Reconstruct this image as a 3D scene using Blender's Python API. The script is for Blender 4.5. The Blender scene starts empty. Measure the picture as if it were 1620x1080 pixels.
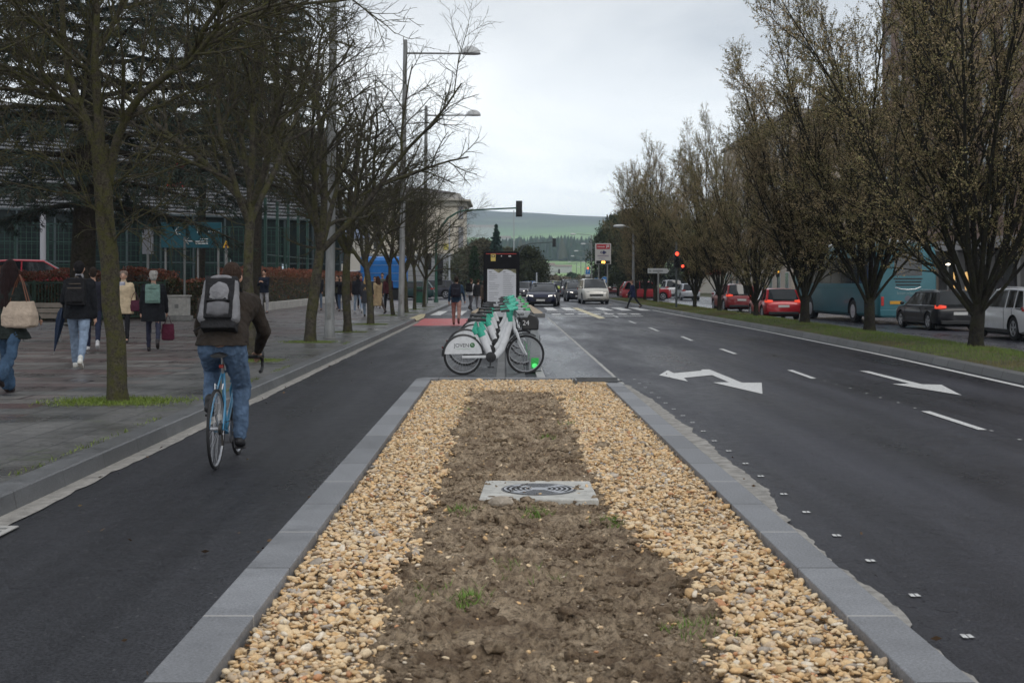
import bpy, bmesh, math, random
import numpy as np
from mathutils import Vector, Matrix, Euler
random.seed(7); rng = np.random.default_rng(11)
R = math.radians
scene = bpy.context.scene
COL = scene.collection
F = 2150.0; VX, VY, CH = 799.0, 443.0, 1.6
def G(px, py, z=0.0):
    "point on the level z seen at a pixel of the photograph"
    D = F * (CH - z) / (py - VY)
    return ((px - VX) * D / F, D, z)
def Q(px, py, D):
    return ((px - VX) * D / F, D, CH - (py - VY) * D / F)

# ------------------------------------------------------------ camera
cam = bpy.data.cameras.new("camera"); camo = bpy.data.objects.new("camera", cam); COL.objects.link(camo)
camo.location = (0, 0, CH); camo.rotation_euler = (R(90), 0, 0)
cam.sensor_width = 36; cam.lens = 36 * F / 1620
cam.shift_x = (810 - VX) / 1620; cam.shift_y = (VY - 540) / 1620
cam.clip_start = 0.1; cam.clip_end = 12000
cam.dof.use_dof = True; cam.dof.focus_distance = 13.0; cam.dof.aperture_fstop = 7.1
scene.camera = camo
# ------------------------------------------------------------ exposure
scene.view_settings.view_transform = 'Standard'; scene.view_settings.look = 'None'
scene.view_settings.gamma = 1; scene.view_settings.exposure = 0.40
# ------------------------------------------------------------ sky
SUN_EL, SUN_ROT = R(48), R(150)
world = bpy.data.worlds.new("World"); scene.world = world; world.use_nodes = True
nt = world.node_tree; nt.nodes.clear(); N = nt.nodes.new; Lk = nt.links.new
out = N('ShaderNodeOutputWorld'); bg = N('ShaderNodeBackground'); bg.inputs[1].default_value = 0.1
sky = N('ShaderNodeTexSky'); sky.sky_type = 'NISHITA'; sky.sun_disc = False
sky.sun_elevation = SUN_EL; sky.sun_rotation = SUN_ROT
tc = N('ShaderNodeTexCoord'); sep = N('ShaderNodeSeparateXYZ'); Lk(tc.outputs['Generated'], sep.inputs[0])
mz = N('ShaderNodeMath'); mz.operation = 'MAXIMUM'; Lk(sep.outputs[2], mz.inputs[0]); mz.inputs[1].default_value = 0.0
za = N('ShaderNodeMath'); za.operation = 'ADD'; Lk(mz.outputs[0], za.inputs[0]); za.inputs[1].default_value = 0.22
dx = N('ShaderNodeMath'); dx.operation = 'DIVIDE'; Lk(sep.outputs[0], dx.inputs[0]); Lk(za.outputs[0], dx.inputs[1])
dy = N('ShaderNodeMath'); dy.operation = 'DIVIDE'; Lk(sep.outputs[1], dy.inputs[0]); Lk(za.outputs[0], dy.inputs[1])
cmb = N('ShaderNodeCombineXYZ'); Lk(dx.outputs[0], cmb.inputs[0]); Lk(dy.outputs[0], cmb.inputs[1]); cmb.inputs[2].default_value = 21.9
nz = N('ShaderNodeTexNoise'); nz.inputs['Scale'].default_value = 1.25; nz.inputs['Detail'].default_value = 7; nz.inputs['Roughness'].default_value = .5
nz.inputs['Distortion'].default_value = .35
Lk(cmb.outputs[0], nz.inputs['Vector'])
rp = N('ShaderNodeValToRGB'); e = rp.color_ramp.elements
e[0].position = .34; e[0].color = (.43, .455, .50, 1); e[1].position = .70; e[1].color = (.86, .865, .87, 1)
m_ = rp.color_ramp.elements.new(.47); m_.color = (.64, .66, .69, 1)
Lk(nz.outputs[0], rp.inputs[0])
# overcast veil: brighter towards the horizon as in the photograph
hr = N('ShaderNodeMapRange'); Lk(sep.outputs[2], hr.inputs[0]); hr.inputs[1].default_value = 0.05; hr.inputs[2].default_value = .22
hr.inputs[3].default_value = 1.5; hr.inputs[4].default_value = .84
vm = N('ShaderNodeVectorMath'); vm.operation = 'SCALE'; Lk(rp.outputs[0], vm.inputs[0]); Lk(hr.outputs[0], vm.inputs['Scale'])
v2 = N('ShaderNodeVectorMath'); v2.operation = 'SCALE'; Lk(vm.outputs[0], v2.inputs[0]); v2.inputs['Scale'].default_value = 10.6
mx = N('ShaderNodeMix'); mx.data_type = 'RGBA'; mx.inputs[0].default_value = .9
Lk(sky.outputs[0], mx.inputs[6]); Lk(v2.outputs[0], mx.inputs[7]); Lk(mx.outputs[2], bg.inputs[0]); Lk(bg.outputs[0], out.inputs[0])
# ------------------------------------------------------------ sun behind the cloud
sl = bpy.data.lights.new("sun", 'SUN'); sl.energy = 0.6; sl.angle = R(25); sl.color = (1, .96, .9)
so = bpy.data.objects.new("sun", sl); COL.objects.link(so)
_d = Vector((math.sin(SUN_ROT) * math.cos(SUN_EL), math.cos(SUN_ROT) * math.cos(SUN_EL), math.sin(SUN_EL)))
so.rotation_euler = _d.to_track_quat('Z', 'Y').to_euler()

# ============================================================ helpers
_mats = {}
def mat(name, col, rough=.7, metal=0.0, var=0.0, scale=6.0, bump=0.0, bscale=60.0, coat=0.0, emit=None, es=0.0, col2=None, detail=4, spec=.5, rvar=0.0, alpha=1.0, bdist=.02, trans=0.0, stretch=None):
    if name in _mats: return _mats[name]
    m = bpy.data.materials.new(name); m.use_nodes = True; t = m.node_tree; b = t.nodes['Principled BSDF']
    b.inputs['Base Color'].default_value = (*col, 1); b.inputs['Roughness'].default_value = rough
    b.inputs['Metallic'].default_value = metal; b.inputs['Coat Weight'].default_value = coat; b.inputs['Coat Roughness'].default_value = .05
    b.inputs['Specular IOR Level'].default_value = spec
    b.inputs['Transmission Weight'].default_value = trans
    if emit: b.inputs['Emission Color'].default_value = (*emit, 1); b.inputs['Emission Strength'].default_value = es
    tcn = t.nodes.new('ShaderNodeTexCoord'); vec = tcn.outputs['Object']
    if stretch:
        mp = t.nodes.new('ShaderNodeMapping'); mp.inputs['Scale'].default_value = stretch; t.links.new(vec, mp.inputs[0]); vec = mp.outputs[0]
    if var or col2 or rvar:
        n = t.nodes.new('ShaderNodeTexNoise'); n.inputs['Scale'].default_value = scale; n.inputs['Detail'].default_value = detail; n.inputs['Roughness'].default_value = .6
        t.links.new(vec, n.inputs['Vector'])
        r = t.nodes.new('ShaderNodeValToRGB'); a = r.color_ramp.elements
        c0 = tuple(max(0, c * (1 - var)) for c in col); c1 = col2 if col2 else tuple(min(1, c * (1 + var)) for c in col)
        a[0].position = .33; a[0].color = (*c0, 1); a[1].position = .67; a[1].color = (*c1, 1)
        t.links.new(n.outputs[0], r.inputs[0]); t.links.new(r.outputs[0], b.inputs['Base Color'])
        if rvar:
            q = t.nodes.new('ShaderNodeMapRange'); q.inputs[1].default_value = .3; q.inputs[2].default_value = .7
            q.inputs[3].default_value = max(.03, rough - rvar); q.inputs[4].default_value = min(1, rough + rvar)
            t.links.new(n.outputs[0], q.inputs[0]); t.links.new(q.outputs[0], b.inputs['Roughness'])
    if bump:
        n2 = t.nodes.new('ShaderNodeTexNoise'); n2.inputs['Scale'].default_value = bscale; n2.inputs['Detail'].default_value = 3
        t.links.new(vec, n2.inputs['Vector'])
        bp = t.nodes.new('ShaderNodeBump'); bp.inputs['Strength'].default_value = bump; bp.inputs['Distance'].default_value = bdist
        t.links.new(n2.outputs[0], bp.inputs['Height']); t.links.new(bp.outputs[0], b.inputs['Normal'])
    _mats[name] = m; return m
def attr_mat(name, rough=.6, bump=0, bscale=200, tint=None, spec=.5, mott=0):
    m = bpy.data.materials.new(name); m.use_nodes = True; t = m.node_tree; b = t.nodes['Principled BSDF']
    a = t.nodes.new('ShaderNodeAttribute'); a.attribute_name = 'tone'
    src = a.outputs['Color']
    if mott:
        tc_ = t.nodes.new('ShaderNodeTexCoord'); q = t.nodes.new('ShaderNodeTexNoise'); q.inputs['Scale'].default_value = 75; q.inputs['Detail'].default_value = 5; q.inputs['Roughness'].default_value = .7; t.links.new(tc_.outputs['Object'], q.inputs['Vector'])
        mr = t.nodes.new('ShaderNodeMapRange'); mr.inputs[1].default_value = .3; mr.inputs[2].default_value = .7; mr.inputs[3].default_value = 1-mott; mr.inputs[4].default_value = 1+mott*.7; t.links.new(q.outputs[0], mr.inputs[0])
        vs = t.nodes.new('ShaderNodeVectorMath'); vs.operation = 'SCALE'; t.links.new(src, vs.inputs[0]); t.links.new(mr.outputs[0], vs.inputs['Scale']); src = vs.outputs[0]
    t.links.new(src, b.inputs['Base Color']); b.inputs['Roughness'].default_value = rough; b.inputs['Specular IOR Level'].default_value = spec
    if bump:
        n2 = t.nodes.new('ShaderNodeTexNoise'); n2.inputs['Scale'].default_value = bscale
        bp = t.nodes.new('ShaderNodeBump'); bp.inputs['Strength'].default_value = bump; bp.inputs['Distance'].default_value = .003
        t.links.new(n2.outputs[0], bp.inputs['Height']); t.links.new(bp.outputs[0], b.inputs['Normal'])
    return m

def tag(o, label=None, cat=None, group=None, kind=None):
    if label: o['label'] = label
    if cat: o['category'] = cat
    if group: o['group'] = group
    if kind: o['kind'] = kind
    return o
def empty(name, label, cat, loc=(0, 0, 0), rz=0.0, group=None, rot=None):
    o = bpy.data.objects.new(name, None); COL.objects.link(o); o.empty_display_size = .2
    o.location = loc; o.rotation_euler = rot if rot else (0, 0, rz)
    return tag(o, label, cat, group)
def children(o): return [c for c in bpy.data.objects if c.parent == o]
def copy_tree(o, parent=None):
    c = o.copy(); COL.objects.link(c)
    if parent: c.parent = parent
    for ch in children(o): copy_tree(ch, c)
    return c
def clone(o, label, loc, rz=None, group=None, scale=None):
    c = copy_tree(o); c['label'] = label; c.location = loc
    if rz is not None: c.rotation_euler = (0, 0, rz)
    if group: c['group'] = group
    if scale: c.scale = scale if hasattr(scale, '__len__') else (scale,) * 3
    return c

class MB:
    def __init__(s): s.v = []; s.f = []; s.m = []; s.cm = 0
    def add(s, vs, fs):
        b = len(s.v); s.v += [tuple(x) for x in vs]; s.f += [tuple(i + b for i in f) for f in fs]; s.m += [s.cm] * len(fs); return s
    def box(s, x0, y0, z0, x1, y1, z1, M=None):
        vs = [Vector(p) for p in ((x0,y0,z0),(x1,y0,z0),(x1,y1,z0),(x0,y1,z0),(x0,y0,z1),(x1,y0,z1),(x1,y1,z1),(x0,y1,z1))]
        if M is not None: vs = [M @ v for v in vs]
        return s.add(vs, [(0,3,2,1),(4,5,6,7),(0,1,5,4),(1,2,6,5),(2,3,7,6),(3,0,4,7)])
    def cbox(s, c, d, M=None):
        T = Matrix.Translation(c) @ (M.to_4x4() if M is not None else Matrix.Identity(4))
        return s.box(-d[0]/2, -d[1]/2, -d[2]/2, d[0]/2, d[1]/2, d[2]/2, T)
    def beam(s, p0, p1, w, d, up=(0, 0, 1)):
        p0, p1 = Vector(p0), Vector(p1); a = (p1 - p0); L = a.length; a.normalize(); u = Vector(up)
        x = a.cross(u); x = x.normalized() if x.length > 1e-4 else Vector((1, 0, 0)); y = x.cross(a)
        M = Matrix((x, a, y)).transposed().to_4x4(); M.translation = p0
        return s.box(-w/2, 0, -d/2, w/2, L, d/2, M)
    def loft(s, rings, cap=True, closed=True, loop=False):
        b = len(s.v); n = len(rings[0])
        for r in rings: s.v += [tuple(p) for p in r]
        fs = []; K = len(rings)
        for k in range(K if loop else K - 1):
            k2 = (k + 1) % K
            for i in range(n if closed else n - 1):
                j = (i + 1) % n; fs.append((b + k*n + i, b + k*n + j, b + k2*n + j, b + k2*n + i))
        if cap and not loop: fs.append(tuple(b + i for i in reversed(range(n)))); fs.append(tuple(b + (K-1)*n + i for i in range(n)))
        s.f += fs; s.m += [s.cm] * len(fs); return s
    def tube(s, pts, rad, n=8, cap=True, loop=False, flat=1.0):
        pts = [Vector(p) for p in pts]; K = len(pts)
        if not hasattr(rad, '__len__'): rad = [rad] * K
        rings = []; px = None
        for k in range(K):
            a = pts[(k+1) % K] - pts[k-1] if loop else pts[min(k+1, K-1)] - pts[max(k-1, 0)]
            a.normalize()
            if px is None:
                px = a.cross(Vector((0, 0, 1)));
                if px.length < .05: px = a.cross(Vector((0, 1, 0)))
            px = px - a * px.dot(a); px.normalize(); py = a.cross(px)
            rings.append([pts[k] + px * (rad[k] * math.cos(2*math.pi*i/n)) + py * (rad[k] * flat * math.sin(2*math.pi*i/n)) for i in range(n)])
        return s.loft(rings, cap, True, loop)
    def lathe(s, prof, n=24, M=None, cap=True):
        rings = []
        for r, z in prof:
            ring = [Vector((r*math.cos(2*math.pi*i/n), r*math.sin(2*math.pi*i/n), z)) for i in range(n)]
            if M is not None: ring = [M @ p for p in ring]
            rings.append(ring)
        return s.loft(rings, cap)
    def torus(s, c, R_, r, axis='x', n=40, k=8, a0=0, a1=360, ry=None):
        ry = ry or r; full = abs(a1 - a0) >= 360; rings = []
        cnt = n if full else n + 1
        for i in range(cnt):
            a = R(a0 + (a1 - a0) * i / n); ring = []
            for j in range(k):
                b = 2*math.pi*j/k; q = R_ + r*math.cos(b); h = ry*math.sin(b)
                p = {'x': (h, q*math.cos(a), q*math.sin(a)), 'y': (q*math.cos(a), h, q*math.sin(a)), 'z': (q*math.cos(a), q*math.sin(a), h)}[axis]
                ring.append(Vector(c) + Vector(p))
            rings.append(ring)
        return s.loft(rings, True, True, full)
    def prism(s, poly, z0, z1, M=None):
        n = len(poly); vs = [Vector((x, y, z0)) for x, y in poly] + [Vector((x, y, z1)) for x, y in poly]
        if M is not None: vs = [M @ v for v in vs]
        return s.add(vs, [tuple(reversed(range(n))), tuple(range(n, 2*n))] + [(i, (i+1) % n, n + (i+1) % n, n + i) for i in range(n)])
    def ball(s, c, r, M=None, n=10, k=7):
        if not hasattr(r, '__len__'): r = (r, r, r)
        rings = []
        for i in range(1, k):
            t = math.pi * i / k; ring = []
            for j in range(n):
                a = 2*math.pi*j/n; p = Vector((r[0]*math.sin(t)*math.cos(a), r[1]*math.sin(t)*math.sin(a), -r[2]*math.cos(t)))
                if M is not None: p = M @ p
                ring.append(Vector(c) + p)
            rings.append(ring)
        b = len(s.v); s.loft(rings, False)
        top = Vector((0, 0, r[2])); top = M @ top if M is not None else top
        v0 = len(s.v); s.v += [tuple(Vector(c) - top), tuple(Vector(c) + top)]; fs = []
        for j in range(n):
            fs.append((v0, b + (j+1) % n, b + j)); q = b + (k-2)*n; fs.append((v0+1, q + j, q + (j+1) % n))
        s.f += fs; s.m += [s.cm]*len(fs); return s
    def mesh(s, name, mats, smooth=None):
        me = bpy.data.meshes.new(name); me.from_pydata(s.v, [], s.f)
        for m in (mats if isinstance(mats, (list, tuple)) else [mats]): me.materials.append(m)
        if any(s.m): me.polygons.foreach_set('material_index', s.m)
        me.update()
        if smooth:
            me.polygons.foreach_set('use_smooth', [True]*len(me.polygons))
            if smooth < 180: me.set_sharp_from_angle(angle=R(smooth))
        return me
    def build(s, name, mats, parent=None, smooth=40, bev=0, seg=2, label=None, loc=None, rot=None):
        me = s.mesh(name, mats, smooth); o = bpy.data.objects.new(name, me); COL.objects.link(o)
        if parent: o.parent = parent
        if bev:
            b = o.modifiers.new('b', 'BEVEL'); b.width = bev; b.segments = seg; b.limit_method = 'ANGLE'; b.angle_limit = R(35)
        if label: o['label'] = label
        if loc: o.location = loc
        if rot: o.rotation_euler = rot
        return o

def outward(o):
    bm = bmesh.new(); bm.from_mesh(o.data); bmesh.ops.recalc_face_normals(bm, faces=bm.faces); bm.to_mesh(o.data); bm.free(); return o
def np_obj(name, V, Fc, mats, parent=None, tone=None, smooth=False, mi=None):
    "V (n,3), Fc (m,k) faces of equal size; tone (n,3) own colour of each leaf / pebble"
    me = bpy.data.meshes.new(name); V = np.asarray(V, np.float32); Fc = np.asarray(Fc, np.int32); k = Fc.shape[1]
    me.vertices.add(len(V)); me.vertices.foreach_set('co', V.ravel())
    me.loops.add(Fc.size); me.loops.foreach_set('vertex_index', Fc.ravel())
    me.polygons.add(len(Fc)); me.polygons.foreach_set('loop_start', np.arange(len(Fc), dtype=np.int32)*k)
    for m in (mats if isinstance(mats, (list, tuple)) else [mats]): me.materials.append(m)
    if mi is not None: me.polygons.foreach_set('material_index', np.asarray(mi, np.int32))
    if smooth: me.polygons.foreach_set('use_smooth', np.ones(len(Fc), bool))
    me.update(calc_edges=True)
    if tone is not None:
        a = me.color_attributes.new('tone', 'FLOAT_COLOR', 'POINT')
        c = np.ones((len(V), 4), np.float32); c[:, :3] = tone; a.data.foreach_set('color', c.ravel())
    o = bpy.data.objects.new(name, me); COL.objects.link(o)
    if parent: o.parent = parent
    return o
def sheet(name, poly, z, m, kind='structure', parent=None, thick=0.0):
    b = MB()
    if thick: b.prism(poly, z - thick, z)
    else: b.add([(x, y, z) for x, y in poly], [tuple(range(len(poly)))])
    o = b.build(name, m, parent, smooth=None)
    if kind: o['kind'] = kind
    return o
def evalmesh(o, name):
    dg = bpy.context.evaluated_depsgraph_get(); dg.update()
    return bpy.data.meshes.new_from_object(o.evaluated_get(dg), preserve_all_data_layers=True, depsgraph=dg)
def text(name, s, size, m, parent, loc, rot, ext=.002, align='CENTER'):
    c = bpy.data.curves.new(name, 'FONT'); c.body = s; c.size = size; c.extrude = ext; c.align_x = align; c.align_y = 'CENTER'
    t = bpy.data.objects.new(name, c); COL.objects.link(t); me = evalmesh(t, name); bpy.data.objects.remove(t)
    me.materials.clear(); me.materials.append(m)
    o = bpy.data.objects.new(name, me); COL.objects.link(o); o.parent = parent; o.location = loc; o.rotation_euler = rot
    return o
def fbm(x, y, s=1.0, oct=4, seed=0, gain=.55):
    out = np.zeros(np.broadcast(x, y).shape); a = 1.0; tot = 0
    g = np.random.default_rng(seed); tab = g.random((256, 256))
    for o in range(oct):
        X = np.asarray(x)*s + 17.3*o; Y = np.asarray(y)*s + 9.1*o
        xi = np.floor(X).astype(int); yi = np.floor(Y).astype(int); fx = X - xi; fy = Y - yi
        fx = fx*fx*(3-2*fx); fy = fy*fy*(3-2*fy)
        t = lambda i, j: tab[(xi+i) % 256, (yi+j) % 256]
        out += a*((t(0,0)*(1-fx)+t(1,0)*fx)*(1-fy) + (t(0,1)*(1-fx)+t(1,1)*fx)*fy); tot += a; a *= gain; s *= 2.03
    return out/tot
def rdir(n):
    v = rng.normal(size=(n, 3)); return v/np.linalg.norm(v, axis=1, keepdims=True)
def leaves(P, size, aspect=.6, jit=.3, axis=None):
    "two-triangle leaf quads at points P -> V, F"
    n = len(P); a = rdir(n) if axis is None else axis; b = np.cross(a, rdir(n)); b /= np.linalg.norm(b, axis=1, keepdims=True) + 1e-9
    s = size*(1 + jit*rng.normal(size=(n, 1))); s = np.clip(s, size*.3, size*2)
    a = a*s*.5; b = b*s*.5*aspect
    V = np.stack([P - a, P + b, P + a, P - b], 1).reshape(-1, 3)
    return V, np.arange(4*n).reshape(-1, 4)
def blades(P, h, w, lean=.35):
    n = len(P); ang = rng.random(n)*2*np.pi; d = np.stack([np.cos(ang), np.sin(ang), np.zeros(n)], 1)
    hh = h*(.5 + rng.random((n, 1))); off = rdir(n)*hh*lean; off[:, 2] = 0
    top = P + off; top[:, 2] += hh[:, 0]
    V = np.stack([P - d*w/2, P + d*w/2, top], 1).reshape(-1, 3)
    return V, np.arange(3*n).reshape(-1, 3)
# ============================================================ materials of the setting
def nodes(m): t = m.node_tree; return t, t.nodes['Principled BSDF'], t.nodes.new, t.links.new
def M_(name):
    m = bpy.data.materials.new(name); m.use_nodes = True; return m
def math_(t, op, a, b=None, c=None):
    n = t.nodes.new('ShaderNodeMath'); n.operation = op
    for i, x in enumerate((a, b, c)):
        if x is None: continue
        if isinstance(x, (int, float)): n.inputs[i].default_value = x
        else: t.links.new(x, n.inputs[i])
    return n.outputs[0]
def mixc(t, fac, a, b):
    n = t.nodes.new('ShaderNodeMix'); n.data_type = 'RGBA'
    if isinstance(fac, (int, float)): n.inputs[0].default_value = fac
    else: t.links.new(fac, n.inputs[0])
    for i, x in ((6, a), (7, b)):
        if isinstance(x, tuple): n.inputs[i].default_value = (*x, 1)
        else: t.links.new(x, n.inputs[i])
    return n.outputs[2]
def noise_(t, vec, sc, det=4, ro=.6):
    n = t.nodes.new('ShaderNodeTexNoise'); n.inputs['Scale'].default_value = sc; n.inputs['Detail'].default_value = det; n.inputs['Roughness'].default_value = ro
    t.links.new(vec, n.inputs['Vector']); return n.outputs[0]
def rng_(t, x, a, b, c, d):
    n = t.nodes.new('ShaderNodeMapRange'); t.links.new(x, n.inputs[0])
    for i, v in enumerate((a, b, c, d)): n.inputs[i+1].default_value = v
    return n.outputs[0]
def mapv(t, vec, scale=(1,1,1), rot=(0,0,0)):
    n = t.nodes.new('ShaderNodeMapping'); n.inputs['Scale'].default_value = scale; n.inputs['Rotation'].default_value = rot
    t.links.new(vec, n.inputs[0]); return n.outputs[0]
def bump_(t, h, st, dist, b):
    n = t.nodes.new('ShaderNodeBump'); n.inputs['Strength'].default_value = st; n.inputs['Distance'].default_value = dist
    t.links.new(h, n.inputs['Height']); t.links.new(n.outputs[0], b.inputs['Normal'])
def asphalt(name, base=.036, wet=.0, grain=1.0):
    m = M_(name); t, b, N_, L_ = nodes(m); tc_ = N_('ShaderNodeTexCoord').outputs['Object']
    big = noise_(t, mapv(t, tc_, (.9, .16, 1)), .8, 5); spk = noise_(t, tc_, 62, 3, .85); mid = noise_(t, tc_, 6, 5, .7)
    v = math_(t, 'MULTIPLY', rng_(t, spk, .36, .66, .45, 1.6), rng_(t, mid, .3, .7, .88, 1.12))
    v = math_(t, 'MULTIPLY', v, rng_(t, big, .3, .7, .68, 1.3))
    trk = noise_(t, mapv(t, tc_, (1.6, .035, 1)), 1.1, 3); v = math_(t, 'MULTIPLY', v, rng_(t, trk, .35, .65, .8, 1.2))
    ck = N_('ShaderNodeTexVoronoi'); ck.feature = 'DISTANCE_TO_EDGE'; ck.inputs['Scale'].default_value = .33; wv = N_('ShaderNodeVectorMath'); wv.operation = 'ADD'; L_(tc_, wv.inputs[0]); nzc = N_('ShaderNodeTexNoise'); nzc.inputs['Scale'].default_value = 2.5; nzc.inputs['Detail'].default_value = 6; L_(tc_, nzc.inputs['Vector']); L_(nzc.outputs['Color'], wv.inputs[1]); L_(wv.outputs[0], ck.inputs['Vector'])
    crk = math_(t, 'MULTIPLY', math_(t, 'LESS_THAN', ck.outputs['Distance'], .0022), math_(t, 'GREATER_THAN', mid, .5)); v = math_(t, 'MULTIPLY', v, math_(t, 'SUBTRACT', 1, math_(t, 'MULTIPLY', crk, .55)))
    cc = N_('ShaderNodeVectorMath'); cc.operation = 'SCALE'; cc.inputs[0].default_value = (base, base*1.02, base*1.32); L_(v, cc.inputs['Scale'])
    # pale grit stuck in the surface
    vo = N_('ShaderNodeTexVoronoi'); vo.inputs['Scale'].default_value = 9; L_(tc_, vo.inputs['Vector'])
    g = math_(t, 'LESS_THAN', vo.outputs['Distance'], .07*grain)
    L_(mixc(t, math_(t, 'MULTIPLY', g, .35), cc.outputs[0], (.28, .27, .25)), b.inputs['Base Color'])
    L_(rng_(t, math_(t, 'ADD', math_(t, 'MULTIPLY', big, .7), math_(t, 'MULTIPLY', mid, .3)), .38, .62, .26 - wet, .62 - wet), b.inputs['Roughness'])
    L_(math_(t, 'MULTIPLY', v, .36), b.inputs['Specular IOR Level'])
    bump_(t, noise_(t, tc_, 80, 3, .85), .8, .009, b)
    return m
asph = asphalt('asphalt_road', .027); asph_dark = asphalt('asphalt_cycle', .014, .02); asph_wet = asphalt('asphalt_wet', .04, .14)
asph_old = asphalt('asphalt_old', .09, .05)

def stone(name, c, joint=1.0, axis=1, jw=.008, jc=(.45, .43, .40), vary=.18, rough=.55, off=.0):
    m = M_(name); t, b, N_, L_ = nodes(m); tc_ = N_('ShaderNodeTexCoord').outputs['Object']
    s = N_('ShaderNodeSeparateXYZ'); L_(tc_, s.inputs[0]); y = math_(t, 'ADD', math_(t, 'DIVIDE', s.outputs[axis], joint), off)
    fr = math_(t, 'FRACT', y); idx = math_(t, 'FLOOR', y)
    wn = N_('ShaderNodeTexWhiteNoise'); wn.noise_dimensions = '1D'; L_(idx, wn.inputs['W'])
    n1 = noise_(t, tc_, 3, 6, .75); n2 = noise_(t, tc_, 75, 3, .85)
    v = math_(t, 'MULTIPLY', rng_(t, wn.outputs[0], 0, 1, 1-vary, 1+vary), rng_(t, n1, .3, .7, .8, 1.2))
    v = math_(t, 'MULTIPLY', v, rng_(t, n2, .36, .64, .72, 1.32))
    cc = N_('ShaderNodeVectorMath'); cc.operation = 'SCALE'; cc.inputs[0].default_value = c; L_(v, cc.inputs['Scale'])
    j = math_(t, 'MAXIMUM', math_(t, 'LESS_THAN', fr, jw/joint), math_(t, 'GREATER_THAN', fr, 1-jw/joint))
    wn2 = N_('ShaderNodeTexWhiteNoise'); wn2.noise_dimensions = '1D'; L_(math_(t, 'ROUND', y), wn2.inputs['W'])
    jcol = mixc(t, math_(t, 'GREATER_THAN', wn2.outputs[0], .6), (.06, .06, .06), jc)
    L_(mixc(t, j, cc.outputs[0], jcol), b.inputs['Base Color'])
    L_(rng_(t, n1, .3, .7, rough-.12, rough+.15), b.inputs['Roughness'])
    bump_(t, n2, .4, .003, b); return m
kerb_pl = stone('planter_kerb_stone', (.19, .195, .205), 1.0, jw=.008, vary=.22)
kerb_l = stone('street_kerb_stone', (.11, .112, .115), 1.05, jw=.008, jc=(.08, .08, .08), rough=.4, vary=.12)
kerb_m = stone('median_kerb_stone', (.13, .13, .128), 1.0, jw=.015, jc=(.03, .03, .03), vary=.2)
mortar = mat('mortar', (.30, .285, .26), .85, var=.3, scale=9, bump=.5, bscale=70)
paint = M_('road_paint'); 
def _paint():
    t, b, N_, L_ = nodes(paint); tc_ = N_('ShaderNodeTexCoord').outputs['Object']
    n = noise_(t, tc_, 40, 6, .8); n2 = noise_(t, tc_, 3, 3)
    L_(mixc(t, rng_(t, n, .38, .50, .8, 0), (.70, .70, .68), (.2, .2, .2)), b.inputs['Base Color']); b.inputs['Roughness'].default_value = .5
_paint()
paint_y = mat('yellow_road_paint', (.62, .55, .36), .6, var=.2, scale=20)
red_paint = mat('red_lane_paint', (.50, .085, .085), .42, var=.25, scale=2.5, bump=.3, bscale=120, rvar=.12)
conc = mat('concrete', (.42, .41, .385), .8, var=.18, scale=7, bump=.25, bscale=80)
conc_d = mat('concrete_dark', (.22, .22, .21), .8, var=.25, scale=5, bump=.25, bscale=60)

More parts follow.
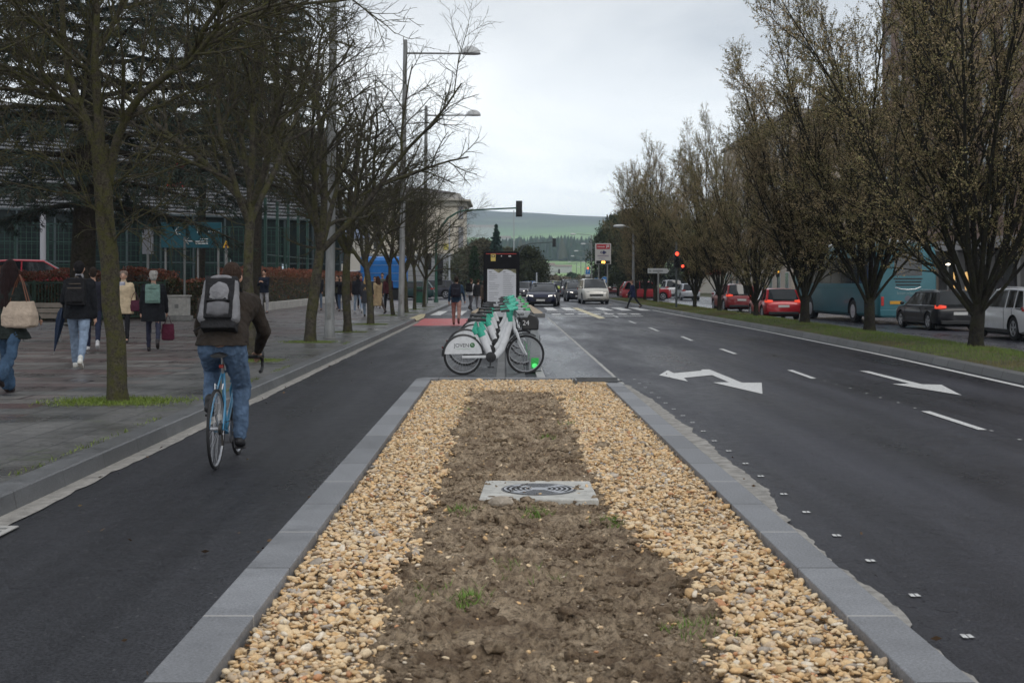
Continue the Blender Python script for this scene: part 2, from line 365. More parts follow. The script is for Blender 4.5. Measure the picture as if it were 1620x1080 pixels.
def pavement_mat():
    m = M_('pavement_tiles'); t, b, N_, L_ = nodes(m); tc_ = N_('ShaderNodeTexCoord').outputs['Object']
    s = N_('ShaderNodeSeparateXYZ'); L_(tc_, s.inputs[0]); X, Y = s.outputs[0], s.outputs[1]
    big = noise_(t, tc_, .9, 5); fine = noise_(t, tc_, 60, 3, .85); mid = noise_(t, tc_, 7, 5, .7)
    br = N_('ShaderNodeTexBrick'); br.inputs['Scale'].default_value = 1; br.inputs['Brick Width'].default_value = .6; br.inputs['Row Height'].default_value = .4
    br.inputs['Mortar Size'].default_value = .009; br.inputs['Bias'].default_value = 0
    br.inputs['Color1'].default_value = (.155, .152, .145, 1); br.inputs['Color2'].default_value = (.205, .20, .19, 1); br.inputs['Mortar'].default_value = (.055, .055, .053, 1)
    L_(mapv(t, tc_, (1, 1, 1), (0, 0, R(90))), br.inputs['Vector'])
    br2 = N_('ShaderNodeTexBrick'); br2.inputs['Scale'].default_value = 1; br2.inputs['Brick Width'].default_value = 1.2; br2.inputs['Row Height'].default_value = .62
    br2.inputs['Mortar Size'].default_value = .028; br2.inputs['Color1'].default_value = (.235, .222, .205, 1); br2.inputs['Color2'].default_value = (.17, .11, .098, 1)
    br2.inputs['Mortar'].default_value = (.05, .032, .03, 1); br2.offset = .37; br2.inputs['Bias'].default_value = -.15
    L_(tc_, br2.inputs['Vector'])
    # tactile rows of small dots every fifth band, reddish
    band = math_(t, 'FRACT', math_(t, 'DIVIDE', Y, 3.1)); inb = math_(t, 'LESS_THAN', band, .2)
    red = mixc(t, math_(t, 'MULTIPLY', inb, .6), br2.outputs[0], (.13, .06, .055))
    edge = math_(t, 'ADD', X, math_(t, 'MULTIPLY', math_(t, 'FRACT', math_(t, 'MULTIPLY', math_(t, 'FLOOR', math_(t, 'DIVIDE', Y, .62)), .618)), .9))
    zone = math_(t, 'LESS_THAN', edge, -5.0)
    col = mixc(t, zone, br.outputs[0], red)
    # curved pattern row beside the kerb
    vo = N_('ShaderNodeTexVoronoi'); vo.inputs['Scale'].default_value = 2.2; L_(tc_, vo.inputs['Vector'])
    ringf = math_(t, 'LESS_THAN', math_(t, 'FRACT', math_(t, 'MULTIPLY', vo.outputs['Distance'], 9)), .22)
    rowm = math_(t, 'MULTIPLY', math_(t, 'GREATER_THAN', X, -4.25), ringf)
    col = mixc(t, math_(t, 'MULTIPLY', rowm, .65), col, (.07, .07, .065))
    v = math_(t, 'MULTIPLY', rng_(t, big, .3, .7, .72, 1.25), rng_(t, fine, .35, .65, .7, 1.3))
    v = math_(t, 'MULTIPLY', v, rng_(t, mid, .3, .7, .42, .74))
    cc = N_('ShaderNodeVectorMath'); cc.operation = 'SCALE'; L_(col, cc.inputs[0]); L_(v, cc.inputs['Scale'])
    # moss in the joints and patches near the kerb
    mo = math_(t, 'MULTIPLY', rng_(t, noise_(t, tc_, 2.1, 5, .7), .56, .7, 0, .6), math_(t, 'GREATER_THAN', X, -4.4))
    L_(mixc(t, mo, cc.outputs[0], (.075, .10, .03)), b.inputs['Base Color'])
    L_(rng_(t, big, .35, .62, .22, .62), b.inputs['Roughness'])
    bump_(t, math_(t, 'ADD', math_(t, 'MULTIPLY', br.outputs['Fac'], -.6), math_(t, 'MULTIPLY', fine, .4)), .5, .006, b)
    return m
pave = pavement_mat()

# ============================================================ ground, roads
grass_ground = mat('grass_ground', (.075, .095, .035), .9, var=.35, scale=.6, col2=(.13, .12, .06), detail=6)
_gz = lambda x, d: -.55
gr = MB()
gr.add([(-2650, -60, -.55), (2650, -60, -.55), (2650, 4700, -.55), (-2650, 4700, -.55)], [(0, 1, 2, 3)])
tag(gr.build('ground', grass_ground, smooth=None), kind='structure')
sheet('road', [(-3.45, -4), (8.2, -4), (8.2, 560), (-3.45, 560)], 0, asph, thick=.54)
sheet('cross_street', [(-90, 98), (-3.45, 98), (-3.45, 150), (-90, 150)], -.002, asph_wet, thick=.5)
rw = mat('grey_wet', (.1, .1, .1), .5)
sheet('cycle_lane', [(-3.25, 2), (-1.33, 2), (-1.33, 20.75), (-.16, 20.75), (-.16, 47.4), (-1.62, 47.6), (-3.3, 47.6)], .004, asph_dark)
sheet('red_lane_marking', [(-3.35, 47.6), (-1.3, 47.6), (-1.3, 56.5), (-3.35, 56.5)], .004, red_paint)
sheet('side_strip', [(.68, 20.75), (1.78, 20.75), (1.78, 60), (.68, 60)], .004, asph_wet)
sheet('second_road', [(10.95, -4), (22.5, -4), (22.5, 118), (40, 126), (40, 142), (22.5, 142), (22.5, 560), (10.95, 560)], -.27, asph_wet, thick=.27)
sheet('far_pavement', [(22.7, -4), (38, -4), (38, 118), (22.7, 112)], -.13, conc_d, thick=.4)
def ragged(name, x_in, edge, y0, y1, z, m, n, amp, seed, kind='structure', side=1):
    ys = np.linspace(y0, y1, n); nn = fbm(ys*0+.5, ys, 3.2, 5, seed)-.5
    b = MB(); b.loft([[(x_in, y, z), (edge(y) + side*amp*nn[i], y, z)] for i, y in enumerate(ys)], cap=False, closed=False)
    o = b.build(name, m, smooth=None); o['kind'] = kind; return o
ragged('gutter', -3.42, lambda y: -3.235, 2, 52, .010, mortar, 260, .09, 3)
ragged('gutter_seam', 1.775, lambda y: 1.835, 20.8, 58, .008, conc, 120, .05, 5)
# left street kerb with a sloping face, pavement behind
def kerb(name, x0, x1, y0, y1, z, m, slope=.03, side=1, base=-.02, bev=.012):
    b = MB(); poly = [(x0, base), (x1 + side*slope, base), (x1, z), (x0, z)] if side > 0 else [(x1, base), (x1, z), (x0, z), (x0 - slope, base)]
    rings = [[(x, y, zz) for x, zz in poly] for y in np.arange(y0, y1 + .1, (y1 - y0)/max(1, round((y1-y0)/6)))]
    o = b.loft(rings).build(name, m, bev=bev); return o
tag(kerb('kerb', -3.64, -3.42, 2, 51.5, .14, kerb_l), kind='structure')
tag(kerb('kerb', -3.66, -3.46, 58.5, 97, .14, kerb_l), kind='structure')
sheet('pavement', [(-60, 2), (-3.64, 2), (-3.64, 97.5), (-60, 97.5)], .135, pave, thick=.5)
b = MB(); b.add([(-3.642, 51.5, .142), (-3.42, 51.5, .142), (-3.42, 52.6, .02), (-3.42, 57.4, .02), (-3.42, 58.5, .142), (-3.642, 58.5, .142), (-3.642, 57.4, .142), (-3.642, 52.6, .142)], [(0, 1, 2, 7), (7, 2, 3, 6), (6, 3, 4, 5)])
tag(b.build('kerb_ramp', mat('pale_yellow_stone', (.42, .36, .2), .6, var=.2), smooth=None), kind='structure')
# drain in the left gutter
b = MB(); b.box(-3.42, 8.05, .011, -3.13, 8.75, .022)
dr = empty('drain_cover', 'worn pale drain cover set in the gutter at the near left edge', 'drain cover', (0, 0, 0)); b.build('frame', conc, dr, bev=.004)
b = MB()
for i in range(6): b.box(-3.39, 8.12+.1*i, .0225, -3.17, 8.16+.1*i, .025)
b.build('slots', conc_d, dr)
# median with its kerb
mD = [0, 20, 29, 43, 76, 130, 200]; mX = [7.55, 7.75, 8.05, 8.12, 7.75, 7.6, 7.6]
mx_ = lambda d: float(np.interp(d, mD, mX))
ys = np.arange(-2, 112, 2.0)
b = MB(); b.loft([[(mx_(y)-.06, y, .006), (mx_(y)+.06, y, .006)] for y in ys if 14 < y < 74], cap=False, closed=False)
tag(b.build('edge_line', paint, smooth=None), kind='structure')
b = MB(); b.loft([[(mx_(y)+.2, y, -.02), (mx_(y)+.25, y, .13), (mx_(y)+.43, y, .14), (mx_(y)+.43, y, -.02)] for y in ys]); tag(b.build('kerb', kerb_m, bev=.01), kind='structure')
soil_grass = mat('verge_soil', (.055, .06, .022), .95, var=.4, scale=2.2, col2=(.10, .085, .035))
b = MB(); b.loft([[(mx_(y)+.42, y, -.4), (mx_(y)+.42, y, .135), (mx_(y)+1.5, y, .19), (10.75, y, .10), (10.95, y, -.4)] for y in ys]); tag(b.build('verge', soil_grass), kind='structure')
def verge_blades():
    n = 90000; y = 12 + (rng.random(n)**1.6)*95; u = rng.random(n); x0 = np.interp(y, mD, mX)+.40; x = x0 + u*(10.85-x0)
    keep = fbm(x, y, .9, 4, 9) + .25*rng.random(n) > .42; x, y = x[keep], y[keep]; u = u[keep]
    z = np.where(u < .45, .13 + .06*u/.45, .19 - .09*(u-.45)/.55)-.01
    V, Fc = blades(np.stack([x, y, z], 1), .055, .012); k = len(x)
    g = rng.random((k, 1)); f = fbm(x, y, .5, 3, 4)[:, None]
    c = np.array([[.07, .12, .018]])*(1-g) + np.array([[.16, .21, .04]])*g; c = c*(1-.75*(f > .55)) + np.array([[.16, .12, .05]])*.75*(f > .55)
    o = np_obj('grass', V, Fc, attr_mat('grass_blades', .7), tone=np.repeat(c, 3, 0)); tag(o, 'short green grass of the verge under the hornbeams', 'grass', kind='stuff')
verge_blades()
# ------------------------------------------------------------ road markings
def mark(name, pts, z=.008, m=None): return sheet(name, [(p[0], p[1]) for p in pts], z, m or paint)
def markpx(name, px, z=.008, m=None): return mark(name, [G(x, y, z) for x, y in px], z, m)
mk = lambda s, dx=0, dy=0, k=1: [(dx + x/k, dy + y/k) for x, y in s]
z3 = lambda s: [(920 + x/5.0625, 560 + y/5.0625) for x, y in s]
markpx('double_arrow_marking', z3([(620,168),(690,128),(740,152),(960,132),(960,122),(1025,122),(1285,228),(1443,228),(1449,318),(1050,226),(1180,224),(1045,167),(820,190),(852,218)]))
z8 = lambda s: [(1300 + x/5.0625, 560 + y/5.0625) for x, y in s]
markpx('merge_arrow_marking', z8([(300,132),(378,136),(800,240),(958,244),(1120,328),(565,238),(705,236)]))
for nm, x0, y0, x1, y1, w in [('d', 1457, 650, 1548, 679.5, 14), ('d', 1245, 585, 1283, 598.5, 9), ('d', 1137, 551.5, 1160, 559.6, 7), ('d', 1075.5, 532, 1092, 538.7, 6), (0, 1025, 518, 1039, 523.6, 5), (0, 993, 507.5, 1003.5, 511.5, 4), (0, 968, 499, 976, 502, 3.5), (0, 952, 493, 959, 495.5, 3)]:
    markpx('lane_dash_marking', [(x0, y0), (x0 + w, y0), (x1 + w, y1), (x1, y1)])
# small survey marks along the planter and the lane line
b = MB()
for x, y in [(1530,1008),(1447,943),(1377,888),(1323.5,848),(1275.5,811),(1240,782.5),(1203.5,754),(1179.5,734),(1153,714),(1130,698),(1112.5,682.5),(1095.5,669),(1080.5,658),(1066,647.5),(1053,638),(1042,629.5),(1031,621.5),(1021,613.5),(1012,607),(1004,600.5),(1305,602.5),(1323,608.5),(1345,614.5),(1371.5,622.5),(1392.5,629.5),(1421,637.5),(1447.5,646),(1568.5,682),(1613,696)]:
    gx, gy, _ = G(x, y); w = .013 if x > 1300 and y < 700 else .019
    b.add([(gx-w*1.4, gy-.03, .008), (gx-w*.15, gy-.035, .008), (gx-w*.05, gy+.03, .008), (gx-w*1.2, gy+.035, .008)], [(0,1,2,3)])
    b.add([(gx+w*.15, gy-.03, .008), (gx+w*1.4, gy-.025, .008), (gx+w*1.2, gy+.035, .008), (gx+w*.3, gy+.03, .008)], [(0,1,2,3)])
tag(b.build('survey_marks', paint, smooth=None), kind='structure')
# crossings
b = MB()
for i in range(2): b.box(-3.42+.98*i, 62, .0, -2.95+.98*i, 70, .008)
b.box(-1.5, 62, 0, -1.2, 70, .008)
for i in range(7):
    x = 2.25 + .98*i
    if abs(i-2) > .1: b.box(x-.02, 71.5, 0, x+.52, 79, .008)
for i in range(7): b.box(2.2+.62*i, 63.2, 0, 2.62+.62*i, 64.6, .008)
b.box(2.1, 60.0, 0, 6.1, 60.35, .008); b.box(2.1, 68.4, 0, 4.9, 68.75, .008)
tag(b.build('crossing_marking', paint, smooth=None), kind='structure')
markpx('yellow_bar_marking', [(905, 487), (913, 486.5), (958, 503), (948, 504)], .009, paint_y)
# ------------------------------------------------------------ island tip beyond the bikes
b = MB(); b.prism([(-1.55, 62), (-1.1, 58.5), (1.62, 58.5), (1.7, 62), (1.5, 80), (-1.2, 80)], -.02, .15)
isl = tag(b.build('traffic_island', mat('beige_paving', (.42, .33, .22), .7, var=.15, scale=3), bev=.02), 'low beige paved island behind the hire bikes', 'traffic island')
b = MB(); b.box(.02, 58.30, -.02, 1.72, 58.5, .17); b.build('kerb_edge', kerb_m, isl, bev=.02)
# ------------------------------------------------------------ planter
pk = empty('planter_kerb', 'grey stone kerb around the gravel planter in the road', 'kerb', (0, 0, 0))
ry = np.arange(3.4, 19.91, .5)
rxo = lambda y: 1.735 - .004*(y-5)   # outer right
b = MB()
b.loft([[(-1.335, y, -.02), (-1.335, y, .12), (-1.11, y, .12), (-1.11, y, -.02)] for y in (3.4, 10, 20.45)]).build('kerb_left_run', kerb_pl, pk, bev=.006).name = 'kerb_stone'
b = MB(); b.loft([[(rxo(y)-.22, y, -.02), (rxo(y)-.22, y, .12), (rxo(y), y, .12), (rxo(y), y, -.02)] for y in (3.4, 10, 19.6)]).build('kerb_stone', kerb_pl, pk, bev=.006)
kx = stone('planter_kerb_end', (.19, .195, .205), 1.0, axis=0)
b = MB(); b.prism([(-1.335, 20.455), (-1.11, 20.455), (-.95, 20.55), (1.02, 20.55), (1.02, 20.72), (-1.2, 20.72)], -.02, .12); b.build('kerb_stone', kx, pk, bev=.006)
ragged('mortar_strip', 1.70, lambda y: float(np.interp(y, [3, 7, 9, 10.5, 12, 15, 18, 20.5], [1.87, 1.88, 1.88, 2.0, 1.96, 1.99, 1.95, 1.86])), 3.4, 20.6, .014, mortar, 420, .16, 8)
# drain channel at the far right corner
dc = empty('drain_inlet', 'grey metal drain inlet through the far right corner of the planter', 'drain', (1.02, 19.7, 0))
b = MB(); b.box(0, 0, -.02, .03, .62, .15); b.box(.03, .58, -.02, .66, .62, .15); b.box(.03, 0, .125, .68, .012, .15); b.box(.03, .0, -.02, .50, .02, .03)
b.build('channel', mat('galv_dark', (.13, .135, .14), .5, metal=.6, var=.2), dc, bev=.003)

sb = lambda y: (np.interp(y, [3, 5, 6.5, 8.5, 11, 15, 18], [-.44, -.45, -.60, -.50, -.50, -.52, -.5]), np.interp(y, [3, 5, 6, 7.5, 9, 12, 15, 18], [.72, .76, .98, .88, .72, .66, .72, .72]))
def soil_h(x, y):
    return .055 + .055*(fbm(x, y, 1.6, 3, 21)-.5) + .05*(fbm(x, y, 7, 4, 22)-.5) + .075*np.clip(fbm(x, y, 15, 4, 23, .6)-.52, 0, 1)*2.2 + .022*(fbm(x, y, 42, 3, 24, .7)-.5)
def planter():
    soil = M_('soil'); t, b_, N_, L_ = nodes(soil); tc_ = N_('ShaderNodeTexCoord').outputs['Object']
    n = noise_(t, tc_, 3.2, 6, .7); n3 = noise_(t, tc_, 28, 6, .75); at = N_('ShaderNodeSeparateXYZ'); L_(tc_, at.inputs[0])
    c = mixc(t, rng_(t, n, .38, .62, 0, 1), (.36, .255, .165), (.86, .67, .46)); c = mixc(t, rng_(t, n3, .38, .56, .75, 0), c, (.15, .108, .075))
    vo = N_('ShaderNodeTexVoronoi'); vo.inputs['Scale'].default_value = 45; L_(tc_, vo.inputs['Vector'])
    c = mixc(t, math_(t, 'LESS_THAN', vo.outputs['Distance'], .13), c, (.30, .25, .19))
    L_(c, b_.inputs['Base Color']); b_.inputs['Roughness'].default_value = .92; b_.inputs['Specular IOR Level'].default_value = .25
    bump_(t, math_(t, 'ADD', n3, noise_(t, tc_, 110, 4, .85)), 1.0, .03, b_)
    Vs, Fs, base = [], [], 0
    for (ya, yb, st) in ((3.4, 7.5, .011), (7.5, 12, .017), (12, 20.55, .028)):
        xs = np.arange(-1.12, 1.53, st); yy = np.arange(ya, yb + st*.5, st)
        X, Y = np.meshgrid(xs, yy); Z = soil_h(X, Y); l, r = sb(Y)
        k = np.clip(np.maximum(l - X, X - r)/.15, 0, 1); Z = Z*(1-k) + .045*k
        V = np.stack([X.ravel(), Y.ravel(), Z.ravel()], 1); nx, ny = len(xs), len(yy)
        i = np.arange(ny-1)[:, None]*nx + np.arange(nx-1)[None]; i = i.ravel() + base
        Vs.append(V); Fs.append(np.stack([i, i+1, i+nx+1, i+nx], 1)); base += len(V)
    o = np_obj('soil', np.concatenate(Vs), np.concatenate(Fs), soil, smooth=True); tag(o, kind='structure')
    # clods: rough lumps of the same soil
    bm = bmesh.new(); bmesh.ops.create_icosphere(bm, subdivisions=2, radius=1); bm.verts.ensure_lookup_table()
    iv = np.array([v.co[:] for v in bm.verts]); fi = np.array([[v.index for v in f.verts] for f in bm.faces]); bm.free()
    n = 15000; y = 3.7 + (rng.random(n)**1.25)*16; l, r = sb(y); x = l - .05 + rng.random(n)*(r - l + .1)
    keep = fbm(x, y, 2.4, 3, 31) + .35*rng.random(n) > .60; x, y = x[keep], y[keep]; n = len(x)
    s = np.exp(rng.normal(math.log(.0075), .55, n)); s = np.clip(s, .003, .04)
    big = [(.95, 11.9, .055), (.86, 12.4, .06), (.03, 12.8, .075), (-.1, 12.6, .05), (-.42, 13.4, .07), (.12, 13.1, .06), (1.02, 6.6, .045), (.98, 7.0, .05), (.93, 6.2, .05), (1.05, 9.9, .05), (.55, 12.2, .05), (.9, 6.85, .04), (.0, 8.55, .06)]
    x = np.append(x, [q[0] for q in big]); y = np.append(y, [q[1] for q in big]); s = np.append(s, [q[2] for q in big]); n = len(x)
    P = np.stack([x, y, soil_h(x, y) + s*.25], 1)
    V = iv[None]*(s[:, None, None])*(1 + .36*rng.normal(size=(n, len(iv), 1))) * (np.array([1.1, 1, .7]) + .15*rng.normal(size=(n, 1, 3)))
    V = V + P[:, None]; Fc = fi[None] + (np.arange(n)*len(iv))[:, None, None]
    o = np_obj('soil_clods', V.reshape(-1, 3), Fc.reshape(-1, 3), soil); tag(o, 'dark crumbly soil clods in the planter bed', 'soil', kind='stuff')
    # pebbles
    pm = attr_mat('pebble_stone', .68, .4, 160, mott=.3)
    def pebs(n, ya, yb, sub, k):
        bm = bmesh.new(); bmesh.ops.create_icosphere(bm, subdivisions=sub, radius=1); bm.verts.ensure_lookup_table()
        iv = np.array([v.co[:] for v in bm.verts]); fi = np.array([[v.index for v in f.verts] for f in bm.faces]); bm.free()
        y = ya + rng.random(n)*(yb-ya); x = -1.10 + rng.random(n)*2.62
        l, r = sb(y); wob = .16*(fbm(x*0, y, 3.5, 4, 41)-.5)*2; wob2 = .16*(fbm(x*0+5, y, 3.5, 4, 42)-.5)*2
        inside = (x > l + wob) & (x < r + wob2) & (y < 18.3 + .5*fbm(x, y*0, 2, 3, 5)); dist = np.minimum(x - l - wob, r + wob2 - x)
        keep = ~inside | (rng.random(n) < np.where(inside, .30*np.exp(-dist/.06) + .035, 1)); x, y, inside = x[keep], y[keep], inside[keep]; n = len(x)
        s = np.exp(rng.normal(math.log(.0109), .33, n)); s = np.clip(s, .005, .03)*k; s = np.where(inside, s*.72, s)
        z = np.where(inside, soil_h(x, y) + s*.05, .055 + .035*rng.random(n) + .02*(fbm(x, y, 3, 3, 44)-.4))
        edge = (x < -1.085) | (x > 1.49); z = np.where(edge & ~inside, z-.02, z)
        A = np.stack([s*(1.15 + .5*rng.random(n)), s*(.85 + .3*rng.random(n)), s*(.42 + .3*rng.random(n))], 1)
        th = rng.random(n)*2*np.pi; tx = rng.normal(size=n)*.35; ty = rng.normal(size=n)*.35
        def Rm(a, i, j):
            m = np.tile(np.eye(3), (n, 1, 1)); m[:, i, i] = np.cos(a); m[:, j, j] = np.cos(a); m[:, i, j] = -np.sin(a); m[:, j, i] = np.sin(a); return m
        M = Rm(th, 0, 1) @ Rm(tx, 1, 2) @ Rm(ty, 0, 2)
        low = rng.normal(size=(n, 3, 1))*.30; lump = 1 + (iv[None]**2 @ low)[..., 0]*.8 + .055*rng.normal(size=(n, len(iv)))
        V = (iv[None]*A[:, None]*lump[..., None]) @ M.transpose(0, 2, 1) + np.stack([x, y, z], 1)[:, None]
        Fc = fi[None] + (np.arange(n)*len(iv))[:, None, None]
        pal = np.array([[.50, .36, .20], [.56, .44, .28], [.60, .50, .35], [.44, .30, .155], [.40, .32, .23], [.66, .60, .50], [.30, .27, .235], [.36, .19, .10], [.55, .41, .26], [.22, .21, .20]])
        pi_ = rng.choice(10, n, p=[.22, .23, .14, .09, .11, .035, .05, .025, .085, .015]); c = pal[pi_]*np.array([1.56, 1.49, 1.40])*(.74 + .46*rng.random((n, 1))); c = c*np.minimum(1, .8/c.max(1, keepdims=True))
        o = np_obj('gravel', V.reshape(-1, 3), Fc.reshape(-1, 3), pm, tone=np.repeat(c, len(iv), 0), smooth=True)
        return o
    tag(pebs(22500, 3.5, 8.4, 2, 1), 'tan rounded gravel in the near part of the planter', 'gravel', kind='stuff')
    tag(pebs(52000, 8.4, 20.55, 1, 1.05), 'tan rounded gravel towards the far end of the planter', 'gravel', kind='stuff')
    # dry weeds and grass tufts
    P = []
    for px, py, n, r in [(975, 822, 70, .05), (850, 806, 60, .055), (728, 806, 40, .05), (740, 945, 60, .04), (703, 648, 30, .04), (868, 690, 25, .04), (737, 645, 20, .05), (900, 670, 20, .05), (800, 895, 16, .05), (680, 935, 16, .04), (1095, 985, 40, .06), (905, 632, 30, .09), (868, 905, 10, .05)]:
        gx, gy, _ = G(px, py, .09); q = rng.normal(size=(n, 2))*r; P.append(np.stack([gx+q[:, 0], gy+q[:, 1]*1.6, soil_h(gx+q[:, 0], gy+q[:, 1]*1.6)-.005], 1))
    P = np.concatenate(P); P = np.repeat(P, 3, 0) + rng.normal(size=(len(P)*3, 3))*[.008, .012, .001]; V, Fc = blades(P, .042, .006, .9); g = rng.random((len(P), 1)); c = np.array([[.09, .17, .02]])*(1-g) + np.array([[.2, .33, .05]])*g
    tag(np_obj('weeds', V, Fc, attr_mat('weed_blade', .6), tone=np.repeat(c, 3, 0)), 'sparse green grass sprouting from the planter soil', 'weeds', kind='stuff')
planter()
def litter():
    n = 150; y = 5 + rng.random(n)**1.4*24; x = np.where(rng.random(n) < .45, -3.25 + rng.random(n)**4*1.0, np.where(rng.random(n) < .5, -1.42 - rng.random(n)**3*.4, 1.9 + rng.random(n)**5*1.2)); x[:60] = -1.05 + rng.random(60)*2.5
    z = np.where((x > -1.1) & (x < 1.5), .115, .018); P = np.stack([x, y, z + .004], 1); a = rdir(n); a[:, 2] *= .15; a /= np.linalg.norm(a, axis=1, keepdims=True)
    V, Fc = leaves(P, .030, .5, axis=a); V[:, 2] = np.clip(V[:, 2], .012, None); c = np.array([[.10, .06, .03]])*(.3+1.4*rng.random((n, 1))); c = np.where(rng.random((n, 1)) < .1, np.array([.2, .15, .08]), c)
    tag(np_obj('leaf_litter', V, Fc, attr_mat('litter_tone', .8), tone=np.repeat(c, 4, 0)), 'scattered dead leaf scraps along the kerbs and planter', 'litter', kind='stuff')
litter()
# inspection slab
ms = empty('manhole', 'pale concrete slab with a round slotted grate in the soil', 'manhole cover', (.245, 9.84, -.05), R(-1.5))
b = MB(); b.prism([(-.415, -.42), (.415, -.44), (.385, .43), (-.405, .44)], -.05, .135); b.build('slab', mat('slab_concrete', (.50, .49, .45), .75, var=.2, scale=10, bump=.35, bscale=90), ms, bev=.008)
steel = mat('cast_grey', (.40, .41, .43), .5, metal=.3, var=.2, scale=30)
gap = mat('grate_gap', (.012, .012, .013), .8)
b = MB(); b.lathe([(.272, .1352), (.272, .139), (.262, .139)], 48); b.build('grate_frame', mat('rim_dark', (.16, .16, .165), .6, var=.3, scale=40), ms)
b = MB(); b.lathe([(.255, .1353), (.255, .1425)], 48); b.build('grate', steel, ms)
b = MB()
def arc(b, r0, r1, a0, a1, z, n=10):
    rings = [[(r*math.cos(R(a)), r*math.sin(R(a)), z) for r in (r0, r1)] for a in np.linspace(a0, a1, n)]; b.loft(rings, cap=False, closed=False)
for i, r in enumerate((.215, .178, .141, .104, .07)):
    for k in range(4): arc(b, r, r+.021, 90*k + 9 + 45, 90*k + 81 + 45, .1432)
arc(b, .2555, .262, 0, 360, .1432, 60)
b.build('grate_slot', gap, ms)
for q, s_ in (((-.33, -.33), .03), ((.3, .03), .03), ((-.2, -.35), .015)): MB().ball((*q, .136), (s_, s_*.7, .004)).build('stain', mat('stain', (.12, .08, .04), .9), ms)
b = MB(); bm = bmesh.new(); bmesh.ops.create_icosphere(bm, subdivisions=2, radius=1)
b.add([(v.co.x*.075*(1+.3*random.random()), v.co.y*.04*(1+.3*random.random()), v.co.z*.045*(1+.2*random.random())) for v in bm.verts], [tuple(v.index for v in f.verts) for f in bm.faces]); bm.free()
rk = b.build('rock', mat('rock', (.36, .31, .25), .85, var=.2, scale=20, bump=.4), smooth=None, loc=(-.03, 9.23, .09)); tag(rk, 'angular pale stone leaning on the slab in the soil', 'rock')
b = MB(); b.tube([(.02, 9.28, .15), (.10, 9.45, .17), (.16, 9.6, .165)], .003, 4); tag(b.build('twig', mat('twig', (.05, .04, .03), .9)), 'thin dark twig resting on the front of the concrete slab', 'twig')
# ============================================================ trees
def bark(name, c, moss, amount=.5, sc=6, ivy=None):
    m = M_(name); t, b, N_, L_ = nodes(m); tc_ = N_('ShaderNodeTexCoord').outputs['Object']
    n = noise_(t, tc_, sc*2.2, 6, .75); n2 = noise_(t, tc_, sc*.6, 5, .7); rid = noise_(t, mapv(t, tc_, (9, 9, 1.6)), sc*.5, 5, .7)
    col = mixc(t, rng_(t, n, .35, .65, 0, 1), tuple(x*.45 for x in c), tuple(min(1, x*1.7) for x in c))
    col = mixc(t, rng_(t, n2, .44, .58, 0, amount), col, moss); col = mixc(t, rng_(t, noise_(t, tc_, sc*4, 3), .55, .7, 0, .8), col, tuple(x*.3 for x in c))
    L_(col, b.inputs['Base Color']); b.inputs['Roughness'].default_value = .9; b.inputs['Specular IOR Level'].default_value = .2
    bump_(t, math_(t, 'ADD', rid, n), .8, .02, b); return m
bark_m = bark('mossy_bark', (.062, .054, .04), (.078, .078, .024), .8, 14)
bark_f = bark('street_tree_bark', (.058, .051, .041), (.07, .07, .022), .7, 5)
bark_h = bark('hornbeam_bark', (.024, .021, .018), (.038, .040, .015), .5, 6)
bark_d = bark('dark_bark', (.03, .025, .02), (.03, .032, .012), .4, 4)

def tubes(branches, sides):
    "branches: list of (pts, radii, level) -> V, quads"
    Vs, Fs, base = [], [], 0
    groups = {}
    for p, r, l in branches: groups.setdefault((len(p), sides[min(l, len(sides)-1)]), []).append((p, r))
    for (K, n), L in groups.items():
        P = np.array([a for a, _ in L], float); Rr = np.array([a for _, a in L], float); m = len(L)
        T = np.empty_like(P); T[:, 1:-1] = P[:, 2:] - P[:, :-2]; T[:, 0] = P[:, 1]-P[:, 0]; T[:, -1] = P[:, -1]-P[:, -2]
        T /= np.linalg.norm(T, axis=2, keepdims=True) + 1e-9
        ref = np.where(np.abs(T[:, :1, 2:3]) > .8, np.array([1., .2, 0]), np.array([0, .1, 1.]))
        X = np.cross(T, np.broadcast_to(ref, T.shape)); X /= np.linalg.norm(X, axis=2, keepdims=True) + 1e-9; Y = np.cross(T, X)
        a = 2*np.pi*np.arange(n)/n
        V = P[:, :, None] + Rr[:, :, None, None]*(X[:, :, None]*np.cos(a)[:, None] + Y[:, :, None]*np.sin(a)[:, None])
        i = np.arange(n); j = (i+1) % n; k = np.arange(K-1)[:, None]*n
        f = np.stack([k+i, k+j, k+n+j, k+n+i], -1).reshape(-1, 4); Fq = (f[None] + (np.arange(m)*K*n)[:, None, None]).reshape(-1, 4) + base
        V = V.reshape(-1, 3); Vs.append(V); Fs.append(Fq); base += len(V)
    return np.concatenate(Vs), np.concatenate(Fs)
def rot_about(d, ang, az):
    d = d/np.linalg.norm(d); u = np.cross(d, [0, 0, 1.]) if abs(d[2]) < .95 else np.cross(d, [1., 0, 0]); u /= np.linalg.norm(u); v = np.cross(d, u)
    s = u*math.cos(az) + v*math.sin(az); return d*math.cos(ang) + s*math.sin(ang)
def stick(p, d, L, r0, r1, k, wob, up, g):
    pts = [np.array(p, float)]; d = np.array(d, float); d /= np.linalg.norm(d)
    for i in range(k):
        d = d + g.normal(size=3)*wob + np.array([0, 0, up]); d /= np.linalg.norm(d); pts.append(pts[-1] + d*L/k)
    return np.array(pts), np.linspace(r0, r1, k+1)
def at(pts, rad, t):
    k = len(pts)-1; x = t*k; i = min(int(x), k-1); f = x-i
    return pts[i]*(1-f)+pts[i+1]*f, pts[i+1]-pts[i], rad[i]*(1-f)+rad[i+1]*f
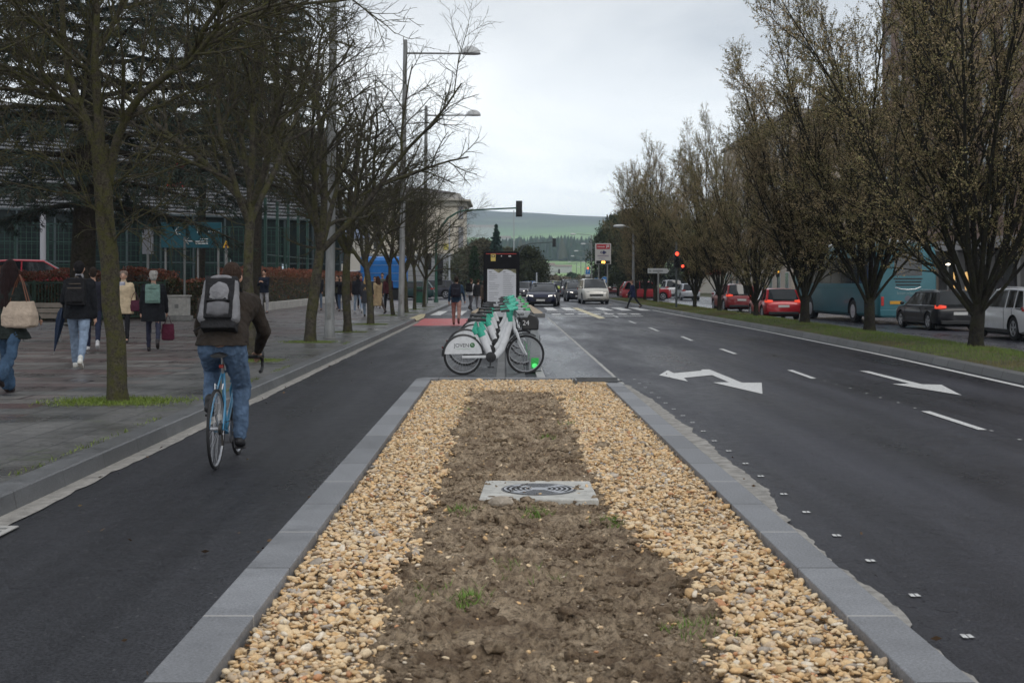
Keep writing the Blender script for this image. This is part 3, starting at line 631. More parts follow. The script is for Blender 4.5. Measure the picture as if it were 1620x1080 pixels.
def ramify(br, pts, rad, lvl, spec, g):
    "spec[lvl] = (children, tmin, angle, length, wob, up)"
    if lvl >= len(spec): return
    n, tmin, ang, Lf, wob, up = spec[lvl]; az = g.random()*6.28
    for i in range(n):
        t = tmin + (1-tmin)*(i + g.random()*.8)/n; t = min(t, 1)
        p, d, r = at(pts, rad, t); az += 2.4 + g.normal()*.4
        L = Lf*(1 - .45*t)*(.75 + .5*g.random()); dd = rot_about(d, R(ang)*(.75+.5*g.random()), az)
        r0 = max(min(r*.72, L*.022), .0032 + .001*(3-lvl)); k = (5, 4, 3, 2, 2)[min(lvl, 4)]
        q, rr = stick(p, dd, L, r0, max(r0*.45, .0028), k, wob, up, g); br.append((q, rr, lvl+1)); ramify(br, q, rr, lvl+1, spec, g)
def make_tree_objs(root, br, mt, sides=(12, 8, 5, 4, 3, 3), fol=None, trunk_n=1):
    V, Fq = tubes(br[:trunk_n], sides)
    if trunk_n and len(br[0][0]) > 3:  # flare at the foot and knots
        h = V[:, 2]; c = np.array(br[0][0][0]); k = 1 + .14*np.exp(-h/.10); a = np.arctan2(V[:, 1]-c[1], V[:, 0]-c[0]); k = k*(1 + .07*np.sin(a*3 + h*2) + .05*np.sin(a*5-h*4))
        w = np.clip(1-h/3, 0, 1)[:, None]; V[:, :2] = V[:, :2] + (V[:, :2]-c[:2])*(k[:, None]-1)*w
    np_obj('trunk', V, Fq, mt, root, smooth=True)
    V, Fq = tubes(br[trunk_n:], sides)
    if fol is None: np_obj('crown', V, Fq, mt, root, smooth=True)
    else:
        (LV, LF, LT, lm) = fol
        me_t = np.tile(np.array([[.04, .036, .028]]), (len(V), 1)); V2 = np.concatenate([V, LV]); F2 = np.concatenate([Fq, LF + len(V)])
        np_obj('crown', V2, F2, [mt, lm], root, tone=np.concatenate([me_t, LT]), mi=np.concatenate([np.zeros(len(Fq)), np.ones(len(LF))]))
def street_tree(name, label, seed, h=7.5, spread=1.0, fork=2.6, r=.13, low=(1,)):
    g = np.random.default_rng(seed); br = []
    lean = g.normal(size=2)*.035
    tp, tr = stick((0, 0, -.02), (lean[0], lean[1], 1), fork, r, r*.8, 8, .035, 0, g); br.append((tp, tr, 0))
    n = 5 + int(g.random()*2); az = g.random()*6.28
    for i in range(n):
        az += 6.28/n + g.normal()*.25; t = .86 + .14*g.random(); p, d, rr = at(tp, tr, t)
        ang = R(20 + 26*g.random()) if i else R(6)
        dd = rot_about(np.array([lean[0], lean[1], 1.]), ang, az); L = (h-fork)*(.85+.25*g.random())
        q, qr = stick(p, dd, L, r*(.62 if i else .7), .018, 8, .10, .035, g); br.append((q, qr, 1))
        ramify(br, q, qr, 0, [(7, .16, 42, 2.3*spread, .11, .03), (6, .12, 40, 1.25, .12, .02), (6, .12, 42, .62, .12, .03), (2, .15, 42, .26, .1, .05)], g)
    root = empty(name, label, 'tree', group='bare street trees along the pavement'); make_tree_objs(root, br, bark_f); return root
def place(o, p): o.location = p; return o

# tree beside the cyclist lane, nearest: its limbs follow the photograph's
def near_tree():
    g = np.random.default_rng(5); D = 16.35; ox, oy = G(186, 635, .135)[:2]; D = oy; br = []
    def L(px, r0, r1, dd=0, dd2=None):
        m = len(px); pts = []
        for i, (x, y) in enumerate(px):
            dep = D + dd + ((dd2 if dd2 is not None else dd) - dd)*i/(m-1); X, Y, Z = Q(x, y, dep); pts.append((X-ox, Y-oy, Z-.135))
        pts = np.array(pts); # subdivide smoothly
        k = np.linspace(0, m-1, (m-1)*3+1); P = np.stack([np.interp(k, range(m), pts[:, j]) for j in range(3)], 1); P[1:-1] += g.normal(size=(len(P)-2, 3))*r0*.16
        P[1:-1] = (P[:-2] + 2*P[1:-1] + P[2:])/4
        return P, np.linspace(r0, r1, len(P))
    tp, tr = L([(186, 640), (184, 560), (178, 480), (172, 400), (168, 330), (163, 262), (158, 230)], .120, .098); tr[-3:] *= 1.08; br.append((tp, tr, 0))
    limbs = [([(160, 240), (140, 205), (124, 165), (110, 120), (101, 60), (98, -20), (90, -140)], .085, .03, 0, .3),
             ([(158, 240), (157, 190), (152, 130), (150, 92), (155, 40), (150, -40), (160, -160)], .085, .03, 0, -.3),
             ([(150, 92), (168, 60), (182, 30), (200, 0), (226, -60), (250, -140)], .05, .02, 0, .8),
             ([(168, 330), (178, 240), (200, 185), (223, 153), (262, 120), (306, 84), (322, 48), (345, 12), (380, -40)], .075, .025, .1, -.9),
             ([(306, 84), (335, 66), (365, 61), (395, 72), (425, 80), (470, 92)], .035, .012, -.3, -.8),
             ([(306, 84), (350, 50), (400, 25), (470, 6), (540, 2), (600, -10)], .045, .015, -.3, .6),
             ([(262, 120), (300, 100), (350, 35), (420, 12), (500, -12)], .04, .015, -.5, -1.2),
             ([(140, 205), (118, 160), (70, 150), (35, 122), (0, 100), (-60, 80)], .04, .015, .1, -.4),
             ([(118, 160), (90, 160), (55, 150), (28, 128), (5, 96)], .03, .012, .1, .6),
             ([(101, 60), (80, 45), (45, 32), (15, 2), (-30, -40)], .035, .015, .2, -.6),
             ([(172, 395), (186, 372), (205, 352), (235, 335), (262, 322)], .02, .007, 0, -.4),
             ([(168, 350), (140, 320), (104, 290), (80, 250), (50, 235)], .022, .007, 0, -.5),
             ([(165, 300), (190, 285), (240, 240), (290, 205), (350, 196), (400, 190)], .02, .006, .1, -.6),
             ([(124, 165), (60, 110), (38, 60), (30, -10)], .03, .012, 0, .8)]
    for px, r0, r1, a, b_ in limbs:
        r0 *= .8; r1 *= .8
        q, qr = L(px, r0, r1, a, b_); br.append((q, qr, 1))
        ramify(br, q, qr, 0, [(9, .15, 45, 1.15, .1, .02), (5, .15, 42, .60, .12, .02), (4, .2, 42, .3, .12, .04), (1, .3, 40, .14, .1, .05)], g)
    root = empty('street_tree', 'nearest bare tree with a thick mossy trunk on the pavement beside the cyclist', 'tree', (ox, oy, .135), group='bare street trees along the pavement')
    make_tree_objs(root, br, bark_m, sides=(16, 10, 6, 4, 3, 3))
near_tree()
GT = 'bare street trees along the pavement'
tA = street_tree('street_tree', 'bare tree second from the camera, its trunk hidden behind the cyclist', 21, 8.0, 1.0, 2.9, .105)
tB = street_tree('street_tree', 'bare tree immediately left of the nearest tall lamp post, dark mossy trunk', 33, 7.6, 1.05, 2.5, .135)
tC = street_tree('street_tree', 'leaning bare tree just beyond the nearest tall lamp post', 47, 7.0, .95, 2.4, .12)
tC.rotation_euler = (0, R(5), 0)
place(tA, G(399, 570, .135)); place(tB, G(490, 541, .135)); place(tC, G(550, 525, .135))
for px, py, src, lab, sc, rz in [(586, 513, tB, 'bare tree with a grass tuft, straight in front of the blonde woman', .86, 2.0), (622, 499, tA, 'bare tree directly left of the second tall lamp post', .8, 1.2), (642.5, 494.5, tC, 'thin bare tree directly right of the second tall lamp post', .85, 4.0), (656, 489.5, tA, 'slim bare tree left of the green litter bin', .82, 3.0), (671, 485.5, tB, 'farthest bare tree of the pavement row, by the third tall lamp post', .7, 5.0)]:
    o = clone(src, lab, G(px, py, .135), rz, GT, sc)
    o.rotation_euler = (0, R(2), rz)
# grass in the tree pits
def pits():
    P = []
    for px, py, n, r in [(186, 635, 3600, .62), (399, 570, 900, .4), (490, 541, 1100, .45), (586, 513, 900, .45), (622, 499, 700, .45), (656, 489.5, 600, .5), (550, 525, 200, .4), (642.5, 494.5, 250, .5)]:
        gx, gy, _ = G(px, py, .135); q = rng.normal(size=(n, 2))*[r*.62, r*.42]; q = q[(np.abs(q[:, 0]) < .95) & (np.abs(q[:, 1]) < .75)]
        P.append(np.stack([gx+q[:, 0], gy+q[:, 1], np.full(len(q), .133)], 1))
    for x in (-3.68,):
        y = 9 + rng.random(1100)*30; k = fbm(y*0, y, .8, 3, 77) > .5; y = y[k]; P.append(np.stack([x + rng.normal(size=len(y))*.03, y, np.full(len(y), .13)], 1))
    P = np.concatenate(P); V, Fc = blades(P, .034, .012, .8); g = rng.random((len(P), 1)); c = np.array([[.07, .12, .012]])*(1-g) + np.array([[.20, .26, .035]])*g
    tag(np_obj('grass', V, Fc, attr_mat('pit_grass', .6), tone=np.repeat(c, 3, 0)), 'bright moss and grass around the street tree trunks', 'grass', kind='stuff')
    b = MB()
    for px, py in [(186, 635), (399, 570), (490, 541), (550, 525), (586, 513), (622, 499), (642.5, 494.5), (656, 489.5), (671, 485.5)]:
        gx, gy, _ = G(px, py, .135); b.box(gx-.55, gy-.5, .1, gx+.55, gy+.5, .139)
    tag(b.build('tree_pit_soil', mat('pit_soil', (.055, .06, .02), .95, var=.5, scale=6, col2=(.12, .15, .03)), smooth=None), kind='structure')
pits()

# hornbeams of the median: fans of steep stems with dry catkins and small leaves
leaf_m = attr_mat('hornbeam_leaf', .7, spec=.25)
def hornbeam(name, label, seed, h=9.5, wide=1.0, nst=13):
    g = np.random.default_rng(seed); br = []
    tp, tr = stick((0, 0, -.05), (0, 0, 1), 1.0, .165, .14, 5, .03, 0, g); br.append((tp, tr, 0)); az = g.random()*6.28
    for i in range(nst):
        az += 2.4; ang = R(3 + 31*math.sqrt(i/nst)*wide); p, d, rr = at(tp, tr, .70 + .3*g.random() - .25*(i > nst*.7)*g.random())
        L = (h-1)*(1 - .22*i/nst)*(.9 + .2*g.random())
        q, qr = stick(p, rot_about(np.array([0, 0, 1.]), ang*1.25, az), L, .060*(1.15-.5*i/nst), .008, 9, .05, .045, g); br.append((q, qr, 1))
        ramify(br, q, qr, 0, [(15, .10, 24, 2.3*wide, .07, .035), (7, .08, 27, 1.0, .09, .03), (4, .15, 32, .42, .1, .02)], g)
    tips = [(a, l) for a, _, l in br if l >= 2]
    P = []
    for a, l in tips:
        n = 22 if l == 2 else (18 if l == 3 else 8)
        t = g.random(n)*(len(a)-1); i = np.minimum(t.astype(int), len(a)-2); f = (t-i)[:, None]; P.append(a[i]*(1-f)+a[i+1]*f + g.normal(size=(n, 3))*.03)
    P = np.concatenate(P); k = g.random(len(P)) < .5 + .5*(fbm(P[:, 0]+P[:, 1], P[:, 2], .9, 3, seed) > .45); P = P[k]
    V, Fc = leaves(P, .046, .55); cl = fbm(P[:, 0]*.8+P[:, 1]*.7, P[:, 2], .9, 3, seed+5)[:, None]; u = g.random((len(P), 1)); pal = np.array([.20, .19, .075])*(1-u) + np.array([.28, .21, .115])*u
    pal = np.where(cl > .56, np.array([.30, .23, .125])*(.8+.4*u), pal)*(.8 + .5*g.random((len(P), 1)))
    root = empty(name, label, 'tree', group='fan-shaped trees of the median'); make_tree_objs(root, br, bark_h, sides=(12, 6, 4, 3, 3), fol=(V, Fc, np.repeat(pal, 4, 0), leaf_m)); return root
GH = 'fan-shaped trees of the median'
h1 = hornbeam('hornbeam', 'nearest and largest fan-shaped median tree, in front of the black estate car', 101, 11.2, .98, 17)
h2 = hornbeam('hornbeam', 'second median tree, with splayed limbs in front of the teal coach rear', 102, 10.4, .82, 15)
h3 = hornbeam('hornbeam', 'third median tree, between the red hatchback and the coach front', 103, 8.5, .72, 14)
place(h1, G(1545, 549, .12)); place(h2, G(1376, 524, .12)); place(h3, G(1273, 512.5, .12))
for px, py, src, lab, s, rz in [(1195, 501.5, h1, 'fourth median tree, between the two red cars', (.62, .62, .70), 1.7), (1138, 493, h2, 'fifth median tree, between the silver estate car and the dark red car', (.66, .66, .84), 3.3), (1099, 487, h3, 'sixth median tree, right of the red stop lights', (.66, .66, .76), 2.1), (1037, 478, h3, 'median tree just left of the street name sign', (.95, .95, 1.15), 4.4), (1020, 475, h2, 'farther median tree in front of the red off-roader', (.68, .68, .90), 5.2), (1006, 469, h1, 'farthest median tree, beyond the pedestrian in navy', (.55, .55, .72), 2.5)]:
    o = clone(src, lab, G(px, py, .12), rz, GH, s)

# conifers and background trees
def conifer_leaves(P, D_, n, ln, spread, droop, seed, w=.018):
    "needle tufts around points P with branch directions D_"
    g = np.random.default_rng(seed); m = len(P); idx = np.repeat(np.arange(m), n)
    d = D_[idx] + g.normal(size=(m*n, 3))*spread; d[:, 2] -= droop; d /= np.linalg.norm(d, axis=1, keepdims=True)
    p = P[idx] + g.normal(size=(m*n, 3))*ln*.35; s = np.cross(d, g.normal(size=d.shape)); s /= np.linalg.norm(s, axis=1, keepdims=True)
    L = ln*(.6+.8*g.random((m*n, 1)))
    V = np.stack([p - s*w, p + s*w, p + d*L + s*w*.5, p + d*L - s*w*.5], 1).reshape(-1, 3); return V, np.arange(4*m*n).reshape(-1, 4), idx
def cedar(name, label, loc, h, rad, seed, h0=3.2, nb=60, r=.42, tint=(.03, .044, .034), dens=1.0):
    g = np.random.default_rng(seed); br = []; root = empty(name, label, 'tree', loc)
    tp, tr = stick((0, 0, -.1), (0, 0, 1), h, r, .06, 10, .02, 0, g); br.append((tp, tr, 0)); P, Dd = [], []
    for i in range(nb):
        t = (h0 + (h-h0)*(i/nb)**1.0)/h; p, d, rr = at(tp, tr, min(t, .985)); az = i*2.4 + g.normal()*.3; L = rad*(1 - .75*(i/nb)**1.5)*(.75+.35*g.random())
        dr = np.array([math.cos(az), math.sin(az), .10 + .25*(i/nb) - .1*g.random()])
        q, qr = stick(p, dr, L, max(.03, rr*.35), .012, 7, .05, -.035, g); br.append((q, qr, 1))
        for j in range(int(16*dens)):
            p2, d2, r2 = at(q, qr, .12 + .88*(j+g.random())/(16*dens)); sd = 1 if j % 2 else -1
            d2 = d2/np.linalg.norm(d2); side = np.cross(d2, [0, 0, 1.])*sd; dd = d2*.5 + side*.8 + np.array([0, 0, -.16]); LL = .5 + 1.5*(1-j/(16*dens))*g.random() + .2
            q2, qr2 = stick(p2, dd, LL, .014, .004, 4, .09, -.09, g); br.append((q2, qr2, 2))
            for k in range(int(4 + LL*7)):
                p3, d3, _ = at(q2, qr2, min(1, g.random())); P.append(p3); Dd.append(d3/np.linalg.norm(d3))
    V, Fc, idx = conifer_leaves(np.array(P), np.array(Dd), 7, .17, .55, .35, seed, .013)
    u = g.random((len(P), 1)); c = np.array(tint)*(.55+.9*u); c = np.where(g.random((len(P), 1)) < .15, np.array([.05, .04, .025]), c)
    T = np.repeat(c[idx], 4, 0); make_tree_objs(root, br, bark_d, sides=(10, 5, 3), fol=(V, Fc, T, attr_mat(name + '_needles', .7, spec=.2))); return root
cedar('cedar', 'huge dark cedar with drooping needles behind the railings at left', (Q(128, 430, 44)[0], 44, .1), 17, 8.2, 201, 4.0, 96, .45, dens=1.35)
cedar('cedar', 'second dark cedar farther left, its crown filling the picture edge', (-21.5, 37, .1), 17, 8.0, 202, 3.6, 88, .4, (.02, .03, .023), 1.2)
cedar('cedar', 'tall conifer showing green between the bare branches above the glass hall', (Q(405, 430, 62)[0], 62, .1), 16.5, 3.4, 203, 8.5, 46, .3, (.03, .06, .045), .8)
cedar('cedar', 'conifer with reddish twigs between the two large dark cedars and the sign', (Q(315, 430, 68)[0], 68, .1), 14, 4.6, 204, 6.8, 40, .28, (.045, .045, .03), .85)
def bg_tree(name, label, loc, h, prof, tint, seed, n=5200, size=.25, trunk=.2, h0=.12, kind='tree', group=None, open_=.42, clump=.5):
    "crown = many leaf faces in clumps inside a lathe outline prof(t)->radius factor"
    g = np.random.default_rng(seed); root = empty(name, label, kind, loc, group=group)
    m = max(40, n//45); t = g.random(m)**.9; a = g.random(m)*6.28; rr = np.sqrt(g.random(m))*.95+.05; rad = np.array([prof(x) for x in t])
    C = np.stack([np.cos(a)*rad*rr, np.sin(a)*rad*rr, (h0 + (1-h0)*t)*h], 1)
    idx = g.integers(0, m, n); cs = clump*(.3+.7*rad[idx]/max(rad)); P = C[idx] + g.normal(size=(n, 3))*cs[:, None]*np.array([1, 1, .8])*.6
    V, Fc = leaves(P, size, .7); u = (g.random(m)*.9+.5)[idx][:, None]; c = 1.6*np.array(tint)*u*(.8+.4*g.random((n, 1)))
    np_obj('crown', V, Fc, attr_mat(name + '_leaf', .8, spec=.15), root, tone=np.repeat(c, 4, 0))
    br = []; tp, tr = stick((0, 0, -.3), (0, 0, 1), h*.9, trunk, trunk*.2, 6, .02, 0, g); br.append((tp, tr, 0))
    for i in range(9):
        p, d, r2 = at(tp, tr, .15+.08*i); q, qr = stick(p, rot_about(d, R(50), i*2.4), max(prof(.15+.08*i)*.8, .2), r2*.5, .02, 4, .1, .05, g); br.append((q, qr, 1))
    V, Fq = tubes(br, (8, 4)); np_obj('trunk', V, Fq, bark_d, root, smooth=True); return root
cone = lambda w: (lambda t: w*(1-t)**1.0*(.75+.45*((t*11) % 1)) + .04)
egg = lambda w: (lambda t: w*math.sin(math.pi*min(1, .12+.84*t))**.6)
col_ = lambda w: (lambda t: w*(math.sin(math.pi*min(1, .1+.87*t))**.35)*(1-.5*t))
bg_tree('spruce', 'dark pointed spruce rising behind the information totem', (*Q(785, 440, 150)[:2], -.4), 8.1, cone(2.1), (.03, .055, .045), 301, 14000, .2, clump=.16, h0=.05)
bg_tree('cypress', 'slim dark green cypress left of the information totem', (*Q(750, 440, 135)[:2], -.4), 5.3, col_(.62), (.018, .032, .014), 302, 6000, .14, clump=.25)
for i, (x, d, h, w, t, lb) in enumerate([(832, 165, 5.9, 2.3, (.035, .04, .02), 'dense dark round tree just right of the information totem'), (846, 170, 4.9, 1.4, (.03, .035, .018), 'round evergreen beside the blue car, right of the denser tree'), (740, 180, 6.2, 2.6, (.07, .075, .045), 'grey-brown bushy tree beside the cream building corner'), (762, 172, 7.0, 2.3, (.06, .055, .035), 'brownish tree between the cypress and the spruce'), (800, 190, 6.3, 2.8, (.06, .06, .035), 'olive tree directly behind the top of the information totem'), (903, 330, 3.4, .9, (.03, .055, .03), 'small dark conifer in the far green field, left one of the two'), (910, 340, 3.1, .9, (.035, .055, .03), 'small dark conifer in the far green field, right one of the two'), (1100, 215, 8.5, 3.6, (.04, .045, .03), 'dark evergreen behind the red stop lights'), (1130, 220, 8, 3.6, (.05, .05, .03), 'olive tree behind the silver estate car'), (1165, 205, 8.5, 3.4, (.04, .045, .025), 'dark tree behind the dark red crossover'), (1060, 215, 9, 3.2, (.04, .045, .03), 'dark evergreen behind the street name sign'), (868, 260, 2.6, 4.5, (.10, .085, .06), 'low brown shrub mass beyond the waiting cars'), (930, 300, 2.8, 3, (.09, .08, .05), 'pale brown bush beyond the parking sign'), (962, 210, 9.5, 3.2, (.03, .04, .02), 'dark evergreen just behind the tall red and white advertising sign'), (978, 160, 9.5, 2.9, (.03, .038, .02), 'dark evergreen between the advertising sign and the grey street lamp'), (997, 150, 9.6, 3.0, (.035, .042, .022), 'broad dark evergreen behind the grey street lamp')]):
    X, Y, _ = Q(x, 440, d); bg_tree('background_tree', lb, (X, Y, -.4), h, egg(w), t, 310+i, 11000, .12 + d/1500, clump=.75, group='trees beyond the junction')
# ============================================================ people
def fabric(name, c, var=.25, rough=.85, sc=9, bump=.5): return mat('cloth_' + name, c, rough, var=var, scale=sc, bump=bump, bscale=24, bdist=.03, spec=.25)
skin = mat('skin', (.46, .27, .19), .55, var=.08, scale=14)
def capsule(b, p0, p1, r0, r1, n=12, fl=1.0, side=None):
    p0, p1 = Vector(p0), Vector(p1); a = (p1-p0); L = a.length
    if L < 1e-5: return b.ball(p0, r0, n=n)
    a /= L; x = a.cross(Vector(side) if side else Vector((0, 1, 0)))
    if x.length < .1: x = a.cross(Vector((1, 0, 0)))
    x.normalize(); y = a.cross(x); rings = []
    for t, k in [(-1, .12), (-.86, .5), (-.5, .866), (0, 1)]: rings.append((p0 + a*r0*t, r0*k))
    for t, k in [(0, 1), (.5, .866), (.86, .5), (1, .12)]: rings.append((p1 + a*r1*t, r1*k))
    return b.loft([[c + x*(r*math.cos(2*math.pi*i/n)) + y*(r*fl*math.sin(2*math.pi*i/n)) for i in range(n)] for c, r in rings])
def fuse(b, name, vox, m, parent, smooth=4, wr=0.0, seed=0, wf=14):
    "melt the overlapping shapes of b into one continuous skin"
    me = b.mesh('tmp', m); o = bpy.data.objects.new('tmp', me); COL.objects.link(o)
    r = o.modifiers.new('r', 'REMESH'); r.mode = 'VOXEL'; r.voxel_size = vox
    s = o.modifiers.new('s', 'SMOOTH'); s.factor = .5; s.iterations = smooth
    me2 = evalmesh(o, name); bpy.data.objects.remove(o); me2.materials.clear(); me2.materials.append(m)
    n = len(me2.vertices); co = np.empty(n*3, np.float32); me2.vertices.foreach_get('co', co); co = co.reshape(-1, 3)
    if wr and n:
        no = np.empty(n*3, np.float32); me2.vertices.foreach_get('normal', no); no = no.reshape(-1, 3)
        d = fbm(co[:, 0]*1.3 + co[:, 1]*.9, co[:, 2]*1.5 + co[:, 1]*.4, wf, 3, seed) - .5
        co = co + no*(d*2*wr)[:, None]; me2.vertices.foreach_set('co', co.ravel())
    me2.polygons.foreach_set('use_smooth', [True]*len(me2.polygons)); me2.update()
    o = bpy.data.objects.new(name, me2); COL.objects.link(o); o.parent = parent; return o
def dirv(f, o, side): return Vector((side*math.sin(R(o)), math.sin(R(f))*math.cos(R(o)), -math.cos(R(f))*math.cos(R(o))))
def ik(a, c, l1, l2, pole):
    a, c = Vector(a), Vector(c); d = c-a; L = min(d.length, (l1+l2)*.999); u = d.normalized(); c = a + u*L
    k = (l1*l1 - l2*l2 + L*L)/(2*L); h = math.sqrt(max(0, l1*l1-k*k)); p = Vector(pole); p = (p - u*p.dot(u)).normalized()
    return a + u*k + p*h, c
def person(label, loc, rz=0, H=1.72, lean=3, legs=((18, 3, 8), (-16, 3, 14)), arms=((-14, 8, 20), (16, 8, 25)), top='jacket', tcol=(.02, .02, .022), bot='trousers', bcol=(.12, .17, .26), shoe=(.03, .03, .03),
           hair=(.03, .02, .015), hlen=.0, hstyle='short', coat=0.0, bulk=1.0, fit=1.0, flare=0.0, head=(0, 0), vox=.016, name_c='a', hands=None, feet=None, pelvis=None, scale_sh=1.0, sole=None, collar=None, skincol=None, group=None, hood=False, wr=.006, face=False, zip_=None):
    root = empty('person', label, 'person', loc, rz, group); s = H/1.75; J = {}
    sk = mat('skin_' + name_c, skincol, .55, var=.08, scale=14) if skincol else skin
    pz = .93*s; P = Vector(pelvis) if pelvis else Vector((0, 0, pz)); ln = R(lean); up = Vector((0, math.sin(ln), math.cos(ln))); fw = Vector((0, math.cos(ln), -math.sin(ln)))
    chest = P + up*.30*s + fw*.0; neck = P + up*.52*s + fw*(.0 if lean < 20 else .03); shw = .185*s*scale_sh
    hd = R(head[1]); hu = (up*.55 + Vector((0, 0, .6))).normalized(); hc = neck + hu*.175*s
    hips, knees, ankles, sh, el, wrs = [], [], [], [], [], []
    for i, sd in enumerate((-1, 1)):
        h = P + Vector((sd*.092*s, 0, -.02*s)); hips.append(h)
        if feet: k, a = ik(h, feet[i], .44*s, .44*s, (sd*.15, 1, .1))
        else:
            f, o, kb = legs[i]; k = h + dirv(f, o, sd)*.44*s; a = k + dirv(f-kb, o*.3, sd)*.42*s
        knees.append(k); ankles.append(a)
        S = neck + Vector((sd*shw, 0, 0)) - up*.06*s; sh.append(S)
        if hands: e, w = ik(S, hands[i], .29*s, .27*s, (sd*.75, -.25, -.6))
        else:
            f, o, eb = arms[i][:3]; inn = arms[i][3] if len(arms[i]) > 3 else 0
            e = S + dirv(f, o, sd)*.29*s; w = e + dirv(f+eb, o*.4-inn, sd)*.26*s
        el.append(e); wrs.append(w)
    lift = 0 if (pelvis or feet) else -(min(a.z for a in ankles) - .075*s)
    def Z(v): return v + Vector((0, 0, lift))
    P, chest, neck, hc = map(Z, (P, chest, neck, hc)); hips, knees, ankles, sh, el, wrs = [[Z(v) for v in l] for l in (hips, knees, ankles, sh, el, wrs)]
    # body: one continuous surface
    b = MB()
    def trunk(b, g, w0=.155, w1=.185, extra=0.0):
        rings = []
        for t, w, d in [(-.10, .13, .10), (-.03, .165, .118), (.04, .165, .115), (.14, .145, .10), (.24, .155, .108), (.34, .175, .12), (.43, .185, .115), (.485, .15, .085), (.51, .07, .06)]:
            c = P + up*t*s; W = (w*g+extra)*s; Dp = (d*g+extra)*s
            if t > .3: W *= scale_sh
            rings.append([c + Vector((W*math.cos(a), 0, 0)) + fw*(Dp*math.sin(a)) for a in [2*math.pi*i/16 for i in range(16)]])
        b.loft(rings)
    trunk(b, .84 if lean > 20 else .92)
    capsule(b, neck - up*.03*s, hc - hu*.05*s, .056*s, .052*s)
    Hm = Euler((-R(head[0]) - ln*.35, 0, hd)).to_matrix()
    b.ball(hc, (.074*s, .093*s, .115*s), Hm, 16, 11); b.ball(hc + Hm @ Vector((0, .022, -.055))*s, (.055*s, .062*s, .062*s), Hm)
    capsule(b, hc + Hm @ Vector((0, .085, .012))*s, hc + Hm @ Vector((0, .108, -.022))*s, .010*s, .017*s)
    for sd in (-1, 1): b.ball(hc + Hm @ Vector((sd*.078, -.006, -.01))*s, (.014*s, .024*s, .034*s), Hm); b.ball(hc + Hm @ Vector((sd*.03, .082, .022))*s, (.02*s, .012*s, .008*s), Hm)
    b.ball(hc + Hm @ Vector((0, .088, -.058))*s, (.026*s, .012*s, .009*s), Hm)
    for i, sd in enumerate((-1, 1)):
        capsule(b, hips[i], knees[i], .078*s, .052*s); capsule(b, knees[i], ankles[i], .052*s, .036*s)
        capsule(b, sh[i], el[i], .048*s, .036*s); capsule(b, el[i], wrs[i], .036*s, .025*s)
        fd = (wrs[i]-el[i]).normalized(); pn = Vector((sd, 0, 0)); pn = (pn - fd*pn.dot(fd)).normalized()
        if hands: fd = (fd*.3 + Vector((-sd*.1, .7, -.35))).normalized(); pn = Vector((0, 0, 1)); pn = (pn - fd*pn.dot(fd)).normalized()
        q = fd.cross(pn); pc = wrs[i] + fd*.05*s
        capsule(b, wrs[i] + fd*.015*s, wrs[i] + fd*.075*s, .026*s, .034*s, fl=.6)
        base = wrs[i] + fd*.085*s; fr = max(.0085*s, vox*.55)
        for j, (o, l) in enumerate([(-.030, .07), (-.010, .082), (.011, .076), (.031, .058)]):
            p0 = base + q*o*s; cv = -pn*.45 if not hands else -pn*.8; p1 = p0 + (fd*.95 + cv*.4).normalized()*l*.5*s; p2 = p1 + (fd*.6 + cv).normalized()*l*.45*s
            capsule(b, p0 - fd*.01, p1, fr*1.1, fr, 8); capsule(b, p1, p2, fr, fr*.85, 8)
        tq = fw if not hands else Vector((-sd, .2, 0)); t0 = wrs[i] + fd*.03*s + tq*.022*s; t1 = t0 + (tq*.7 + fd*.7).normalized()*.045*s; capsule(b, t0, t1, fr*1.3, fr*1.1, 8); capsule(b, t1, t1 + (fd*.9 + tq*.1)*.03*s, fr*1.1, fr*.9, 8)
        ft = (ankles[i]-knees[i]).normalized(); capsule(b, ankles[i], ankles[i] + Vector((0, .08, -.03))*s, .036*s, .03*s)
    fuse(b, 'body', vox, sk, root, 3)
    # top
    tm = fabric(name_c + '_' + top, tcol); b = MB(); hem = coat
    g = 1.10*bulk; rings = []
    prof = [(-.12-hem, .175+.12*hem+flare*.08, .135+.10*hem), (-.06, .178, .135), (.05, .168, .128), (.15, .158, .122), (.25, .168, .125), (.35, .188, .132), (.43, .19, .122), (.485, .145, .088), (.52, .072, .064)]
    if hem < 0: prof = [(-.035, .18, .145)] + prof[2:]
    if hem > .1: prof.insert(1, (-.12-hem*.5, .178+.07*hem, .135+.06*hem))
    for t, w, d in prof:
        c = P + up*t*s if t > -.02 else P + Vector((0, 0, 1))*t*s + up*0; W = w*g*s*(scale_sh if t > .3 else 1); Dp = d*g*s
        rings.append([c + Vector((W*math.cos(a), 0, 0)) + (fw if t > -.02 else Vector((0, 1, 0)))*(Dp*math.sin(a)) for a in [2*math.pi*i/18 for i in range(18)]])
    b.loft(rings)
    for i, sd in enumerate((-1, 1)):
        k = bulk; capsule(b, sh[i] - Vector((sd*.015*s, 0, 0)), el[i], .064*s*k, .052*s*k); capsule(b, el[i], wrs[i] - (wrs[i]-el[i]).normalized()*.005, .052*s*k, .038*s*k)
        capsule(b, neck - up*.05*s, sh[i], .058*s, .058*s*k)
    if collar or hood: capsule(b, neck - up*.02*s - fw*.01, neck + hu*.04*s, .078*s, .072*s)
    if hood: b.ball(neck - fw*.09*s - up*.0, (.11*s, .06*s, .10*s))
    if bot == 'skirt':
        pass
    fuse(b, top, vox*.9, tm, root, 4, wr*1.2, 5, 12)
    if collar:
        b = MB(); capsule(b, neck + hu*.0, neck + hu*.055*s, .076*s, .07*s); fuse(b, 'collar', vox, fabric(name_c + '_collar', collar), root, 2)
    # trousers
    b = MB(); bm_ = fabric(name_c + '_' + bot, bcol)
    rings = []
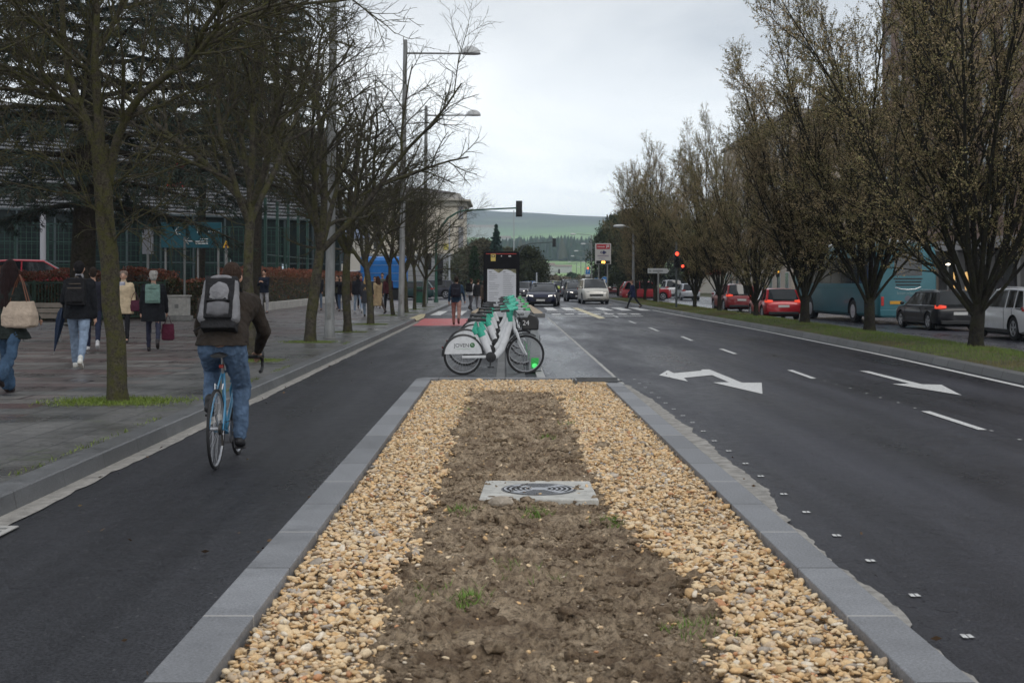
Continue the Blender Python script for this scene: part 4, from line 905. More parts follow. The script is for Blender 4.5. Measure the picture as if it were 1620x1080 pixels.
    for t, w, d in [(.06, .155, .118), (0, .168, .13), (-.08, .178, .138), (-.13, .16, .13)]:
        c = P + up*t*s; rings.append([c + Vector((w*s*math.cos(a), d*s*math.sin(a), 0)) for a in [2*math.pi*i/16 for i in range(16)]])
    if lean > 20: rings = [[P + Vector((w*s*math.cos(a), d*s*math.sin(a)+.02, t*s)) for a in [2*math.pi*i/16 for i in range(16)]] for t, w, d in [(.0, .14, .09), (-.06, .168, .125), (-.10, .15, .12)]]
    b.loft(rings[::-1])
    for i in (0, 1):
        capsule(b, hips[i] - Vector((0, .01, .03))*s, knees[i], .094*s*fit, .064*s*fit); e = ankles[i] + (knees[i]-ankles[i]).normalized()*.03*s
        capsule(b, knees[i], e, .064*s*fit, (.05+flare*.045)*s*fit)
    fuse(b, bot, vox*.9, bm_, root, 3, wr*1.4, 9, 14)
    # shoes
    for i in (0, 1):
        b = MB(); sm = mat('shoe_%s' % name_c, shoe, .6, var=.15); sn = (ankles[i]-knees[i]).normalized(); pitch = 0
        a = ankles[i]; fy = Vector((0, -sn.z, sn.y)); fy = (fy + Vector((0, .5, 0))).normalized() if not feet else Vector((0, 1, -.12)).normalized()
        if a.z < .095*s and not feet: fy = Vector((0, 1, 0))
        dn = Vector((1, 0, 0)).cross(fy); dn = dn if dn.z < 0 else -dn
        capsule(b, a + dn*.035*s - fy*.035*s, a + dn*.042*s + fy*.05*s, .042*s, .042*s, fl=.95); capsule(b, a + dn*.045*s + fy*.05*s, a + dn*.052*s + fy*.145*s, .044*s, .03*s); capsule(b, a + Vector((0, 0, .05))*s, a + dn*.01, .042*s, .044*s)
        o = fuse(b, 'shoe', min(vox, .012), sm, root, 2)
        if sole:
            b = MB(); capsule(b, a + dn*.068*s - fy*.04*s, a + dn*.072*s + fy*.13*s, .034*s, .03*s, fl=.4, side=tuple(dn)); b.build('sole', mat('sole_' + name_c, sole, .6), o)
    # hair
    hm = mat('hair_' + name_c, hair, .7, spec=.15, var=.35, scale=25, bump=.8, bscale=60, bdist=.02, stretch=(3, 3, .5)); b = MB()
    b.ball(hc + Hm @ Vector((0, -.016, .024))*s, (.085*s, .097*s, .108*s), Hm, 16, 11)
    if hstyle == 'short': b.ball(hc + Hm @ Vector((0, -.045, -.025))*s, (.072*s, .06*s, .07*s), Hm)
    if hstyle == 'curly':
        for k in range(26):
            a = random.random()*6.28; v = random.random()*.9; b.ball(hc + Hm @ Vector((math.cos(a)*.078*math.sqrt(1-v*v*.7), -.02+math.sin(a)*.08*math.sqrt(1-v*v*.7), .03+.085*v))*s, .03*s, n=6, k=5)
        b.ball(hc + Hm @ Vector((0, -.05, -.03))*s, (.08*s, .06*s, .07*s), Hm)
    if hlen:
        for k in range(9):
            a = R(-100 + 200*k/8); x0 = hc + Hm @ Vector((.074*math.sin(a), -.02-.075*math.cos(a), .01))*s; x1 = neck + Vector((.10*math.sin(a)*s, -.085*math.cos(a)*s - .035*s, -.02*s)) ; x2 = x1 - up*hlen*s*(.9+.15*random.random()) + Vector((.015*math.sin(k*2.1), -.02, 0))
            capsule(b, x0, x1, .034*s, .038*s, 8); capsule(b, x1, x2, .038*s, .022*s, 8)
    # keep the face clear
    ho = fuse(b, 'hair', min(vox, .012), hm, root, 1, .006, 3, 40)
    if face:
        b = MB()
        for sd in (-1, 1): b.ball(hc + Hm @ Vector((sd*.03, .088, .006))*s, (.012*s, .007*s, .006*s), Hm)
        b.build('eyes', mat('eye_dark', (.02, .015, .012), .3), root)
    if zip_: pass
    root['j'] = 0
    del root['j']
    return root, dict(P=P, neck=neck, up=up, fw=fw, wr=wrs, el=el, sh=sh, hc=hc, s=s, chest=P+up*.32*s)
def W_(root, v): return Matrix.Translation(root.location) @ root.rotation_euler.to_matrix().to_4x4() @ Vector(v)
def backpack(label, root, J, col, sz=(.30, .17, .44), strap=(.02, .02, .02), acc=None, off=-.15, dz=0, flap=False, name='backpack', rough=.8):
    s = J['s']; c = J['P'] + J['up']*(.30+dz)*s - J['fw']*(-off + sz[1]*.35)*s
    w = W_(root, c); o = empty(name, label, 'backpack', w, root.rotation_euler.z); lean = math.atan2(J['up'].y, J['up'].z); o.rotation_euler = (-lean, 0, root.rotation_euler.z)
    m = fabric(name + str(len(bpy.data.objects)), col, .2, rough); a = mat('bpacc' + str(len(bpy.data.objects)), acc or tuple(x*1.8 for x in col), .7, var=.1)
    b = MB(); b.cbox((0, 0, 0), sz); b.cbox((0, -sz[1]*.45, -sz[2]*.12), (sz[0]*.84, sz[1]*.5, sz[2]*.55)); b.cbox((0, -sz[1]*.05, sz[2]*.45), (sz[0]*.8, sz[1]*.8, sz[2]*.16)); fuse(b, 'bag', .012, m, o, 6, .006, 4, 14)
    b = MB()
    for sd in (-1, 1):
        b.tube([(sd*sz[0]*.3, sz[1]*.3, sz[2]*.42), (sd*(sz[0]*.3+.02), sz[1]*.5+.03, sz[2]*.52), (sd*(sz[0]*.36), sz[1]*.5+.14, sz[2]*.40), (sd*(sz[0]*.45), sz[1]*.5+.20, sz[2]*.1), (sd*sz[0]*.5, sz[1]*.5+.12, -sz[2]*.22), (sd*sz[0]*.45, sz[1]*.3, -sz[2]*.38)], .019, 6, flat=.6)
    b.build('strap', mat('strap' + str(len(bpy.data.objects)), strap, .8), o)
    b = MB(); b.torus((0, sz[1]*.1, sz[2]*.5), .035, .008, 'y', 16, 6, 0, 180); b.build('handle', a, o)
    b = MB(); b.cbox((0, -sz[1]*.72, sz[2]*.13), (sz[0]*.72, .008, .012)); b.cbox((0, -sz[1]*.55, sz[2]*.30), (sz[0]*.6, .03, .012)); b.build('zip', a, o)
    return o
# ============================================================ cyclist and his road bicycle
black = mat('black_plastic', (.012, .012, .013), .45, var=.2, scale=30); rubber = mat('rubber', (.016, .016, .017), .75, var=.2, scale=40)
chrome = mat('bare_metal', (.55, .55, .56), .3, metal=.9); alu = mat('aluminium', (.42, .43, .45), .42, metal=.6, var=.1, scale=12)
def wheel(parent, y, r, tr, rimm, nsp=28, cyl=.0016, rim_w=.012, x=0, steer=None):
    b = MB(); c = (x, y, r); b.torus(c, r-tr*2.0-.004, .007, 'x', 48, 6, ry=rim_w*.8)
    for i in range(nsp):
        a = 2*math.pi*i/nsp; a2 = a + (.35 if i % 2 else -.35); s = .022 if i % 4 < 2 else -.022
        b.tube([(x+s, y + .02*math.cos(a2), r + .02*math.sin(a2)), (x, y + (r-.03)*math.cos(a), r + (r-.03)*math.sin(a))], cyl, 3)
    b.tube([(x-.045, y, r), (x+.045, y, r)], .018, 10)
    w = b.build('wheel', rimm, parent)
    MB().torus(c, r-tr, tr, 'x', 56, 8).build('tyre', rubber, w); return w
def road_bike():
    o = empty('bicycle', 'light blue road bicycle ridden along the dark cycle lane', 'bicycle', (-2.44, 11.47, .004), R(.5))
    blue = mat('blue_frame', (.05, .21, .36), .3, coat=.5, var=.1, scale=9)
    B, S, Ht, Hb, Rh = (0, .42, .275), (0, .30, .80), (0, .84, .80), (0, .87, .67), (0, 0, .34)
    b = MB()
    for p, q, r in [(B, S, .015), (S, Ht, .014), (B, Hb, .017), (Hb, Ht, .019)]: b.tube([p, q], r, 10)
    for sx in (-1, 1): b.tube([(sx*.03, .36, .28), (sx*.055, .18, .30), (sx*.06, 0, .34)], .009, 8); b.tube([(sx*.012, .30, .79), (sx*.05, .14, .55), (sx*.06, 0, .34)], .008, 8)
    b.tube([(-.034, .42, .275), (.034, .42, .275)], .022, 10); b.build('frame', blue, o)
    b = MB()
    for sx in (-1, 1): b.tube([(sx*.03, .885, .67), (sx*.05, .90, .60), (sx*.05, .95, .45), (sx*.05, 1.0, .34)], [.013, .013, .011, .008], 8)
    b.tube([(-.05, .88, .68), (.05, .88, .68)], .013, 8); b.build('fork', blue, o)
    wheel(o, 0, .34, .0135, alu); wheel(o, 1.0, .34, .0135, alu)
    MB().tube([(0, .30, .79), (0, .265, .93)], .0135, 8).build('seatpost', chrome, o); MB().tube([(0, .84, .80), (0, .835, .88), (0, .90, .90)], .014, 8).build('stem', chrome, o)
    b = MB(); rings = []
    for y, w, z in [(.085, .05, .955), (.11, .074, .963), (.16, .072, .965), (.24, .045, .96), (.31, .024, .958), (.385, .018, .95)]:
        rings.append([(w*math.cos(a), y, z + .018*math.sin(a) - .012*abs(math.cos(a))) for a in [2*math.pi*i/12 for i in range(12)]])
    b.loft(rings).build('saddle', black, o)
    b = MB(); hb = [(0, .90, .90), (.10, .90, .90), (.19, .905, .90), (.215, .96, .895), (.22, 1.01, .86), (.222, 1.0, .80), (.222, .94, .765), (.222, .88, .765)]
    b.tube([(-x, y, z) for x, y, z in hb[::-1]] + hb[1:], .0155, 8)
    for sx in (-1, 1): b.tube([(sx*.215, .97, .90), (sx*.218, 1.03, .93), (sx*.22, 1.06, .90), (sx*.222, 1.05, .80)], [.018, .016, .008, .006], 7)
    b.build('handlebar', black, o)
    b = MB(); b.lathe([(.098, -.003), (.098, .003), (.08, .003)], 32, Matrix.Translation((.048, .42, .275)) @ Matrix.Rotation(R(90), 4, 'Y'))
    b.build('chainring', chrome, o)
    for q in (((.065, .42, .275), (.07, .50, .125)), ((-.065, .42, .275), (-.07, .34, .425))): MB().tube(list(q), .010, 6).build('crank', chrome, o)
    for sx, y, z in ((1, .50, .125), (-1, .34, .425)):
        b = MB(); b.cbox((sx*.115, y, z), (.085, .07, .018)); b.build('pedal', black, o, bev=.004)
    b = MB(); b.tube([(.05, .42, .373), (.05, 0, .385)], .004, 5); b.tube([(.05, .42, .178), (.05, .06, .22), (.05, 0, .30)], .004, 5)
    b.lathe([(.05, -.012), (.05, .012)], 20, Matrix.Translation((.04, 0, .34)) @ Matrix.Rotation(R(90), 4, 'Y')); b.cbox((.052, .01, .245), (.012, .03, .09)); b.build('chain', mat('chain', (.06, .055, .05), .5, metal=.7), o)
    b = MB(); b.cbox((0, .235, .855), (.035, .05, .03)); b.build('rear_light', mat('rear_light', (.30, .02, .01), .3), o, bev=.004)
    b = MB()
    for sx in (-1, 1): b.tube([(sx*.02, .16, .68), (sx*.035, .13, .71), (sx*.03, .11, .665)], .006, 5)
    b.build('brake', chrome, o); return o
road_bike()
cy, CJ = person('cyclist in dark brown jacket and blue jeans riding away on a blue bicycle', (-2.44, 11.47, .004), R(.5), 1.80, 41, coat=-.1, top='jacket', tcol=(.030, .023, .018), bcol=(.085, .135, .215), shoe=(.012, .012, .014), hair=(.045, .028, .02), bulk=1.15, scale_sh=1.12, pelvis=(0, .27, 1.07), fit=1.22,
    hands=((-.20, .90, .955), (.20, .90, .955)), feet=((-.115, .30, .52), (.115, .455, .215)), vox=.010, name_c='cyc', collar=(.01, .01, .012), wr=.009, head=(-8, 6))
def cyc_pack():
    J, s = CJ, CJ['s']; ln = math.atan2(J['up'].y, J['up'].z); c = J['P'] + J['up']*.20*s - J['fw']*.245*s; w = W_(cy, c)
    o = empty('backpack', 'light grey and black hiking backpack on the cyclist', 'backpack', w); o.rotation_euler = (-ln*.5, 0, R(.5))
    lg = fabric('pack_grey', (.20, .20, .21), .15, .8); bk = fabric('pack_black', (.018, .018, .02), .3, .8)
    b = MB(); b.cbox((0, 0, 0), (.30, .17, .52)); b.cbox((0, -.03, .02), (.27, .20, .40)); b.cbox((0, .01, -.2), (.32, .2, .14)); fuse(b, 'bag', .010, bk, o, 14, .004, 4, 14)
    for sx in (-1, 1):
        b = MB(); capsule(b, (sx*.142, -.045, -.16), (sx*.115, -.05, .19), .058, .048, fl=1.3); fuse(b, 'side_panel', .009, lg, o, 6, .005, 3, 16)
    b = MB(); b.ball((0, -.105, .09), (.112, .05, .105)); b.cbox((0, -.10, .075), (.19, .06, .16)); fuse(b, 'pocket', .008, lg, o, 14, .006, 5, 16)
    b = MB(); b.ball((0, -.115, -.085), (.125, .055, .085)); b.cbox((0, -.11, -.09), (.21, .06, .12)); fuse(b, 'pocket', .008, mat('pack_mid', (.13, .13, .14), .8, var=.25), o, 14, .006, 6, 16)
    b = MB(); b.ball((0, -.05, .235), (.125, .075, .035)); fuse(b, 'lid', .008, lg, o, 4, .004)
    b = MB(); b.cbox((0, -.142, -.012), (.22, .03, .014)); b.build('strap', bk, o)
    for sx in (-1, 1):
        b = MB(); b.tube([(sx*.105, -.135, -.17), (sx*.112, -.14, .0), (sx*.10, -.125, .17)], .007, 5); b.build('strap', bk, o)
        b = MB(); b.tube([(sx*.10, .08, .20), (sx*.12, .16, .24), (sx*.155, .30, .14), (sx*.18, .26, -.05), (sx*.16, .12, -.2)], .02, 6, flat=.5); b.build('shoulder_strap', bk, o)
    b = MB(); b.tube([(-.16, .05, -.2), (-.2, .02, -.24), (-.235, .0, -.27)], .014, 5, flat=.5); b.build('strap', bk, o)
    MB().torus((0, .03, .265), .04, .008, 'y', 16, 6, 0, 180).build('handle', bk, o)
    o.scale = (.92, .9, .9)
cyc_pack()

# ============================================================ hire bikes and docks
white_p = mat('bike_white', (.66, .67, .68), .3, coat=.4, var=.08, scale=14); mint = mat('bike_mint', (.05, .42, .29), .4, var=.12, scale=16)
def hire_bike(label):
    o = empty('hire_bike', label, 'bicycle', group='docked hire bikes')
    b = MB()
    def flatbeam(pts, w, t):
        rings = []
        for i, (y, z) in enumerate(pts):
            a = Vector((0, pts[min(i+1, len(pts)-1)][0]-pts[max(i-1, 0)][0], pts[min(i+1, len(pts)-1)][1]-pts[max(i-1, 0)][1])).normalized(); n = Vector((0, a.z, -a.y)); W = w[i]
            rings.append([Vector((t*math.cos(q), y, z)) + n*(W*math.sin(q)) for q in [2*math.pi*(k+.5)/14 for k in range(14)]])
        b.loft(rings)
    flatbeam([(.36, .30), (.47, .285), (.58, .32), (.67, .43), (.74, .60), (.80, .80), (.845, .93)], [.03, .045, .055, .062, .06, .055, .04], .036)
    flatbeam([(.465, .33), (.42, .44), (.36, .58), (.31, .70)], [.052, .065, .065, .055], .040)
    b.build('frame', white_p, o)
    b = MB(); flatbeam([(.335, .655), (.29, .75), (.265, .81)], [.066, .062, .035], .043); flatbeam([(.24, .70), (.2, .76), (.21, .82)], [.05, .05, .03], .03); b.build('battery_cap', mint, o)
    b = MB(); b.tube([(0, .28, .78), (0, .245, .91)], .017, 10); b.build('seatpost', chrome, o)
    b = MB(); rings = []
    for y, w, z in [(.09, .06, .925), (.12, .10, .945), (.18, .098, .945), (.25, .06, .935), (.33, .03, .935), (.395, .022, .925)]: rings.append([(w*math.cos(a), y, z + .028*math.sin(a) - .012*abs(math.cos(a))) for a in [2*math.pi*i/12 for i in range(12)]])
    b.loft(rings).build('saddle', black, o)
    wheel(o, 0, .335, .021, alu, 24, .002); wheel(o, 1.09, .335, .021, alu, 24, .002)
    # rear mudguard with closed skirt
    b = MB()
    for sx in (-1, 1):
        pts = [(sx*.036, .338*math.cos(R(a)), .335+.338*math.sin(R(a))) for a in np.linspace(4, 176, 26)]; pts2 = [(sx*.030, y, z) for _, y, z in pts]; b.loft([pts, pts2], True)
    fen = b.build('rear_skirt', white_p, o)
    b = MB(); b.loft([[(x, r*math.cos(R(a)), .335 + r*math.sin(R(a))) for x, r in ((-.042, .340), (-.03, .358), (.03, .358), (.042, .340), (.042, .326), (-.042, .326))] for a in np.linspace(2, 182, 30)]); b.build('mudguard', black, o)
    b = MB(); b.loft([[(x, 1.09 + r*math.cos(R(a)), .335 + r*math.sin(R(a))) for x, r in ((-.04, .352), (0, .37), (.04, .352), (.0, .345))] for a in np.linspace(60, 165, 18)]); b.build('mudguard', black, o)
    text('lettering', 'JOVEN', .088, mat('print_dark', (.05, .06, .06), .5), fen, (.0385, -.03, .50), (R(90), 0, R(90)), .001)
    b = MB(); b.lathe([(.042, 0), (.042, .003)], 24, Matrix.Translation((.037, .155, .505)) @ Matrix.Rotation(R(90), 4, 'Y')); b.build('emblem', mat('emblem_green', (.03, .14, .04), .5), fen)
    b = MB(); b.cbox((.0415, .145, .515), (.001, .012, .03)); b.cbox((.0415, .165, .50), (.001, .022, .008)); b.cbox((.0415, .0, .445), (.001, .26, .006)); b.build('emblem_mark', mat('print_pale', (.5, .62, .5), .5), fen)
    b = MB(); b.box(.045, -.03, .285, .060, .47, .335); b.build('chain_guard', white_p, o, bev=.01)
    b = MB(); b.box(.043, -.02, .335, .063, .46, .350); b.lathe([(.088, -.01), (.088, .012), (.06, .018)], 28, Matrix.Translation((.055, .47, .30)) @ Matrix.Rotation(R(90), 4, 'Y')); b.build('chainring', black, o)
    MB().tube([(.075, .47, .30), (.082, .45, .14)], .011, 6).build('crank', black, o); MB().tube([(-.075, .47, .30), (-.082, .49, .46)], .011, 6).build('crank', black, o)
    for sx, y, z in ((1, .45, .14), (-1, .49, .46)): MB().cbox((sx*.135, y, z), (.10, .09, .022)).build('pedal', black, o, bev=.005)
    b = MB(); b.tube([(-.03, .30, .27), (-.09, .22, .06), (-.12, .12, .02)], .010, 6); b.build('kickstand', black, o)
    b = MB(); b.tube([(0, .86, .99), (0, .885, .84), (0, .90, .75)], [.035, .034, .026], 12)
    for sx in (-1, 1): b.tube([(sx*.03, .90, .76), (sx*.055, .925, .70), (sx*.058, .97, .56), (sx*.058, 1.03, .44), (sx*.058, 1.09, .335)], [.022, .02, .018, .016, .013], 8, flat=1.4)
    b.build('fork', white_p, o)
    b = MB(); b.tube([(0, .83, .90), (0, .82, 1.02), (0, .84, 1.10)], [.045, .05, .045], 12); b.tube([(0, .78, 1.105), (0, .95, 1.125)], [.04, .045], 10, flat=.8)
    b.tube([(-.30, .72, 1.09), (-.26, .80, 1.10), (-.1, .86, 1.11), (.1, .86, 1.11), (.26, .80, 1.10), (.30, .72, 1.09)], .021, 8); b.build('handlebar', mint, o)
    for sx in (-1, 1): MB().tube([(sx*.30, .73, 1.09), (sx*.305, .65, 1.085), (sx*.30, .59, 1.08)], [.023, .022, .019], 8).build('grip', black, o)
    b = MB(); b.tube([(-.2, .84, 1.10), (-.18, .93, 1.0), (-.05, .95, .85), (-.02, .9, .6)], .006, 5); b.tube([(.2, .84, 1.10), (.19, .93, 1.0), (.05, .95, .85)], .006, 5); b.build('cable', black, o)
    b = MB(); b.loft([[(-w, y, z), (w, y, z), (w, y2, z), (-w, y2, z)] for z, w, y, y2 in ((.965, .10, .91, 1.10), (1.06, .13, .90, 1.15), (1.08, .13, .90, 1.15))]); b.build('carrier', mat('carrier_pale', (.42, .44, .45), .55, var=.25, scale=40), o, bev=.012)
    b = MB()
    for i in range(4): b.cbox((.128, .935+.028*i, 1.02), (.01, .014, .022))
    b.build('carrier_slot', black, o)
    b = MB(); b.cbox((.02, 1.11, 1.105), (.12, .10, .055), Euler((R(20), 0, 0)).to_matrix()); d = b.build('display', mat('display_body', (.10, .16, .10), .35), o, bev=.01)
    b = MB(); b.box(.082, 1.075, 1.09, .0835, 1.15, 1.12); b.build('screen', mat('screen_green', (.02, .16, .05), .2, emit=(.05, .4, .12), es=.5), d)
    MB().ball((-.0, -.352, .47), (.02, .014, .018)).build('rear_light', mat('bike_rear_light', (.12, .01, .01), .3), o)
    return o
def dock(label):
    o = empty('bike_dock', label, 'bike dock', group='docking posts of the hire bikes')
    gl = mat('dock_grey', (.34, .36, .37), .35, var=.15, scale=6, metal=.3)
    b = MB(); b.loft([[(x, y, z) for x, y in ((-a, -.05), (a2, -.05), (a2, .05), (-a, .05))] for z, a, a2 in ((.03, .02, .20), (.35, .0, .19), (.72, -.02, .165), (.80, -.03, .15))]); b.build('post', gl, o, bev=.012)
    b = MB(); poly = [(-.13, .74), (.155, .74), (.165, .90), (.12, .985), (.02, 1.02), (-.10, 1.02), (-.135, .98)]
    M = Matrix.Rotation(R(90), 4, 'X'); b.prism(poly, -.07, .07, M); hd = b.build('head', mat('dock_black', (.014, .015, .016), .3, coat=.3), o, bev=.02)
    b = MB(); b.box(.03, -.058, .08, .16, -.051, .26); b.build('light', mat('dock_green', (.02, .3, .05), .3, emit=(.06, 1, .16), es=.12), o, bev=.01)
    b = MB(); b.ball((.09, -.056, .125), (.05, .01, .045)); b.build('light_core', mat('dock_green_core', (.02, .4, .05), .3, emit=(.12, 1, .25), es=.6), o)
    b = MB(); b.box(-.14, -.16, .0, .12, .2, .04); b.box(.12, -.09, .0, .22, .09, .03); b.build('foot', black, o, bev=.008)
    return o, hd
hb = hire_bike('hire bike nearest the camera, JOVEN on its white rear skirt'); hb.location = (-.71, 22.9, 0); hb.rotation_euler = (R(0), 0, R(-76))
dk, hd = dock('nearest docking post with the number 24 and a glowing green light'); dk.location = (.42, 23.48, .0)
text('number', '24', .12, mat('num_white', (.7, .7, .7), .5), hd, (-.06, -.0715, .86), (R(90), 0, 0), .001)
ordn = ['second', 'third', 'fourth', 'fifth', 'sixth', 'seventh']
for i, (d, dx) in enumerate([(25.4, -.03), (28.2, .05), (31.2, .02), (34.3, .04), (37.4, .0), (40.3, .05)]):
    n = ordn[i]
    clone(hb, '%s hire bike in the row, counted from the near end' % n, (-.71 + dx, d, 0), None, 'docked hire bikes').rotation_euler = (0, 0, R(-77 + random.uniform(-3.5, 3.5)))
    k = clone(dk, 'docking post of the %s hire bike, counted from the near end' % n, (.42, d + .52, 0), None, 'docking posts of the hire bikes')
    for ch in children(k):
        for c2 in children(ch): bpy.data.objects.remove(c2)
b = MB(); b.box(-.15, 20.76, -.02, .0, 46.5, .035); tag(b.build('dock_rail', kerb_m, bev=.01), 'low pale concrete strip running under the hire bikes', 'dock base')
b = MB(); b.box(.02, 20.76, -.02, .34, 46.5, .022); tag(b.build('base_plate', mat('plate', (.05, .052, .055), .35, metal=.5, var=.3, scale=3), bev=.004), 'dark steel base plate under the docking posts', 'dock base')
b = MB(); b.box(.52, 20.76, -.02, .66, 46.5, .03); tag(b.build('edge_strip', mat('pale_kerb', (.38, .38, .37), .6, var=.15, scale=5), bev=.01), 'pale kerb strip right of the docking posts', 'dock base')

# information totem
tt = empty('information_totem', 'tall black information totem with white map posters behind the hire bikes', 'information board', (-.12, 46, 0))
b = MB(); M = Matrix.Rotation(R(90), 4, 'X'); w = .61; poly = [(-w, 0), (w, 0), (w, 2.50), (w-.03, 2.55), (w-.1, 2.57), (-w+.1, 2.57), (-w+.03, 2.55), (-w, 2.50)]
b.prism(poly, -.09, .09, M); b.build('case', mat('totem_black', (.009, .009, .011), .6, spec=.15, var=.2), tt, bev=.02)
b = MB(); b.box(-.48, -.096, .35, .49, -.091, 1.97); gp = b.build('glass_panel', mat('panel_photo', (.10, .11, .08), .3, var=.6, scale=9, col2=(.28, .25, .12)), tt)
b = MB(); top = [(.49, 1.82), (.43, 1.84), (.30, 1.92), (.18, 1.955), (.08, 1.955), (-.02, 1.88), (-.09, 1.84), (-.17, 1.88), (-.26, 1.95), (-.36, 1.965), (-.48, 1.965)]
b.prism([(-.48, .36), (.49, .36)] + top, .097, .1, M); b.build('poster', mat('poster_white', (.56, .57, .60), .35, var=.04, scale=3), tt)
b = MB(); random.seed(3)
for cx, x1 in ((-.42, -.07), (.05, .42)):
    for z in np.arange(1.74, .45, -.064):
        if random.random() < .16: continue
        b.box(cx, -.1025, z, cx + (x1-cx)*random.uniform(.45, 1), -.1005, z + .018)
    b.box(cx, -.1025, 1.855, cx+.09, -.1005, 1.90); b.box(cx+.01, -.1025, 1.80, cx+.22, -.1005, 1.815)
b.build('print', mat('poster_grey_print', (.30, .31, .33), .5), tt)
b = MB(); b.box(-.52, -.094, 2.475, .50, -.0905, 2.495); b.build('red_line', mat('red_line', (.5, .06, .05), .5), tt)
b = MB(); b.box(-.36, -.096, 2.24, -.20, -.0905, 2.48); st = b.build('sticker', mat('sticker_yellow', (.62, .47, .12), .5), tt)
b = MB(); b.box(-.34, -.098, 2.37, -.22, -.0965, 2.455); b.build('sticker_mark', mat('sticker_dark', (.12, .08, .03), .5), st)
b = MB(); b.box(-.305, -.1, 2.395, -.255, -.0985, 2.43); b.build('sticker_mark', mat('sticker_yellow2', (.7, .6, .3), .5), st)
b = MB(); b.box(.24, -.094, 2.385, .275, -.0905, 2.43); b.box(.285, -.094, 2.385, .32, -.0905, 2.43); b.ball((-.0, -.09, 2.41), (.02, .004, .02)); b.build('symbol', mat('num_white', (.7, .7, .7), .5), tt)

# ============================================================ pedestrians on the left pavement
denim = (.055, .095, .155)
Z0 = .137
w1, J = person('woman with long dark brown hair in a dark green jacket carrying a beige tote', (-6.42, 17.6, Z0), R(-6), 1.73, 3, ((16, 2, 6), (-24, 3, 30)), ((-6, 12, 22), (12, 10, 45)), 'jacket', (.018, .024, .022), 'jeans', (.045, .085, .145), (.02, .012, .012), (.022, .012, .012), .30, coat=.10, flare=1.0, fit=1.05, bulk=1.05, vox=.012, name_c='w1', wr=.009)
def tote(label, root, c, sz, col, strap, top=None, rz=0, name='tote_bag'):
    w = W_(root, c); o = empty(name, label, 'bag', w, root.rotation_euler.z + rz); m = fabric(name + str(len(bpy.data.objects)), col, .12, .8); b = MB()
    b.loft([[(x*sz[0]*k, y*sz[1]*k2, z*sz[2]) for x, y in ((-.5, -.5), (0, -.6), (.5, -.5), (.55, 0), (.5, .5), (0, .6), (-.5, .5), (-.55, 0))] for z, k, k2 in ((-.5, .75, .8), (-.42, 1, 1), (0, 1.02, .95), (.4, .92, .5), (.5, .9, .3))]); fuse(b, 'bag', .010, m, o, 5, .008, 6, 12)
    b = MB(); T = top or .25
    for yy in (-.03, .03): b.tube([(-sz[0]*.3, yy, sz[2]*.45), (-sz[0]*.12, yy*.6, sz[2]*.5+T*.7), (0, yy*.3, sz[2]*.5+T), (sz[0]*.12, yy*.6, sz[2]*.5+T*.7), (sz[0]*.3, yy, sz[2]*.45)], .011, 6, flat=.5)
    b.build('handle', mat('strap_' + name + str(len(bpy.data.objects)), strap, .6), o); return o
tote('big beige leather tote bag on the shoulder of the long-haired woman', w1, (.19, -.10, 1.02), (.42, .20, .34), (.46, .37, .29), (.16, .06, .03), .34, R(-8))
w2, J2 = person('man in black padded jacket and pale jeans walking with a navy umbrella', (-7.12, 22.7, Z0), R(4), 1.80, 4, ((20, 2, 6), (-20, 3, 16)), ((6, 14, 60), (-10, 10, 15)), 'jacket', (.008, .009, .012), 'jeans', (.20, .26, .35), (.6, .6, .56), (.012, .011, .012), bulk=1.28, vox=.013, name_c='m2', collar=(.3, .3, .32), sole=(.6, .58, .5), wr=.007, fit=1.1)
backpack('black backpack with small badges on the man with the umbrella', w2, J2, (.012, .012, .014), (.31, .17, .44), acc=(.10, .08, .06))
um = empty('umbrella', 'furled navy umbrella hanging behind the man in pale jeans', 'umbrella', W_(w2, (-.30, .10, .95)), 0); um.rotation_euler = (R(10), R(14), 0)
b = MB(); n = 16; rings = []
for z, r in [(-.72, .006), (-.55, .022), (-.35, .045), (-.15, .058), (-.03, .05), (.05, .022)]: rings.append([(r*(1+.25*math.sin(4*a))*math.cos(a), r*(1+.25*math.sin(4*a))*math.sin(a), z) for a in [2*math.pi*i/n for i in range(n)]])
b.loft(rings).build('canopy', fabric('navy_umbrella', (.015, .028, .06), .2, .5), um); MB().tube([(0, 0, .04), (0, 0, .14), (.02, 0, .18), (.05, 0, .18), (.07, 0, .14)], .010, 6).build('handle', black, um); MB().tube([(0, 0, -.78), (0, 0, -.7)], .005, 5).build('tip', chrome, um)
person('person in dark clothes and pale trainers half hidden ahead of the umbrella man', (-8.55, 28.2, Z0), R(12), 1.72, 3, ((12, 2, 6), (-16, 3, 18)), top='jacket', tcol=(.02, .02, .03), bcol=(.02, .025, .05), shoe=(.5, .5, .5), name_c='m3', vox=.02)
w4, J4 = person('woman with short greying curls in a cream coat walking towards the camera', (-8.98, 32, Z0), R(185), 1.68, 2, ((14, 2, 5), (-12, 3, 14)), ((-8, 8, 20), (4, 12, 50)), 'coat', (.50, .40, .27), 'trousers', (.012, .012, .015), (.02, .02, .02), (.22, .17, .14), hstyle='curly', coat=.12, bulk=1.2, vox=.016, name_c='w4', collar=(.42, .34, .24), face=True)
b = MB(); b.loft([[(x, .125, z), (x2, .14, z), (x2, .15, z-.01), (x, .135, z-.01)] for x, x2, z in ((-.06, .07, 1.42), (-.055, .09, 1.28), (-.05, .10, 1.12))]); b.build('scarf', fabric('scarf', (.35, .36, .42), .5), w4)
tote('burgundy shoulder bag hanging in front of the woman in the cream coat', w4, (-.27, .05, .86), (.30, .12, .26), (.06, .012, .028), (.05, .01, .02), .2)
